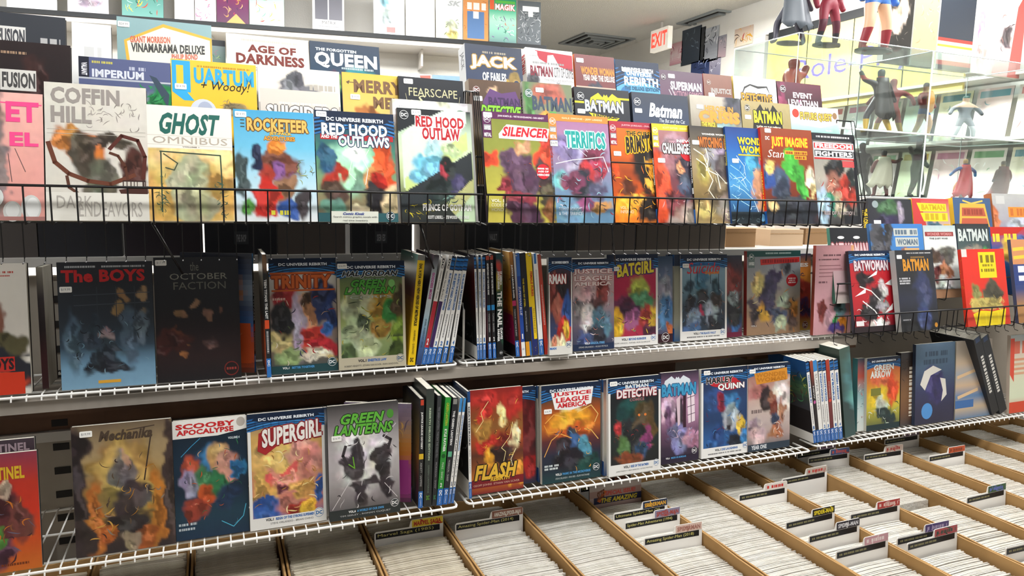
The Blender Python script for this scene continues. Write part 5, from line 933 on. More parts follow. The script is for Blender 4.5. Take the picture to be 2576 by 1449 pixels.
shelf_book('low', (1186, 1248), (1317, 1226), (1180, 983), 'red fiery graphic novel with slanted gold title near its foot, lower shelf',
  'G 8a2420 a02c20 8a4a24 8a5a2c a8481f 5a3020 8a4a1c c8701f 7a1c20;B 30 10 22 8 b8302a .5;B 80 16 20 14 a82c24 .5;B 24 24 16 8 c03228 .5;B 30 50 24 10 b83024 .4;B 70 54 20 10 7a241c .5;B 56 26 8 14 f4e2a0 .5;B 86 46 10 14 f4e6b0 .6;B 40 68 14 10 d89a2c .5;B 20 38 18 10 b0803c .6;B 64 66 22 10 3a2420 .6;B 84 80 16 8 d88a2c .6;B 86 92 14 3 d8a02c .5;L f4e4a0 1 10 40 24 30 20 22 34 12;L f4e4a0 1 60 76 66 62 58 58 74 48 80 34;L f6eec0 1.2 86 60 76 70 80 78 66 80;S 40 79 4 16 94 74 4 f0c85a 7a2a1c d8702c 3a201c e8b040;R 0 86 100 94 7a1a22;T 6 72 88 87 e2b43a bi/221814 FLASH;T 36 84.5 74 89 e0b032 bi/221814 REBIRTH;T 4 90.5 92 93 d8b0a0 - GEOFF JOHNS  ETHAN VAN SCIVER', lean=5, spine='6a1c1c')
shelf_book('low', (1226, 1242), (1348, 1222), (1218, 982), 'dark red cover with a blue banner peeping out behind the fiery cover, lower shelf',
  'G 1c3a58 4a1c20 5a1c20 3a1c22 7a1c20 1c2a44;RB 14;B 80 40 20 30 6a1c1e .6;B 84 84 14 12 a82020 .5', dy=.022, lean=5, spine='2c2028')
for q in range(4):
    shelf_book('low', (1337 + q * 6, 1224 - q), (1480 + q * 6, 1202 - q), (1328 + q * 6, 975 - q), 'spare copy edge stacked behind the fiery-eyed cover, lower shelf',
      'G 14233c b0aca0 a8a498 a8a498 24406c', dy=.056 - .013 * q, t=.011, lean=5, spine='cac6ba|R 0 0 100 13 1c4a80;R 0 85 100 100 244a84', group='spare copies behind the fiery-eyed cover')
shelf_book('low', (1364, 1222), (1511, 1196), (1358, 972), 'dark blue book with white title edged in red and a glowing orange burst',
  'G 14304e 4a3a2c a8501f b8601f 5a2a2c 24283c 1c2838 143c40;RB 16;B 50 30 16 10 f8ecb0 .7;B 50 38 34 12 e0a02c .6;B 24 46 16 6 d0802c .5;B 76 44 16 6 d0802c .5;B 50 50 30 8 c85a24 .7;B 54 52 12 8 3a3a44 .5;B 56 60 12 10 3a5a8c .5;B 50 76 30 12 1c1a24 .5;B 36 64 12 8 2a2228 .5;B 72 64 10 10 4a8aa4 .5;B 80 84 20 10 14403c .6;L f2b45a 1.2 4 72 16 56 30 50 50 56;L f2b45a 1.2 6 38 20 30 40 34;L f2c46a 1.2 96 60 84 50 72 48;L f4cc7a 1.2 60 30 84 24 96 34 90 42;L e89a3c 1.2 4 40 10 48 24 48;S 30 80 20 44 92 86 4 f0b04a 1c1c28 6a9ab4 3a2c34;P f0eeec 16 8 88 5 84 22 50 27 22 25;T 19 8 84 13 c8242c b/f0eeec JUSTICE;T 24 13.5 80 18.5 c8242c b/f0eeec LEAGUE;T 26 19 76 24 c8242c b/f0eeec AMERICA;Q 4 81 28 83 d8e0e0;Q 4 84 26 86 d8e0e0;T 22 90.5 32 93 f0f0f0 b VOL.3;T 34 90.5 82 93 4f98d0 b PANIC IN THE MICROVERSE;T 22 95 80 96.8 c8d0d0 - STEVE ORLANDO - IVAN REIS - FELIPE WATANABE;D 92 89 6.5 f0f0f0 14343c', lean=5, spine='c8c4b8', price=(4, 24, '$16.99'))
for q in range(2):
    shelf_book('low', (1512 + q * 7, 1206 - q), (1640 + q * 7, 1186 - q), (1492 + q * 6, 958), 'spare copy edge stacked behind the black cover framed in white, lower shelf',
      'G 14233c c8a08a b8a498 a8a498 24406c', dy=.03 - .013 * q, t=.011, lean=5, spine='d0cec8|R 0 0 100 13 1c4a80;R 0 85 100 100 244a84', group='spare copies behind the black white-framed cover')
shelf_book('low', (1531, 1201), (1662, 1179), (1510, 956), 'black graphic novel framed in white with pale title edged in red, lower shelf',
  'G 1c3a58 1d2024 1c2426 1f2c2c 1c2022 1a1c20;RB 15;B 46 36 30 16 1f4a48 .6;B 66 44 22 18 4a3c24 .5;B 78 56 12 14 5a4628 .5;B 36 56 14 16 26282c .5;B 18 54 8 12 a82c30 .5;B 30 72 14 10 4a6a3c .5;B 54 66 14 16 202226 .5;B 72 64 8 14 8a3a6a .5;B 64 76 10 8 2c4a6a .5;B 40 82 26 6 8a4a2a .5;E 58 40 2.4 1.4 e0803a;E 70 40 2.4 1.4 e0803a;S 30 81 12 38 84 86 4 2f5a54 6a5a3a 1a1c20 8a3438;T 32 7.5 76 11.5 e0e4e6 b BATMAN;T 16 12 92 21 e6e2e2 b/9a2c38 DETECTIVE;T 40 22 68 25 9a6a6e b COMICS;W e6e5e2 11;' + vol('VOL.1|RISE OF THE BATMEN', 'JAMES TYNION IV - EDDY BARROWS - ALVARO MARTINEZ') + ';D 91 92 6 1f6aa8 e6e5e2', lean=5, spine='d8d6d2', price=(3, 3, '$16.99'))
shelf_book('low', (1663, 1173), (1757, 1160), (1640, 941), 'violet graphic novel with icy blue winged title and a tall window, lower shelf',
  'G 2c2434 7a5a78 b88aa8 a87a98 6a4a64 3a2c40 2a2034;B 20 42 24 16 d8b0c8 .7;B 48 50 12 18 2a1c28 .4;B 18 52 10 14 6a4868 .5;B 50 74 22 16 7a7aa8 .5;B 84 74 22 10 a87890 .5;B 30 66 14 6 5a5a78 .6;P e8d6e0 68 20 88 18 90 56 72 58;L 4a3046 1.6 78 19 80 57;L 4a3046 1.4 68 30 89 28;L 4a3046 1.4 69 40 89 38;L 4a3046 1.4 70 49 90 47;R 58 18 66 62 3c2030;P d8c0cc 40 30 50 26 50 58 44 60;' + logo_bat('d8e0e8', 4, 4, 82, 18) + ';T 2 13 92 26 3f9ac8 b/2a5a84 BATMAN;S 18 82 10 62 92 92 6 9a9ac0 c8b0c4 4a3a54;R 0 92 100 100 2a2034;T 12 93 22 95 f0f0f0 b VOL.6;T 26 93 66 95 4f98d0 b BRIDE OR BURGLAR;D 88 89 8 f0f0f0 2a2034', dy=.01, lean=5, spine='3a2c40')
for q in range(2):
    shelf_book('low', (1746 + q * 7, 1158 - q), (1862 + q * 7, 1143 - q), (1732 + q * 6, 934), 'spare copy edge stacked behind the blue cover with the red splash title, lower shelf',
      'G 14233c c8c4b8 c8c4b8 b8b4a8 24406c', dy=.034 - .013 * q, t=.011, lean=5, spine='d0cebe|R 0 0 100 13 1c4a80;R 0 85 100 100 244a84', group='spare copies behind the blue cover with the red splash')
shelf_book('low', (1764, 1154), (1883, 1138), (1752, 931), 'blue graphic novel with black and white jumbled title on a red splash, lower shelf',
  'G 143452 23365c 24406a 1f3a64 2a5a94 2f68a8;RB 15;B 26 36 20 14 2c4a7c .5;B 40 40 10 10 7a1c30 .5;B 66 40 20 14 2f6a9a .5;B 62 56 18 16 a0aab4 .4;B 60 66 6 5 2a2428 .5;B 84 68 8 12 c8a83a .5;B 34 76 14 14 24447a .5;B 70 84 18 8 1a2230 .5;B 90 80 10 12 3f8ac8 .5;B 20 86 16 8 2a5a94 .6;S 24 83 8 34 92 86 5 3f7ab8 1a2438 6a9ac8 7a2038;E 46 16 30 6 b82430;E 60 20 24 6 b82430;T 10 10 66 17 1c1a1e b/d8d0d0 HARLEY;T 34 18 90 26 f0eeee b/4a1c24 QUINN;W e6e5e2 11;' + vol('VOL.1|DIE LAUGHING', 'AMANDA CONNER - JIMMY PALMIOTTI') + ';D 92 91 6 1f6aa8 e6e5e2', lean=5, spine='d8d6d2', price=(5, 2, '$16.99'))
shelf_book('low', (1881, 1138), (1986, 1123), (1866, 921), 'dusty mauve graphic novel with orange block title and dark foot band, lower shelf',
  'G 1f3450 a8786c b8988c c0aca4 b8a8a4 a89490 34404c;RB 13;B 24 30 26 10 a86a68 .7;B 80 40 24 20 c8c0b8 .7;B 44 40 16 14 2c2024 .4;B 60 38 10 8 8a5a48 .4;B 62 54 12 12 6a2c20 .4;B 64 66 14 7 2a344c .5;B 66 80 16 10 a86a48 .5;B 82 58 6 14 9a6a54 .5;B 14 72 14 10 8a7684 .6;B 26 82 20 10 b8a0a4 .6;P cf8a2c 14 10 92 6 94 20 20 23;T 18 10 90 15 b8741c b WONDER;T 20 15.5 90 20.5 b8741c b WOMAN;Q 8 52 32 56 7a6a68;S 16 84 6 60 90 88 5 c8b4b0 6a5058 e0d0c8;R 0 92 100 100 2c3a48;T 8 93 44 98 d8dce0 b YEAR ONE', lean=5, spine='8a7a78', price=(3, 5, '$16.99'))
# second block of spines on the lower shelf
LS2 = [(2046, 2053, 2030, 910, 1132, 'white spine whose green and black back cover with white foot shows beside the mauve cover', rb_spine('TITANS MADE IN', '1'), 'G 1c3a64 1f4a80 2a4a44 4a6a4a 3a4440 3a3a44 4a4a34 241f20 1e1c1e efeeea;R 0 0 100 14 1c4a80;S 40 85 8 18 92 56 7 4a8a5a 6a2c30 2c2c38 a8b04a 8a5a3a;R 0 60 100 87 221e20;R 0 88 100 100 efeeea', .16),
       (2054, 2061, 2040, 909, 1130, 'dark slim spine with a pink dot between white spines on the lower shelf', 'G a84a34 2a242a 241f24 1f1c20;N 0;E 50 50 40 2 c05a9a;T 30 30 70 46 d0d0d0 vb NEW' + TAIL, '2a242a', .13),
       (2062, 2071, 2049, 908, 1128, 'white spine with a plain bright blue head in the right block of spines', WH + 'R 0 0 100 13 3a8ad0;T 24 16 76 60 8a8a90 v SUPER SONS' + TAIL, 'd8d6d2', .13),
       (2072, 2080, 2061, 908, 1127, 'second white spine with striped head in the right block of spines', rb_spine('NIGHTWING', '2'), 'd8d6d2', .13),
       (2081, 2089, 2071, 907, 1125, 'third white spine with striped head in the right block of spines', rb_spine('NIGHTWING', '3'), 'd8d6d2', .13),
       (2090, 2098, 2081, 906, 1123, 'red-brown slim spine in the right block of spines', 'G b8402c a03428 7a3a3a 6a2c34 5a2830;N 0;E 50 50 40 2 d84a3c;T 30 26 70 46 d8c0b8 v AQUAMAN' + TAIL, '8a2c28', .13),
       (2099, 2108, 2091, 906, 1121, 'fourth white spine with striped head in the right block of spines', rb_spine('CYBORG', '1'), 'd8d6d2', .13),
       (2110, 2119, 2102, 905, 1119, 'last white spine beside the tall dark green book on the lower shelf', rb_spine('GREEN ARROW', '4'), 'd8d6d2', .13)]
for xa, xb, xt, yt, yb, lb, ar, sd, dp in LS2:
    spine_book('low', (xa, yb), (xb, yb - 1), (xt, yt), lb, ar, side=sd, depth=dp, group='right block of spines on the lower shelf', y=1.590)
spine_book('low', (2126, 1112), (2152, 1106), (2124, 878), 'tall dark green bookend-like album standing edge on, lower shelf', 'G 4a6058 3c524c 34484a 3a5656;N .1;B 80 40 30 40 5f9a9c .6', side='3c4a42', depth=.17, group='right block of spines on the lower shelf', y=1.592)
RG = 'books on the right end of the lower shelf'
shelf_book('low', (2155, 1094), (2176, 1089), (2133, 905), 'narrow strip of a pale blue and red cover right of the tall green album',
  'G 3a4a5c b04a3a 8ab0b4 c8d8d8 d8dcd8;S 20 86 6 10 94 90 14 c8503a 3f7a8a e8e8e4 2a3a44', dy=.02, lean=5, group=RG, spine='4f8a8c', t=.02)
shelf_book('low', (2179, 1086), (2262, 1074), (2150, 905), 'yellow and orange book with white title under a blue banner, lower shelf right end',
  'G 1c3a5c c86a34 c8782c d0a02c c8b83a 8a8a3a 24403c;RB 14;B 50 30 40 10 c8603c .7;B 78 44 16 20 c8481f .6;B 30 56 26 16 d8b82c .7;B 46 66 18 12 b8c4b4 .5;B 52 78 26 10 24383a .5;B 70 88 24 8 1c3034 .6;R 12 42 42 52 7a7a34;T 20 10 80 18 dfe4e0 b GREEN;T 10 18 72 28 dfe4e0 b ARROW;S 20 87 10 60 90 94 6 d8e0d4 2c4a44 8aa07a;R 0 92 100 100 1f3438', lean=5, group=RG, spine='c8c4b8')
shelf_book('low', (2264, 1073), (2296, 1066), (2226, 892), 'row-edge brown book with pale side lettering, right end of the lower shelf',
  'G 2c2a30 3a2c24 6a4a30 7a5636 6a4a34 3a3434;S 20 88 10 8 90 40 12 4a3a34 2a2224;Q 66 20 90 88 d8cfc0 v', lean=5, group=RG, spine='2a2830', t=.02)
shelf_book('low', (2301, 1070), (2399, 1057), (2283, 869), 'slate blue book with a crescent white shape and blue badge, lower shelf right end',
  'G 56708a 4a647c 3a4c68 2f3458 292a48 26263e;B 50 52 26 24 2f2c5c .5;P d8d4cc 12 50 22 34 44 28 66 34 38 40 24 58;P d8d4cc 62 44 76 46 80 66 66 74 70 60;E 30 84 14 10 4f8fcf;Q 24 10 80 16 3a4c60;Q 20 20 82 26 3a4c60', lean=5, group=RG, spine='2c3448')
shelf_book('low', (2402, 1056), (2492, 1044), (2376, 862), 'tan and blue striped book with small dark lettering, right end of lower shelf',
  'G b8aca0 b8ac9c c0aa90 9aa0a8 c8ac8c 4f7aa8 c0aa8c 5a7a9c;N .08;R 46 2 90 12 3a5a94;Q 48 14 90 18 4a3a34;Q 48 20 90 24 4a3a34;Q 48 26 90 30 4a3a34;Q 50 32 90 36 4a3a34;L d8b890 6 6 46 60 38;L d8b890 6 8 72 60 64;R 0 76 50 86 3f6aa4', lean=5, group=RG, spine='8a8478')
for q, (xa, xb) in enumerate(((2496, 2513), (2516, 2533))):
    spine_book('low', (xa, 1047 - q * 3), (xb, 1044 - q * 3), (xa - 38, 855 - q * 3), ('first', 'second')[q] + ' of two black spines with white lettering at the right end of the lower shelf',
      'G 26282e 222428 1e2024;N .04;R 20 0 80 6 3a4a6a;Q 36 24 72 74 d8d6d0 v', side='24262c', group=RG, y=1.598)
shelf_book('low', (2538, 1041), (2660, 1022), (2500, 848), 'pale green and red book cut by the picture edge on the lower shelf',
  'G a8b4b8 d8c8b8 dcd0b8 d8dcc0 d4dcc0 c8442c;Q 6 8 60 24 d8705a;R 4 30 70 33 d89a7a;R 4 36 66 39 d8a888;R 4 42 70 45 d89a7a;R 4 48 60 51 d8a888;R 0 86 100 100 cf4a30;P d8503c 0 4 8 4 8 60 0 50', lean=5, group=RG, spine='b8a898')

# ------------------------------------------------------------------ long boxes of bagged comics on a table
tb = empty('display_table', Matrix.Translation((0, 0, 0))); tag(tb, 'low wooden table under the cardboard comic boxes', 'table')
q = MB(); q.box(-.75, 3.2, .84, 1.83, .37, .40); q.build('table_top', M['wood'], tb)
for x in (-.7, 1.2, 3.12):
    for y in (.88, 1.78):
        q = MB(); q.box(x, x + .05, y, y + .04, 0, .369); q.build('leg', M['wood'], tb)
DIV = [-.47, -.27, -.07, .13, .331, .531, .742, .941, 1.136, 1.339, 1.540, 1.750, 1.950, 2.150, 2.350, 2.550, 2.75, 2.95]
YF, YB, ZB, ZT = .87, 1.80, .402, .70
BOXL = ['at the far left under the bronze cover', 'second from the left', 'third from the left', 'fourth from the left', 'left of the yellow headed divider', 'with the yellow headed divider card',
        'with the divider dated 2014', 'with the special issue cover facing front', 'with three gold lettered dividers', 'full of comics right of the three dividers', 'with the black and yellow tab',
        'with the red tab and purple tab', 'below the tall dark green album', 'with the pale pictured tab', 'with the orange tab', 'near the right edge', 'at the right edge']
rnd = random.Random(4)
FILL = []
for k in range(len(DIV) - 1):
    x0, x1 = DIV[k] + .002, DIV[k + 1] - .002
    r = empty('comic_box', Matrix.Translation((x0, YF, ZB))); tag(r, 'long cardboard comic box ' + BOXL[k], 'box', 'long cardboard comic boxes')
    w, d, h, t = x1 - x0, YB - YF, ZT - ZB, .0045
    def wall(nm, a, b, c, dd, zt):
        n = 14; m = MB()
        vs, fs = [], []
        along_y = (dd - c) > (b - a)
        for i in range(n + 1):
            u = i / n
            wob = rnd.uniform(-.002, .002)
            if along_y:
                y = c + (dd - c) * u
                vs += [(a, y, 0), (b, y, 0), (b, y, zt + wob), (a, y, zt + wob)]
            else:
                x = a + (b - a) * u
                vs += [(x, c, 0), (x, dd, 0), (x, dd, zt + wob), (x, c, zt + wob)]
        for i in range(n):
            for j in range(4):
                fs.append((i * 4 + j, i * 4 + (j + 1) % 4, i * 4 + 4 + (j + 1) % 4, i * 4 + 4 + j))
        fs += [(0, 3, 2, 1), (n * 4, n * 4 + 1, n * 4 + 2, n * 4 + 3)]
        m.raw(vs, fs); return m.build(nm, M['cardboard'], r)
    wall('side_wall', 0, t, 0, d, h); wall('side_wall', w - t, w, 0, d, h)
    wall('end_wall', t, w - t, 0, t, h); wall('end_wall', t, w - t, d - t, d, h * .98)
    q = MB(); q.box(t, w - t, t, d - t, 0, .004); q.build('bottom', M['cardboard'], r)
    FILL.append((x0 + t, x1 - t))

# divider cards: picture position of the strip's middle, strip text, header text, header colours (ground, letters), label
CARDS = [((1032, 1352), 'Marvel Saga (1985)', 'MARVEL SAGA', 'e2c832', 'b8301f', 'divider card with yellow header and red lettering'),
         ((1226, 1330), 'Amazing Spider-Man (2014)', 'AMAZING SPIDER-MAN', '8a5a48', 'ddd4c8', 'divider card with brown header dated 2014'),
         ((1545, 1232), 'Peter Parker, Spider-Ham (1985)', '', '3a2420', '8a4a34', 'divider card with dark header dated 1985 under the wire shelf'),
         ((1608, 1306), 'Ultimate Spider-Man (20', 'SPIDERMAN', '23304a', 'e0a83a', 'divider card with navy header and gold lettering, rearmost of three'),
         ((1652, 1326), 'Spider-Man Adventures (1994)', 'SPIDER-MAN', '8a86a0', 'a84a44', 'divider card with violet-grey header, middle of three'),
         ((1692, 1368), 'Amazing Spider-Man (2018)', 'SPIDERMAN', 'd8bcb0', 'a87468', 'divider card with pale pink header, front of three'),
         ((1895, 1262), '', '', 'd8d0c8', 'c0302c', 'divider card with red lettering on white'),
         ((2022, 1332), '', 'SPIDER-MAN', '1f1c18', 'e6d02c', 'divider card with black header and yellow lettering'),
         ((2084, 1366), '', 'SPIDER-MAN', '2c2a34', 'd8d8dc', 'divider card with black header and white lettering'),
         ((2150, 1408), '', '', 'c89aa4', 'e8d8d8', 'divider card with pink header'),
         ((2022, 1218), '', '', 'b8aca0', 'b83a34', 'tilted white divider card with a red word'),
         ((2195, 1308), '', '', 'a83a38', 'd8b8b0', 'divider card with dull red header'),
         ((2330, 1366), '', '', '5a4a80', 'b8a8c8', 'divider card with purple header'),
         ((2388, 1372), '', '', 'a84a50', '3a4a44', 'divider card with red and green header'),
         ((2095, 1162), '', '', '4a5a8a', 'c85a54', 'divider card with blue and red header, rear right'),
         ((2075, 1148), '', '', '8a7484', '5a3a4a', 'divider card with mauve header under the blue spines'),
         ((2235, 1154), '', '', 'b8a498', 'a0403a', 'divider card with pale pictured header'),
         ((2300, 1112), '', '', '6a5468', 'c8b8bc', 'divider card with violet header at the back'),
         ((2420, 1153), '', '', 'b8502c', '7a3420', 'divider card with orange header'),
         ((2498, 1262), '', '', '3a5a3c', '5a6ab0', 'divider card with green header'),
         ((2600, 1392), '', '', 'c86a3c', 'd8a080', 'divider card with coral header cut by the right edge')]
CARDY = {}
for (px, py), strip, head, hc, hi, lb in CARDS:
    p = at_z(px, py, .70)
    k = max(i for i in range(len(DIV)) if DIV[i] < p.x) if p.x > DIV[0] else 0
    if k >= len(FILL): continue
    a, b = FILL[k]; w = b - a - .012
    CARDY.setdefault(k, []).append(p.y)
    r = empty('divider_card', frame(Vector((a + .006, p.y, ZB + .005)), R_(rnd.uniform(-2, 2)), R_(4))); tag(r, lb, 'divider', 'index divider cards')
    zt = .70 - ZB; s0, s1, hd = zt - .006, zt + .009, zt + .030
    c = MB(); xs = w * .52
    pts = [(0, 0), (w, 0), (w, hd - .003), (w - .004, hd), (xs + .004, hd), (xs, hd - .003), (xs - .004, s1 + .004), (.004, s1 + .004), (0, s1)]
    n = len(pts)
    c.face([(x, 0, z) for x, z in pts]); c.face([(x, .0012, z) for x, z in pts][::-1])
    for i in range(n):
        (xa, za), (xb, zb) = pts[i], pts[(i + 1) % n]; c.face([(xa, 0, za), (xa, .0012, za), (xb, .0012, zb), (xb, 0, zb)])
    c.build('card', M['whitecard'], r)
    sw = w * .93
    a1, l1 = MB(), MB(); Print('R 0 0 100 100 17181c;' + ('T 3 18 90 82 d8cf7a - ' + strip if strip else 'Q 5 34 60 66 8a8458'), sw, s1 - s0).draw(a1, l1, lambda u, v, z: (.003 + u * sw, -z, s0 + (1 - v) * (s1 - s0)))
    so = a1.build('title_strip', M['ink'], r); l1.build('lettering', M['ink'], so)
    hw, hh = w - xs - .004, hd - s1 - .002
    a2, l2 = MB(), MB(); Print('R 0 0 100 100 %s;S 8 %d 6 10 94 90 14 %s %s;%s' % (hc, len(lb), hc, hi, 'T 6 22 94 82 %s b %s' % (hi, head) if head else 'Q 8 30 92 74 ' + hi), hw, hh).draw(a2, l2, lambda u, v, z: (xs + .003 + u * hw, -z - .0002, s1 + .001 + (1 - v) * hh))
    ho = a2.build('header', M['ink'], r); l2.build('lettering', M['ink'], ho)
# a comic turned to the front at the head of one box
p = at_z(1385, 1296, .70); kk = 7
a, b = FILL[7]
book('comic_book', 'mauve and navy special issue comic facing front in its cardboard box', frame(Vector((a + .006, p.y + .03, ZB + .02)), 0, R_(4)), b - a - .012, .315, .004,
     'G c8b0a4 8a7478 3a3a58 c8c0b0;R 0 0 100 5 b8aca4;R 0 5 100 11 a88a80;T 30 6 88 10 c84a3c b SPECIAL ISSUE!;R 8 11 100 17 23284a;T 22 12 92 16.4 d8c23a bi THE AMAZING;P c8642c 14 14 28 5 33 6 20 16;T 14 6 28 14 6a3a20 bu SIZE', 'comics in the long boxes', cat='comic')
CARDY.setdefault(7, []).append(p.y + .03)
# bagged comics
cb = MB(); cw = .172
def comic_shape(m, w):
    t, h = .0034, .262
    vs, fs = [], []
    for y in (0, t):
        for x, z in ((0, 0), (w, 0), (w, h - .002), (w * .5, h), (0, h - .002)):
            vs.append((x, y, z))
    fs = [(0, 1, 2, 3, 4), (9, 8, 7, 6, 5)] + [(i, i + 5, (i + 1) % 5 + 5, (i + 1) % 5) for i in range(5)]
    return vs, fs
vs_c, fs_c = comic_shape(cb, cw)
cb.raw(vs_c, fs_c); ME_BAG = [cb.mesh('bagged_comic', M['bag']), None]
cb = MB(); cb.raw(vs_c, fs_c); ME_BAG[1] = cb.mesh('bagged_comic', M['bag2'])
ALL = []
for k, (a, b) in enumerate(FILL):
    y = YF + .03
    lvl = rnd.uniform(.004, .014) if k < 8 else -.012
    skip = CARDY.get(k, [])
    while y < YB - .05:
        y += rnd.uniform(.0038, .0047)
        if any(-.012 < y - s < .008 for s in skip): continue
        if k == 11 and 1.32 < y < 1.36 or k == 10 and 1.50 < y < 1.56: continue
        z = ZB + .006 + max(0, lvl + .014 * math.sin(y * 3 + k) + rnd.uniform(-.0012, .0012)) + .006
        x = a + max(.001, (b - a - cw) * rnd.uniform(.2, .8))
        mtx = frame(Vector((x, y, z)), R_(rnd.uniform(-.4, .4)), R_(5 + rnd.uniform(-.4, .4)))
        top = mtx @ Vector((cw / 2, 0, .262)); dv = top - EYE
        dz = dv.dot(FWD); u, v = W_PX / 2 + F_PX * dv.dot(RT) / dz, H_PX / 2 - F_PX * dv.dot(UP) / dz
        vis = -80 < u < W_PX + 80 and 0 < v < H_PX + 4
        ALL.append((0 if vis else 1, dz, k, mtx))
ALL.sort(key=lambda q: (q[0], q[1]))
for i, (nv, dz, k, mtx) in enumerate(ALL[:300]):
    o = link(bpy.data.objects.new('bagged_comic', ME_BAG[1 if k < 5 else 0])); o.matrix_world = mtx
    tag(o, 'white bagged comic in the cardboard box ' + BOXL[k], 'comic', 'bagged comics in the long boxes')
rest = MB(); rest2 = MB()
for nv, dz, k, mtx in ALL[300:]:
    (rest2 if k < 5 else rest).raw([mtx @ Vector(v) for v in vs_c], fs_c)
ro = rest.build('bagged_comics', M['bag']); n1 = len(rest.f)
rm = rest2.mesh('bagged_comics_left', M['bag2'])
import bmesh
bmj = bmesh.new(); bmj.from_mesh(ro.data); nf = len(bmj.faces); bmj.from_mesh(rm); bmj.faces.ensure_lookup_table()
for f in bmj.faces[nf:]: f.material_index = 1
bmj.to_mesh(ro.data); bmj.free(); ro.data.materials.append(M['bag2'])
ro['kind'] = 'stuff'; ro['label'] = 'densely packed bagged comics filling the remaining length of the long boxes'; ro['category'] = 'comics'

# ------------------------------------------------------------------ behind: long white wall shelf with comics
BA = at_z(0, 42, 2.40); BB = at_z(1165, 122, 2.40)
BYAW = math.atan2(BB.y - BA.y, BB.x - BA.x)
u_ = Vector((math.cos(BYAW), math.sin(BYAW), 0)); n_ = Vector((-math.sin(BYAW), math.cos(BYAW), 0))
O_ = BA - u_ * .5
LB = (at_plane(1366, 120, BA, n_) - O_).dot(u_)
r = empty('wall_shelf_unit', Matrix.Translation((O_.x, O_.y, 0)) @ Matrix.Rotation(BYAW, 4, 'Z')); tag(r, 'long white shelf with a black back lip behind the racks, upper left', 'shelf')
q = MB(); q.box(-.6, LB, 0, .30, 2.40, 2.425); q.build('shelf_board', M['whitemetal'], r)
q = MB(); q.box(-.6, LB + .02, -.010, .03, 2.4255, 2.450); q.build('black_lip', M['blackshelf'], r)
q = MB(); q.box(-.6, LB - .3, .30, .36, 0, CEIL - .03); q.build('back_board', M['wallwhite'], r)
q = MB(); q.box(-.6, LB - .3, .20, .299, 2.02, 2.035); q.build('lower_ledge', M['blackshelf'], r)
for j in range(5):
    q = MB(); q.box(.3 + j * .6, .312 + j * .6, .1, .299, 2.30, 2.399); q.build('bracket', M['whitemetal'], r)
FR = Matrix.Translation((O_.x, O_.y, 0)) @ Matrix.Rotation(BYAW, 4, 'Z')
def wall_comic(xa, xb, label, art, y=-.006, z=2.4505, h=.26):
    p = BA + n_ * y
    a, b = (at_plane(xa, 60, p, n_) - O_).dot(u_), (at_plane(xb, 60, p, n_) - O_).dot(u_)
    return book('comic_book', label, FR @ Matrix.Translation((a, y, z)) @ Matrix.Rotation(R_(-6), 4, 'X'), b - a, h, .004, art, 'comics on the long white shelf', cat='comic', res=(14, 20), spine='e8e8e6')
wall_comic(20, 146, 'white comic at the left end of the long white shelf', 'G e8eaec eeeeee f0f0f0;B 40 60 30 10 c8d4e0 .8')
wall_comic(172, 275, 'pale pink and blue comic second on the long white shelf', 'G c8d0d8 d8d0d8 e0d8e0;B 50 80 30 10 b8a0b8 .7;S 16 91 10 60 90 95 7 d8b0c0 a8b8d0 e8e8f0')
wall_comic(308, 412, 'teal comic with red and yellow patches on the long white shelf', 'G 6a9a98 5a9a90 6aa8a0;S 22 92 10 60 90 96 8 d84a34 e0d04a 2a6a5a a8d8c8')
wall_comic(440, 489, 'narrow white comic beside the pink splashed one on the long shelf', 'G ecece8 f0f0ee;S 6 93 30 50 70 80 6 b8c8c0')
wall_comic(491, 544, 'white comic splashed with pink on the long shelf', 'G e8d8e0 e0c8d8;S 24 94 10 40 90 96 10 c8386a a83a8a f4f0f0')
wall_comic(546, 626, 'magenta and purple comic with amber stripe on the long shelf', 'G c8486a 8a2a5a 6a2a5a 5a3050;S 20 95 10 40 90 94 9 d8a04a c83a5a 3a2a50 e0a878;P d8a868 30 100 60 80 90 100')
wall_comic(628, 715, 'mint comic with red and yellow patches on the long shelf', 'G b8dcc8 c0dcd0;S 18 96 16 40 90 94 9 b83a34 e8e8e0 d8c84a 8ac8a8')
wall_comic(786, 866, 'white bordered grey comic with a black lower title on the long shelf', 'G e4e4e2 e0e0de;R 8 30 48 78 6a6a74;R 52 30 94 78 74747e;B 30 54 14 16 b8b8be .5;B 72 54 14 16 b0b0b8 .5;T 30 81 74 88 4a4a50 - MATRIX;Q 20 92 84 94 8a8a90')
wall_comic(940, 1018, 'white comic with teal figure patch on the long shelf', 'G e8eeee f0f2f0;B 30 30 14 12 8ac0d0 .6;B 40 66 16 20 9aa8a8 .7;R 42 84 70 96 d88a8a')
wall_comic(1021, 1094, 'blank white comic with a thin blue mark on the long shelf', 'G f2f2f0 f4f4f2;B 92 50 6 8 a8b8d8 .5')
wall_comic(1097, 1164, 'white comic with slanted grey initials and green bottom on the long shelf', 'G e8f0f0 ecf0ec e0e4d0;T 44 14 96 26 b8bcc0 bi SK;B 60 70 26 10 a8b098 .7;B 60 90 30 10 c8b870 .7;S 10 97 30 60 90 90 7 5a6a4a c8c09a')
wall_comic(1166, 1229, 'orange bordered comic with a blue window panel on the long shelf', 'G d8945a d08c54 d08c54;S 26 98 4 6 96 96 6 e0a878 a8623a;R 16 34 84 96 5a7aa8;B 50 60 20 20 8aa0c8 .6;R 40 34 62 50 e0e6ee;Q 16 14 92 30 eee8e0')
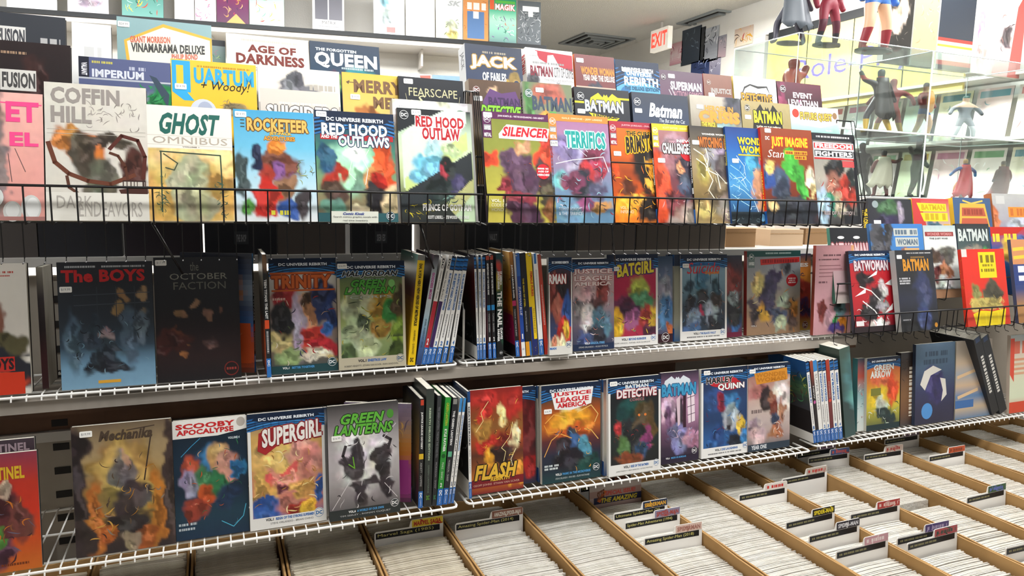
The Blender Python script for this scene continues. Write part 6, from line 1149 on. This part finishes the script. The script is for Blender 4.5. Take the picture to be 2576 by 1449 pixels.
wall_comic(1232, 1300, 'green comic with white and red block title near the right end of the long shelf', 'G 1f8a64 4ab08c a8d8c4 8ac0b0 6a8a8a;R 2 4 18 26 d8603c;R 22 4 96 10 5ab04a;T 22 12 96 26 f0f0ee b/c03a34 MAGIK;S 26 99 8 36 94 92 8 e8e8e6 7a3a8a d84a3c 2a6a5a c8dcd4')
wall_comic(1303, 1362, 'black and white scratchy comic at the right end of the long shelf', 'G 5a6066 6a7076 5a6066;S 60 90 6 24 94 94 8 a8acb2 c8ccd0 3a3e44;R 22 12 92 24 e6e8e8;R 46 22 66 36 e6e8e8')
for xa, xb, lb, art in ((960, 1008, 'pale blue bagged comic below the long shelf', 'G dce6ea e6ecec;N .05'), (1012, 1086, 'white bagged comic with a red right edge below the long shelf', 'G eeeeec f2f2f0;P d86a60 60 4 98 2 98 60 84 50;B 76 30 12 10 8ac0c8 .6'),
                        (1089, 1160, 'blue bagged comic below the long shelf', 'G 8aa8c8 6a98c8 4a8ac0 8ab8d8;N .15;B 50 40 40 10 a8c8e0 .8')):
    p = BA + n_ * .19
    a, b = (at_plane(xa, 170, p, n_) - O_).dot(u_), (at_plane(xb, 170, p, n_) - O_).dot(u_)
    book('comic_book', lb, FR @ Matrix.Translation((a, .19, 2.036)) @ Matrix.Rotation(R_(-6), 4, 'X'), b - a, .235, .004, art, 'comics below the long white shelf', cat='comic', res=(10, 14))

# ------------------------------------------------------------------ ceiling details
ex = at_x(1643, 80, 3.3)
r = empty('exit_sign', Matrix.Translation((3.3, ex.y - .24, ex.z - .165))); tag(r, 'lit exit sign with red letters hanging from the ceiling', 'sign')
q = MB(); q.box(-.02, .02, 0, .24, 0, .165); q.build('housing', M['exitface'], r)
q = MB(); v, f = glyphs('EXIT', .03)
q.raw([(-.0212, .225 - a * .21, .03 + b * .11) for a, b in v], f); q.build('lettering', M['exit'], r)
q = MB(); q.tube([(0, .12, .165), (0, .12, CEIL - ex.z + .163)], .012, 8); q.build('hanger', M['whitemetal'], r)
def vent(px, lb, sz):
    c = at_z(*px, CEIL)
    r = empty('air_vent', Matrix.Translation((c.x, c.y, CEIL))); tag(r, lb, 'vent', 'ceiling air vents')
    for i, s in enumerate((1, .74, .48, .22)):
        w = sz * s / 2; m = MB(); e = sz * .05
        for a in ((-w, w, -w, -w + e), (-w, w, w - e, w), (-w, -w + e, -w + e, w - e), (w - e, w, -w + e, w - e)):
            m.box(a[0], a[1], a[2], a[3], -.012 - i * .006, -.001 - i * .004)
        m.build('louver', M['vent'], r)
    m = MB(); m.box(-sz * .47, sz * .47, -sz * .47, sz * .47, -.002, -.0008); m.build('duct_opening', M['darkslot'], r)
vent((1818, 50), 'grey square ceiling vent left of the grey cloaked figure', .5)
vent((1500, 102), 'pale square ceiling vent left of the exit sign', .5)

# ------------------------------------------------------------------ right wall: yellow sign, posters, white fixture
SX = 3.53
ya, yb_, zt, zb = 3.98, 2.56, 2.605, 2.11
r = empty('category_sign', Matrix.Translation((SX, yb_, zb))); tag(r, 'long yellow hanging sign with purple serif lettering behind the display cases', 'sign')
L, H = ya - yb_, zt - zb
q = MB(); q.box(-.01, .005, 0, L, 0, H); q.build('panel', M['signyellow'], r)
q = MB(); v, f = glyphs('Role-Playing', .0)
q.raw([(-.0108, L - .27 - a * 1.12, H * .32 + b * .165) for a, b in v], f, lin('6f62b4')); q.build('lettering', M['ink'], r)
for i in range(1, 4):
    q = MB(); q.box(-.012, -.0101, L * i / 4 - .003, L * i / 4 + .003, 0, H); q.build('panel_seam', M['blackshelf'], r)
POST = [(1688, 112, 1716, 158, 'pink and white poster nearest the exit sign', 'G d8a8b0 e8d0d4 c88a98;S 12 1 10 20 90 90 12 a83a5a f0e8e8'),
        (1718, 78, 1762, 155, 'dark slate poster right of the pink one on the far wall', 'G 3a4450 343e4c 2a3440;S 8 2 10 10 80 60 10 6a7a88'),
        (1764, 70, 1772, 155, 'narrow black poster on the far wall', 'G 24282e 24282e'),
        (1774, 74, 1806, 150, 'black and white patterned poster on the far wall', 'G b8bcc4 8a8e98 a8acb4;S 26 3 4 4 96 96 14 2a2c34 e0e0e4 5a5e68'),
        (1808, 92, 1826, 142, 'small grey and pink poster on the far wall', 'G 8a8a94 b8a0a8;S 10 4 10 10 90 90 14 d8c0c4 4a4a54'),
        (1850, 75, 1894, 108, 'orange and white poster under the grey cloaked figure', 'G c8b0a0 e8dcc8;S 14 5 10 10 90 90 16 d8a03a 4a3a34 b8443a'),
        (1740, 158, 1784, 190, 'blue figure boxes poster low on the far wall', 'G 2a3a64 3a4a7a;S 10 6 10 10 90 90 14 8a9ac8 1c2440'),
        (1786, 150, 1812, 190, 'pale violet poster low on the far wall', 'G a8a4b8 7a7a94;S 8 7 10 10 90 90 14 e0e0ec 4a4a64')]
for xa, y0, xb, y1, lb, art in POST:
    X = 3.549
    a, b = at_x(xa, y0, X), at_x(xb, y1, X)
    w, h = a.y - b.y, a.z - b.z
    if w <= 0 or h <= 0: continue
    r = empty('poster', Matrix.Translation((X - .004, a.y, b.z)) @ Matrix.Rotation(R_(-90), 4, 'Z')); tag(r, lb, 'poster', 'posters on the far wall')
    pr = Print(art, w, h, 5); im = pr.raster(8, 12); m = MB()
    for j in range(11):
        for i in range(7):
            m.face([((i + e) / 7 * w, 0, h * (1 - (j + g_) / 11)) for e, g_ in ((0, 0), (0, 1), (1, 1), (1, 0))], tuple(im[j, i]))
    m.build('sheet', M['print'], r)
    a1, l1 = MB(), MB(); pr.draw(a1, l1, lambda u, v, z: (u * w, -z, (1 - v) * h))
    if a1.f: a1.build('artwork', M['ink'], r)
# white magazine fixture along the right wall
r = empty('magazine_fixture', Matrix.Translation((3.66, .9, 0))); tag(r, 'white magazine fixture along the right wall behind the display cases', 'shelving')
q = MB(); q.box(.05, .09, 0, 3.1, 0, 2.07); q.build('back_board', M['whitemetal'], r)
for j in range(5):
    q = MB(); q.box(-.16, .05, 0, 3.1, .95 + j * .3, .965 + j * .3); q.build('ledge', M['whitemetal'], r)
rg = random.Random(8)
pal = ['f0f0ec', 'e8e0d8', 'f0e0e0', 'e8e8c8', 'd8e8e8', 'e0c8c8', 'f0ead0', 'd0e0d0']
tone = {'f0f0ec': 'white', 'e8e0d8': 'ivory', 'f0e0e0': 'blush', 'e8e8c8': 'cream', 'd8e8e8': 'ice blue', 'e0c8c8': 'rose', 'f0ead0': 'butter', 'd0e0d0': 'pale green'}
rowname = ['fourth', 'third', 'second', 'top']
HD = {'c86a6a': 'red', '6a9aa8': 'teal', 'c8b45a': 'mustard', '8a8a94': 'grey', '7aa87a': 'green', 'b87a9a': 'mauve'}
for j in range(1, 4):
    y = 1.15; col = 0
    while y < 3.75:
        w = .18; c = rg.choice(pal); c2 = rg.choice(['c86a6a', '6a9aa8', 'c8b45a', '8a8a94', '7aa87a', 'b87a9a'])
        z = .966 + j * .3
        col += 1
        book('magazine', '%s magazine with a %s heading on the %s ledge of the white fixture' % (tone[c], HD[c2], rowname[j]), Matrix.Translation((3.61, y + w, z)) @ Matrix.Rotation(R_(-90), 4, 'Z') @ Matrix.Rotation(R_(-8), 4, 'X'), w, .26, .004,
             'G %s %s;R 8 5 92 18 %s;S 12 %d 10 26 90 90 10 %s %s ffffff' % (c, c, c2, col + j * 7, c2, rg.choice(pal)), 'magazines on the white fixture', cat='magazine', res=(4, 5))
        y += .205

# ------------------------------------------------------------------ clear display cases with figures
CY = 2.03; CD = .34
c0 = at_y(2011, 80, CY); c1 = at_y(2351, 118, CY)
ZC1 = c0.z; ZC0 = at_y(2345, 338, CY).z; ZL0 = at_y(2325, 499, CY).z
cwid = c1.x - c0.x
def case(label, x0, x1, z0, z1):
    r = empty('display_case', Matrix.Translation((x0, CY, z0))); tag(r, label, 'display case', 'clear acrylic display cases')
    w, h, t = x1 - x0 - .004, z1 - z0 - .003, .004
    for nm, b in (('front_pane', (0, w, 0, t, t, h - t)), ('rear_pane', (0, w, CD - t, CD, t, h - t)), ('side_pane', (0, t, t, CD - t, t, h - t)), ('side_pane', (w - t, w, t, CD - t, t, h - t)), ('top_pane', (0, w, 0, CD, h - t, h)), ('bottom_pane', (0, w, 0, CD, 0, t))):
        m = MB(); m.box(*b); m.build(nm, M['acrylic'], r)
    e = .0022
    for p, q_ in (((0, 0, 0), (0, 0, h)), ((w, 0, 0), (w, 0, h)), ((0, CD, 0), (0, CD, h)), ((w, CD, 0), (w, CD, h)), ((0, 0, h), (w, 0, h)), ((0, CD, h), (w, CD, h)), ((0, 0, h), (0, CD, h)), ((w, 0, h), (w, CD, h)), ((0, 0, 0), (w, 0, 0))):
        m = MB(); m.tube([p, q_], e, 4); m.build('edge', M['acryledge'], r)
case('clear acrylic case holding the caped figure, upper left of the four', c0.x, c1.x, ZC0, ZC1)
case('clear acrylic case holding the figure with a round shield, upper right of the four', c1.x, c1.x + cwid, ZC0, ZC1)
case('clear acrylic case with the tattered beige cape figure, lower left of the four', c0.x, c1.x, ZL0, ZC0)
case('clear acrylic case with the red cloaked figure, lower right of the four', c1.x, c1.x + cwid, ZL0, ZC0)
cn = MB(); cn.box(0, 2 * cwid + .1, 0, CD + .1, 0, ZL0 - .001)
co = cn.build('display_counter', M['whitemetal']); co.location = (c0.x - .05, CY - .02, 0)
if ZL0 > CAPZ: co.location.y = CY
tag(co, 'white counter carrying the clear display cases', 'counter')

def figure(label, base, top_px, y, ramp, pose='stand', cape=None, turn=0, shield=None, bulk=1.0, lumps=None):
    p = at_y(*base, y); h = abs(at_y(base[0], top_px, y).z - p.z)
    root = empty('figurine', Matrix.Translation(p) @ Matrix.Rotation(R_(turn), 4, 'Z')); tag(root, label, 'figurine', 'collectible figurines')
    J = {'pel': (0, 0, .50, .085), 'chest': (0, .01, .68, .105), 'neck': (0, .0, .82, .05), 'head': (0, -.005, .90, .075), 'crown': (0, 0, .965, .05)}
    arm = {'stand': (((.15, .02, .72), (.20, .03, .56), (.21, -.04, .42)), ((-.15, .02, .72), (-.20, .03, .56), (-.21, -.04, .42))),
           'reach': (((.15, .0, .74), (.30, -.04, .78), (.36, -.08, .92)), ((-.15, .0, .74), (-.30, -.05, .62), (-.46, -.1, .50))),
           'point': (((.15, .0, .74), (.24, .02, .58), (.18, -.1, .5)), ((-.15, .0, .74), (-.30, -.05, .72), (-.46, -.1, .80))),
           'out': (((.15, .0, .74), (.30, .0, .66), (.38, -.06, .54)), ((-.15, .0, .74), (-.30, .0, .66), (-.38, -.06, .54)))}[pose if pose in ('stand', 'reach', 'point', 'out') else 'stand']
    leg = (((.08, 0, .46), (.13, -.02, .25), (.16, .02, .03), (.17, -.06, .012)), ((-.08, 0, .46), (-.10, -.03, .25), (-.11, .04, .03), (-.12, -.04, .012)))
    if pose in ('reach', 'out'): leg = (((.08, 0, .46), (.18, -.06, .26), (.24, .0, .03), (.27, -.07, .012)), ((-.08, 0, .46), (-.12, .02, .24), (-.16, .10, .03), (-.17, .03, .012)))
    vs, es, rs = [], [], []
    def add(pt, rad, par=None):
        vs.append((pt[0] * h, pt[1] * h, pt[2] * h)); rs.append(rad * h * bulk)
        if par is not None: es.append((par, len(vs) - 1))
        return len(vs) - 1
    i0 = add(J['pel'][:3], .085); ic = add(J['chest'][:3], .105, i0); inn = add(J['neck'][:3], .045, ic); ih = add(J['head'][:3], .072, inn); add(J['crown'][:3], .05, ih)
    for a in arm:
        i = add(a[0], .055, ic); i = add(a[1], .043, i); add(a[2], .036, i)
    for a in leg:
        i = add(a[0], .07, i0); i = add(a[1], .055, i); i = add(a[2], .038, i); add(a[3], .032, i)
    me = bpy.data.meshes.new('figurine_body'); me.from_pydata(vs, es, [])
    o = link(bpy.data.objects.new('body', me), root)
    sk = o.modifiers.new('skin', 'SKIN'); sk.use_smooth_shade = True
    if not me.skin_vertices: me.skin_vertices.new()
    for i, rr in enumerate(rs):
        me.skin_vertices[0].data[i].radius = (rr, rr * .85)
    me.skin_vertices[0].data[0].use_root = True
    sb = o.modifiers.new('smooth', 'SUBSURF'); sb.levels = 1; sb.render_levels = 2
    m = bpy.data.materials.new('figure_paint'); m.use_nodes = True; nt = m.node_tree
    tc = nt.nodes.new('ShaderNodeTexCoord'); sp = nt.nodes.new('ShaderNodeSeparateXYZ'); mp = nt.nodes.new('ShaderNodeMath'); rp = nt.nodes.new('ShaderNodeValToRGB')
    mp.operation = 'DIVIDE'; mp.inputs[1].default_value = h
    rp.color_ramp.interpolation = 'CONSTANT'
    while len(rp.color_ramp.elements) < len(ramp): rp.color_ramp.elements.new(.5)
    for e, (pos, c) in zip(rp.color_ramp.elements, ramp):
        e.position = pos; e.color = lin(c) + (1,)
    nt.links.new(tc.outputs['Object'], sp.inputs[0]); nt.links.new(sp.outputs[2], mp.inputs[0]); nt.links.new(mp.outputs[0], rp.inputs[0])
    b = nt.nodes['Principled BSDF']; nt.links.new(rp.outputs[0], b.inputs['Base Color']); b.inputs['Roughness'].default_value = .45
    me.materials.append(m)
    if cape:
        cm = MB(); nx, ny = 9, 8; pts = []
        col, sd, wdt, low = cape
        for j in range(ny + 1):
            v = j / ny
            for i in range(nx + 1):
                u = i / nx - .5
                zz = .82 - v * (.82 - low) + (.05 * math.sin(i * 2.3) if j == ny else 0)
                pts.append(((u * (.26 + v * wdt) + sd * v * v) * h, (.02 + .09 * math.cos(u * 3) + .10 * v + .02 * math.sin(i * 1.9) * v) * h * (-1 if wdt < 0 else 1), zz * h))
        cm.raw(pts, [(j * (nx + 1) + i, j * (nx + 1) + i + 1, (j + 1) * (nx + 1) + i + 1, (j + 1) * (nx + 1) + i) for j in range(ny) for i in range(nx)], lin(col))
        c = cm.build('cape', M['plastic'], root, True); s = c.modifiers.new('thickness', 'SOLIDIFY'); s.thickness = .012 * h
    if shield:
        sm = MB(); n = 20
        ring = [(shield[1] * h + .19 * h * math.cos(2 * math.pi * i / n), -.16 * h, .6 * h + .19 * h * math.sin(2 * math.pi * i / n)) for i in range(n)]
        sm.raw(ring + [(shield[1] * h, -.21 * h, .6 * h)], [(i, (i + 1) % n, n) for i in range(n)], lin(shield[0])); sm.raw([(x, y_ + .012 * h, z) for x, y_, z in ring], [tuple(range(n))], lin(shield[0]))
        sm.build('shield', M['plastic'], root)
    bs = MB(); n = 18; rr = .19 * h
    bs.raw([(rr * math.cos(2 * math.pi * i / n), rr * .7 * math.sin(2 * math.pi * i / n), zz) for zz in (0, .02 * h) for i in range(n)],
           [tuple(range(n))[::-1], tuple(range(n, 2 * n))] + [(i, (i + 1) % n, n + (i + 1) % n, n + i) for i in range(n)], lin('2a2a30'))
    bs.build('base', M['plastic'], root)
    return root
S0, S1 = ZC0 + .006, ZL0 + .006
def on(px, z, y): return (px, [py for py in range(0, 900) if at_y(px, py, y).z <= z][0])
DK = '0e0f13'
YM = CY + .17
figure('caped black figure with red collar, yellow gloves and boots in the upper left case', on(2205, S0, YM - .05), 165, YM - .05, [(0, 'e0b030'), (.2, '16182a'), (.66, '181a24'), (.78, '9a3a34'), (.84, '3a4a44')], 'reach', (DK, -.02, .16, .22), 180)
figure('red figure with yellow boots standing behind the caped black one', on(2236, S0, YM + .09), 190, YM + .09, [(0, 'e6b834'), (.24, 'b8383c'), (.5, 'c04048'), (.84, 'b03a3a')], 'out', None, 150)
figure('figure with a round orange shield in the upper right case', on(2318, S0, YM), 200, YM, [(0, 'e0b078'), (.2, 'd8a880'), (.4, '4a5aa0'), (.5, '8a3a3c'), (.78, 'd8a880'), (.88, '2c2a2c')], 'out', None, 20, ('d09448', -.18))
figure('broad grey vested figure with a dark cap in the upper right case', on(2420, S0, YM), 235, YM, [(0, 'd8d8dc'), (.3, '8a8a90'), (.48, '6a6c74'), (.70, 'c8a890'), (.9, '3a5a54')], 'out', None, -20, None, 1.25)
figure('squat red-brown creature figure in the upper left case', on(1985, S0, YM + .06), 138, YM + .06, [(0, 'b8483c'), (.5, 'a84438'), (.8, '8a3830')], 'reach', None, 30, None, 1.5)
figure('maroon figure wrapped in a tattered beige cape in the lower left case', on(2215, S1, YM - .03), 372, YM - .03, [(0, '6a2c34'), (.4, '7a3a3c'), (.74, 'a06a50'), (.84, '2c2c30')], 'point', ('d0c4ae', .12, .3, .2), 160)
figure('slim black suited figure striding in the lower left case', on(2300, S1, YM - .02), 342, YM - .02, [(0, '2a2c30'), (.5, '33363a'), (.84, '4a4440')], 'point', None, 10)
figure('blue figure with a long red cloak in the lower right case', on(2420, S1, YM - .02), 395, YM - .02, [(0, 'b8382c'), (.2, 'd8945c'), (.4, '3f86c4'), (.62, '3a5a9a'), (.84, 'c8a070')], 'out', ('c0343a', .12, .34, .06), 170)
figure('dark red and violet figure with fur collar in the lower right case', on(2515, S1, YM), 400, YM, [(0, '4a4048'), (.3, '5a4a70'), (.5, '7a3438'), (.74, '9a7a5a'), (.86, '6a5a50')], 'stand', ('7a2a30', .2, .3, .06), 160)
figure('black figure raising a red tipped blade behind the boxed red title cover', on(2160, S1, YM + .1), 352, YM + .1, [(0, '2c2c34'), (.5, '34343c'), (.84, '2a2a30')], 'reach', None, 180)
T1 = ZC1 + .002
figure('grey cloaked figure standing on the left corner of the upper case', on(1985, T1, CY + .18), -85, CY + .18, [(0, '3c3a48'), (.3, '4a4c58'), (.84, '4a4c58')], 'reach', ('5a6068', -.02, .3, .2), 180)
figure('red and black legged figure standing on top of the upper left case', on(2078, T1, CY + .14), -100, CY + .14, [(0, '2c2a30'), (.16, '5a2c38'), (.3, '8a2c3c'), (.6, '8a3040'), (.84, 'd8c8c8')], 'stand', None, 0)
figure('bare legged figure with dark red boots on top of the upper left case', on(2196, T1, CY + .14), -160, CY + .14, [(0, '8a2c34'), (.2, 'd8b090'), (.42, '3a6ab4'), (.55, '8a7a70'), (.84, '6a5a50')], 'stand', None, 0)
# tall boxed prints standing on the cases
TALL = [(2224, 2292, 105, 'G 2c2824 24221f 201f1d;B 40 60 26 12 b8a898 .6;B 60 50 20 14 c8b8a8 .6;S 10 11 10 66 90 96 6 6a645c 3a3632', 'black print box with pale twisted shapes on top of the display cases'),
        (2295, 2356, 108, 'G d0b48a c8a878 c4a474 8a8478;N .25;S 30 12 4 6 96 84 9 a88a60 d8c09a 8a7454', 'sand textured print box on top of the display cases'),
        (2358, 2446, 116, 'G 343a44 2c323c 2a303a 2c323a;N .15;R 0 72 100 75 a83c34;R 0 75 100 92 a8b0a8;R 0 78 100 80 d8cc3a;R 0 92 100 96 a04040', 'dark print box with a red and yellow striped foot on top of the display cases'),
        (2449, 2496, 124, 'G e8ecec e8e0e6 d8c4d0 e0d4d0;B 30 50 20 16 c88aa8 .6;B 50 80 30 12 c8b4b0 .7', 'white print box with a faint pink face patch on top of the display cases'),
        (2499, 2570, 136, 'G f0eeee e8e0e0 e0c8c8 d8a8a4;P c85a54 70 30 100 10 100 100 56 100;B 40 60 20 10 4a4044 .5;S 6 13 20 40 60 80 8 d88a84 5a4a4c', 'white and coral print box at the right end of the display cases')]
for k, (xa, xb, yb2, art, lb) in enumerate(TALL):
    y = CY + .26
    a, b = at_y(xa, yb2, y), at_y(xb, yb2, y)
    book('print_box', lb, Matrix.Translation((a.x, y, ZC1 + .0005)), b.x - a.x, .42 + .03 * (k % 3), .03, art, 'print boxes on the display cases', cat='box', spine='d8d8d4', back='5a5a5c')
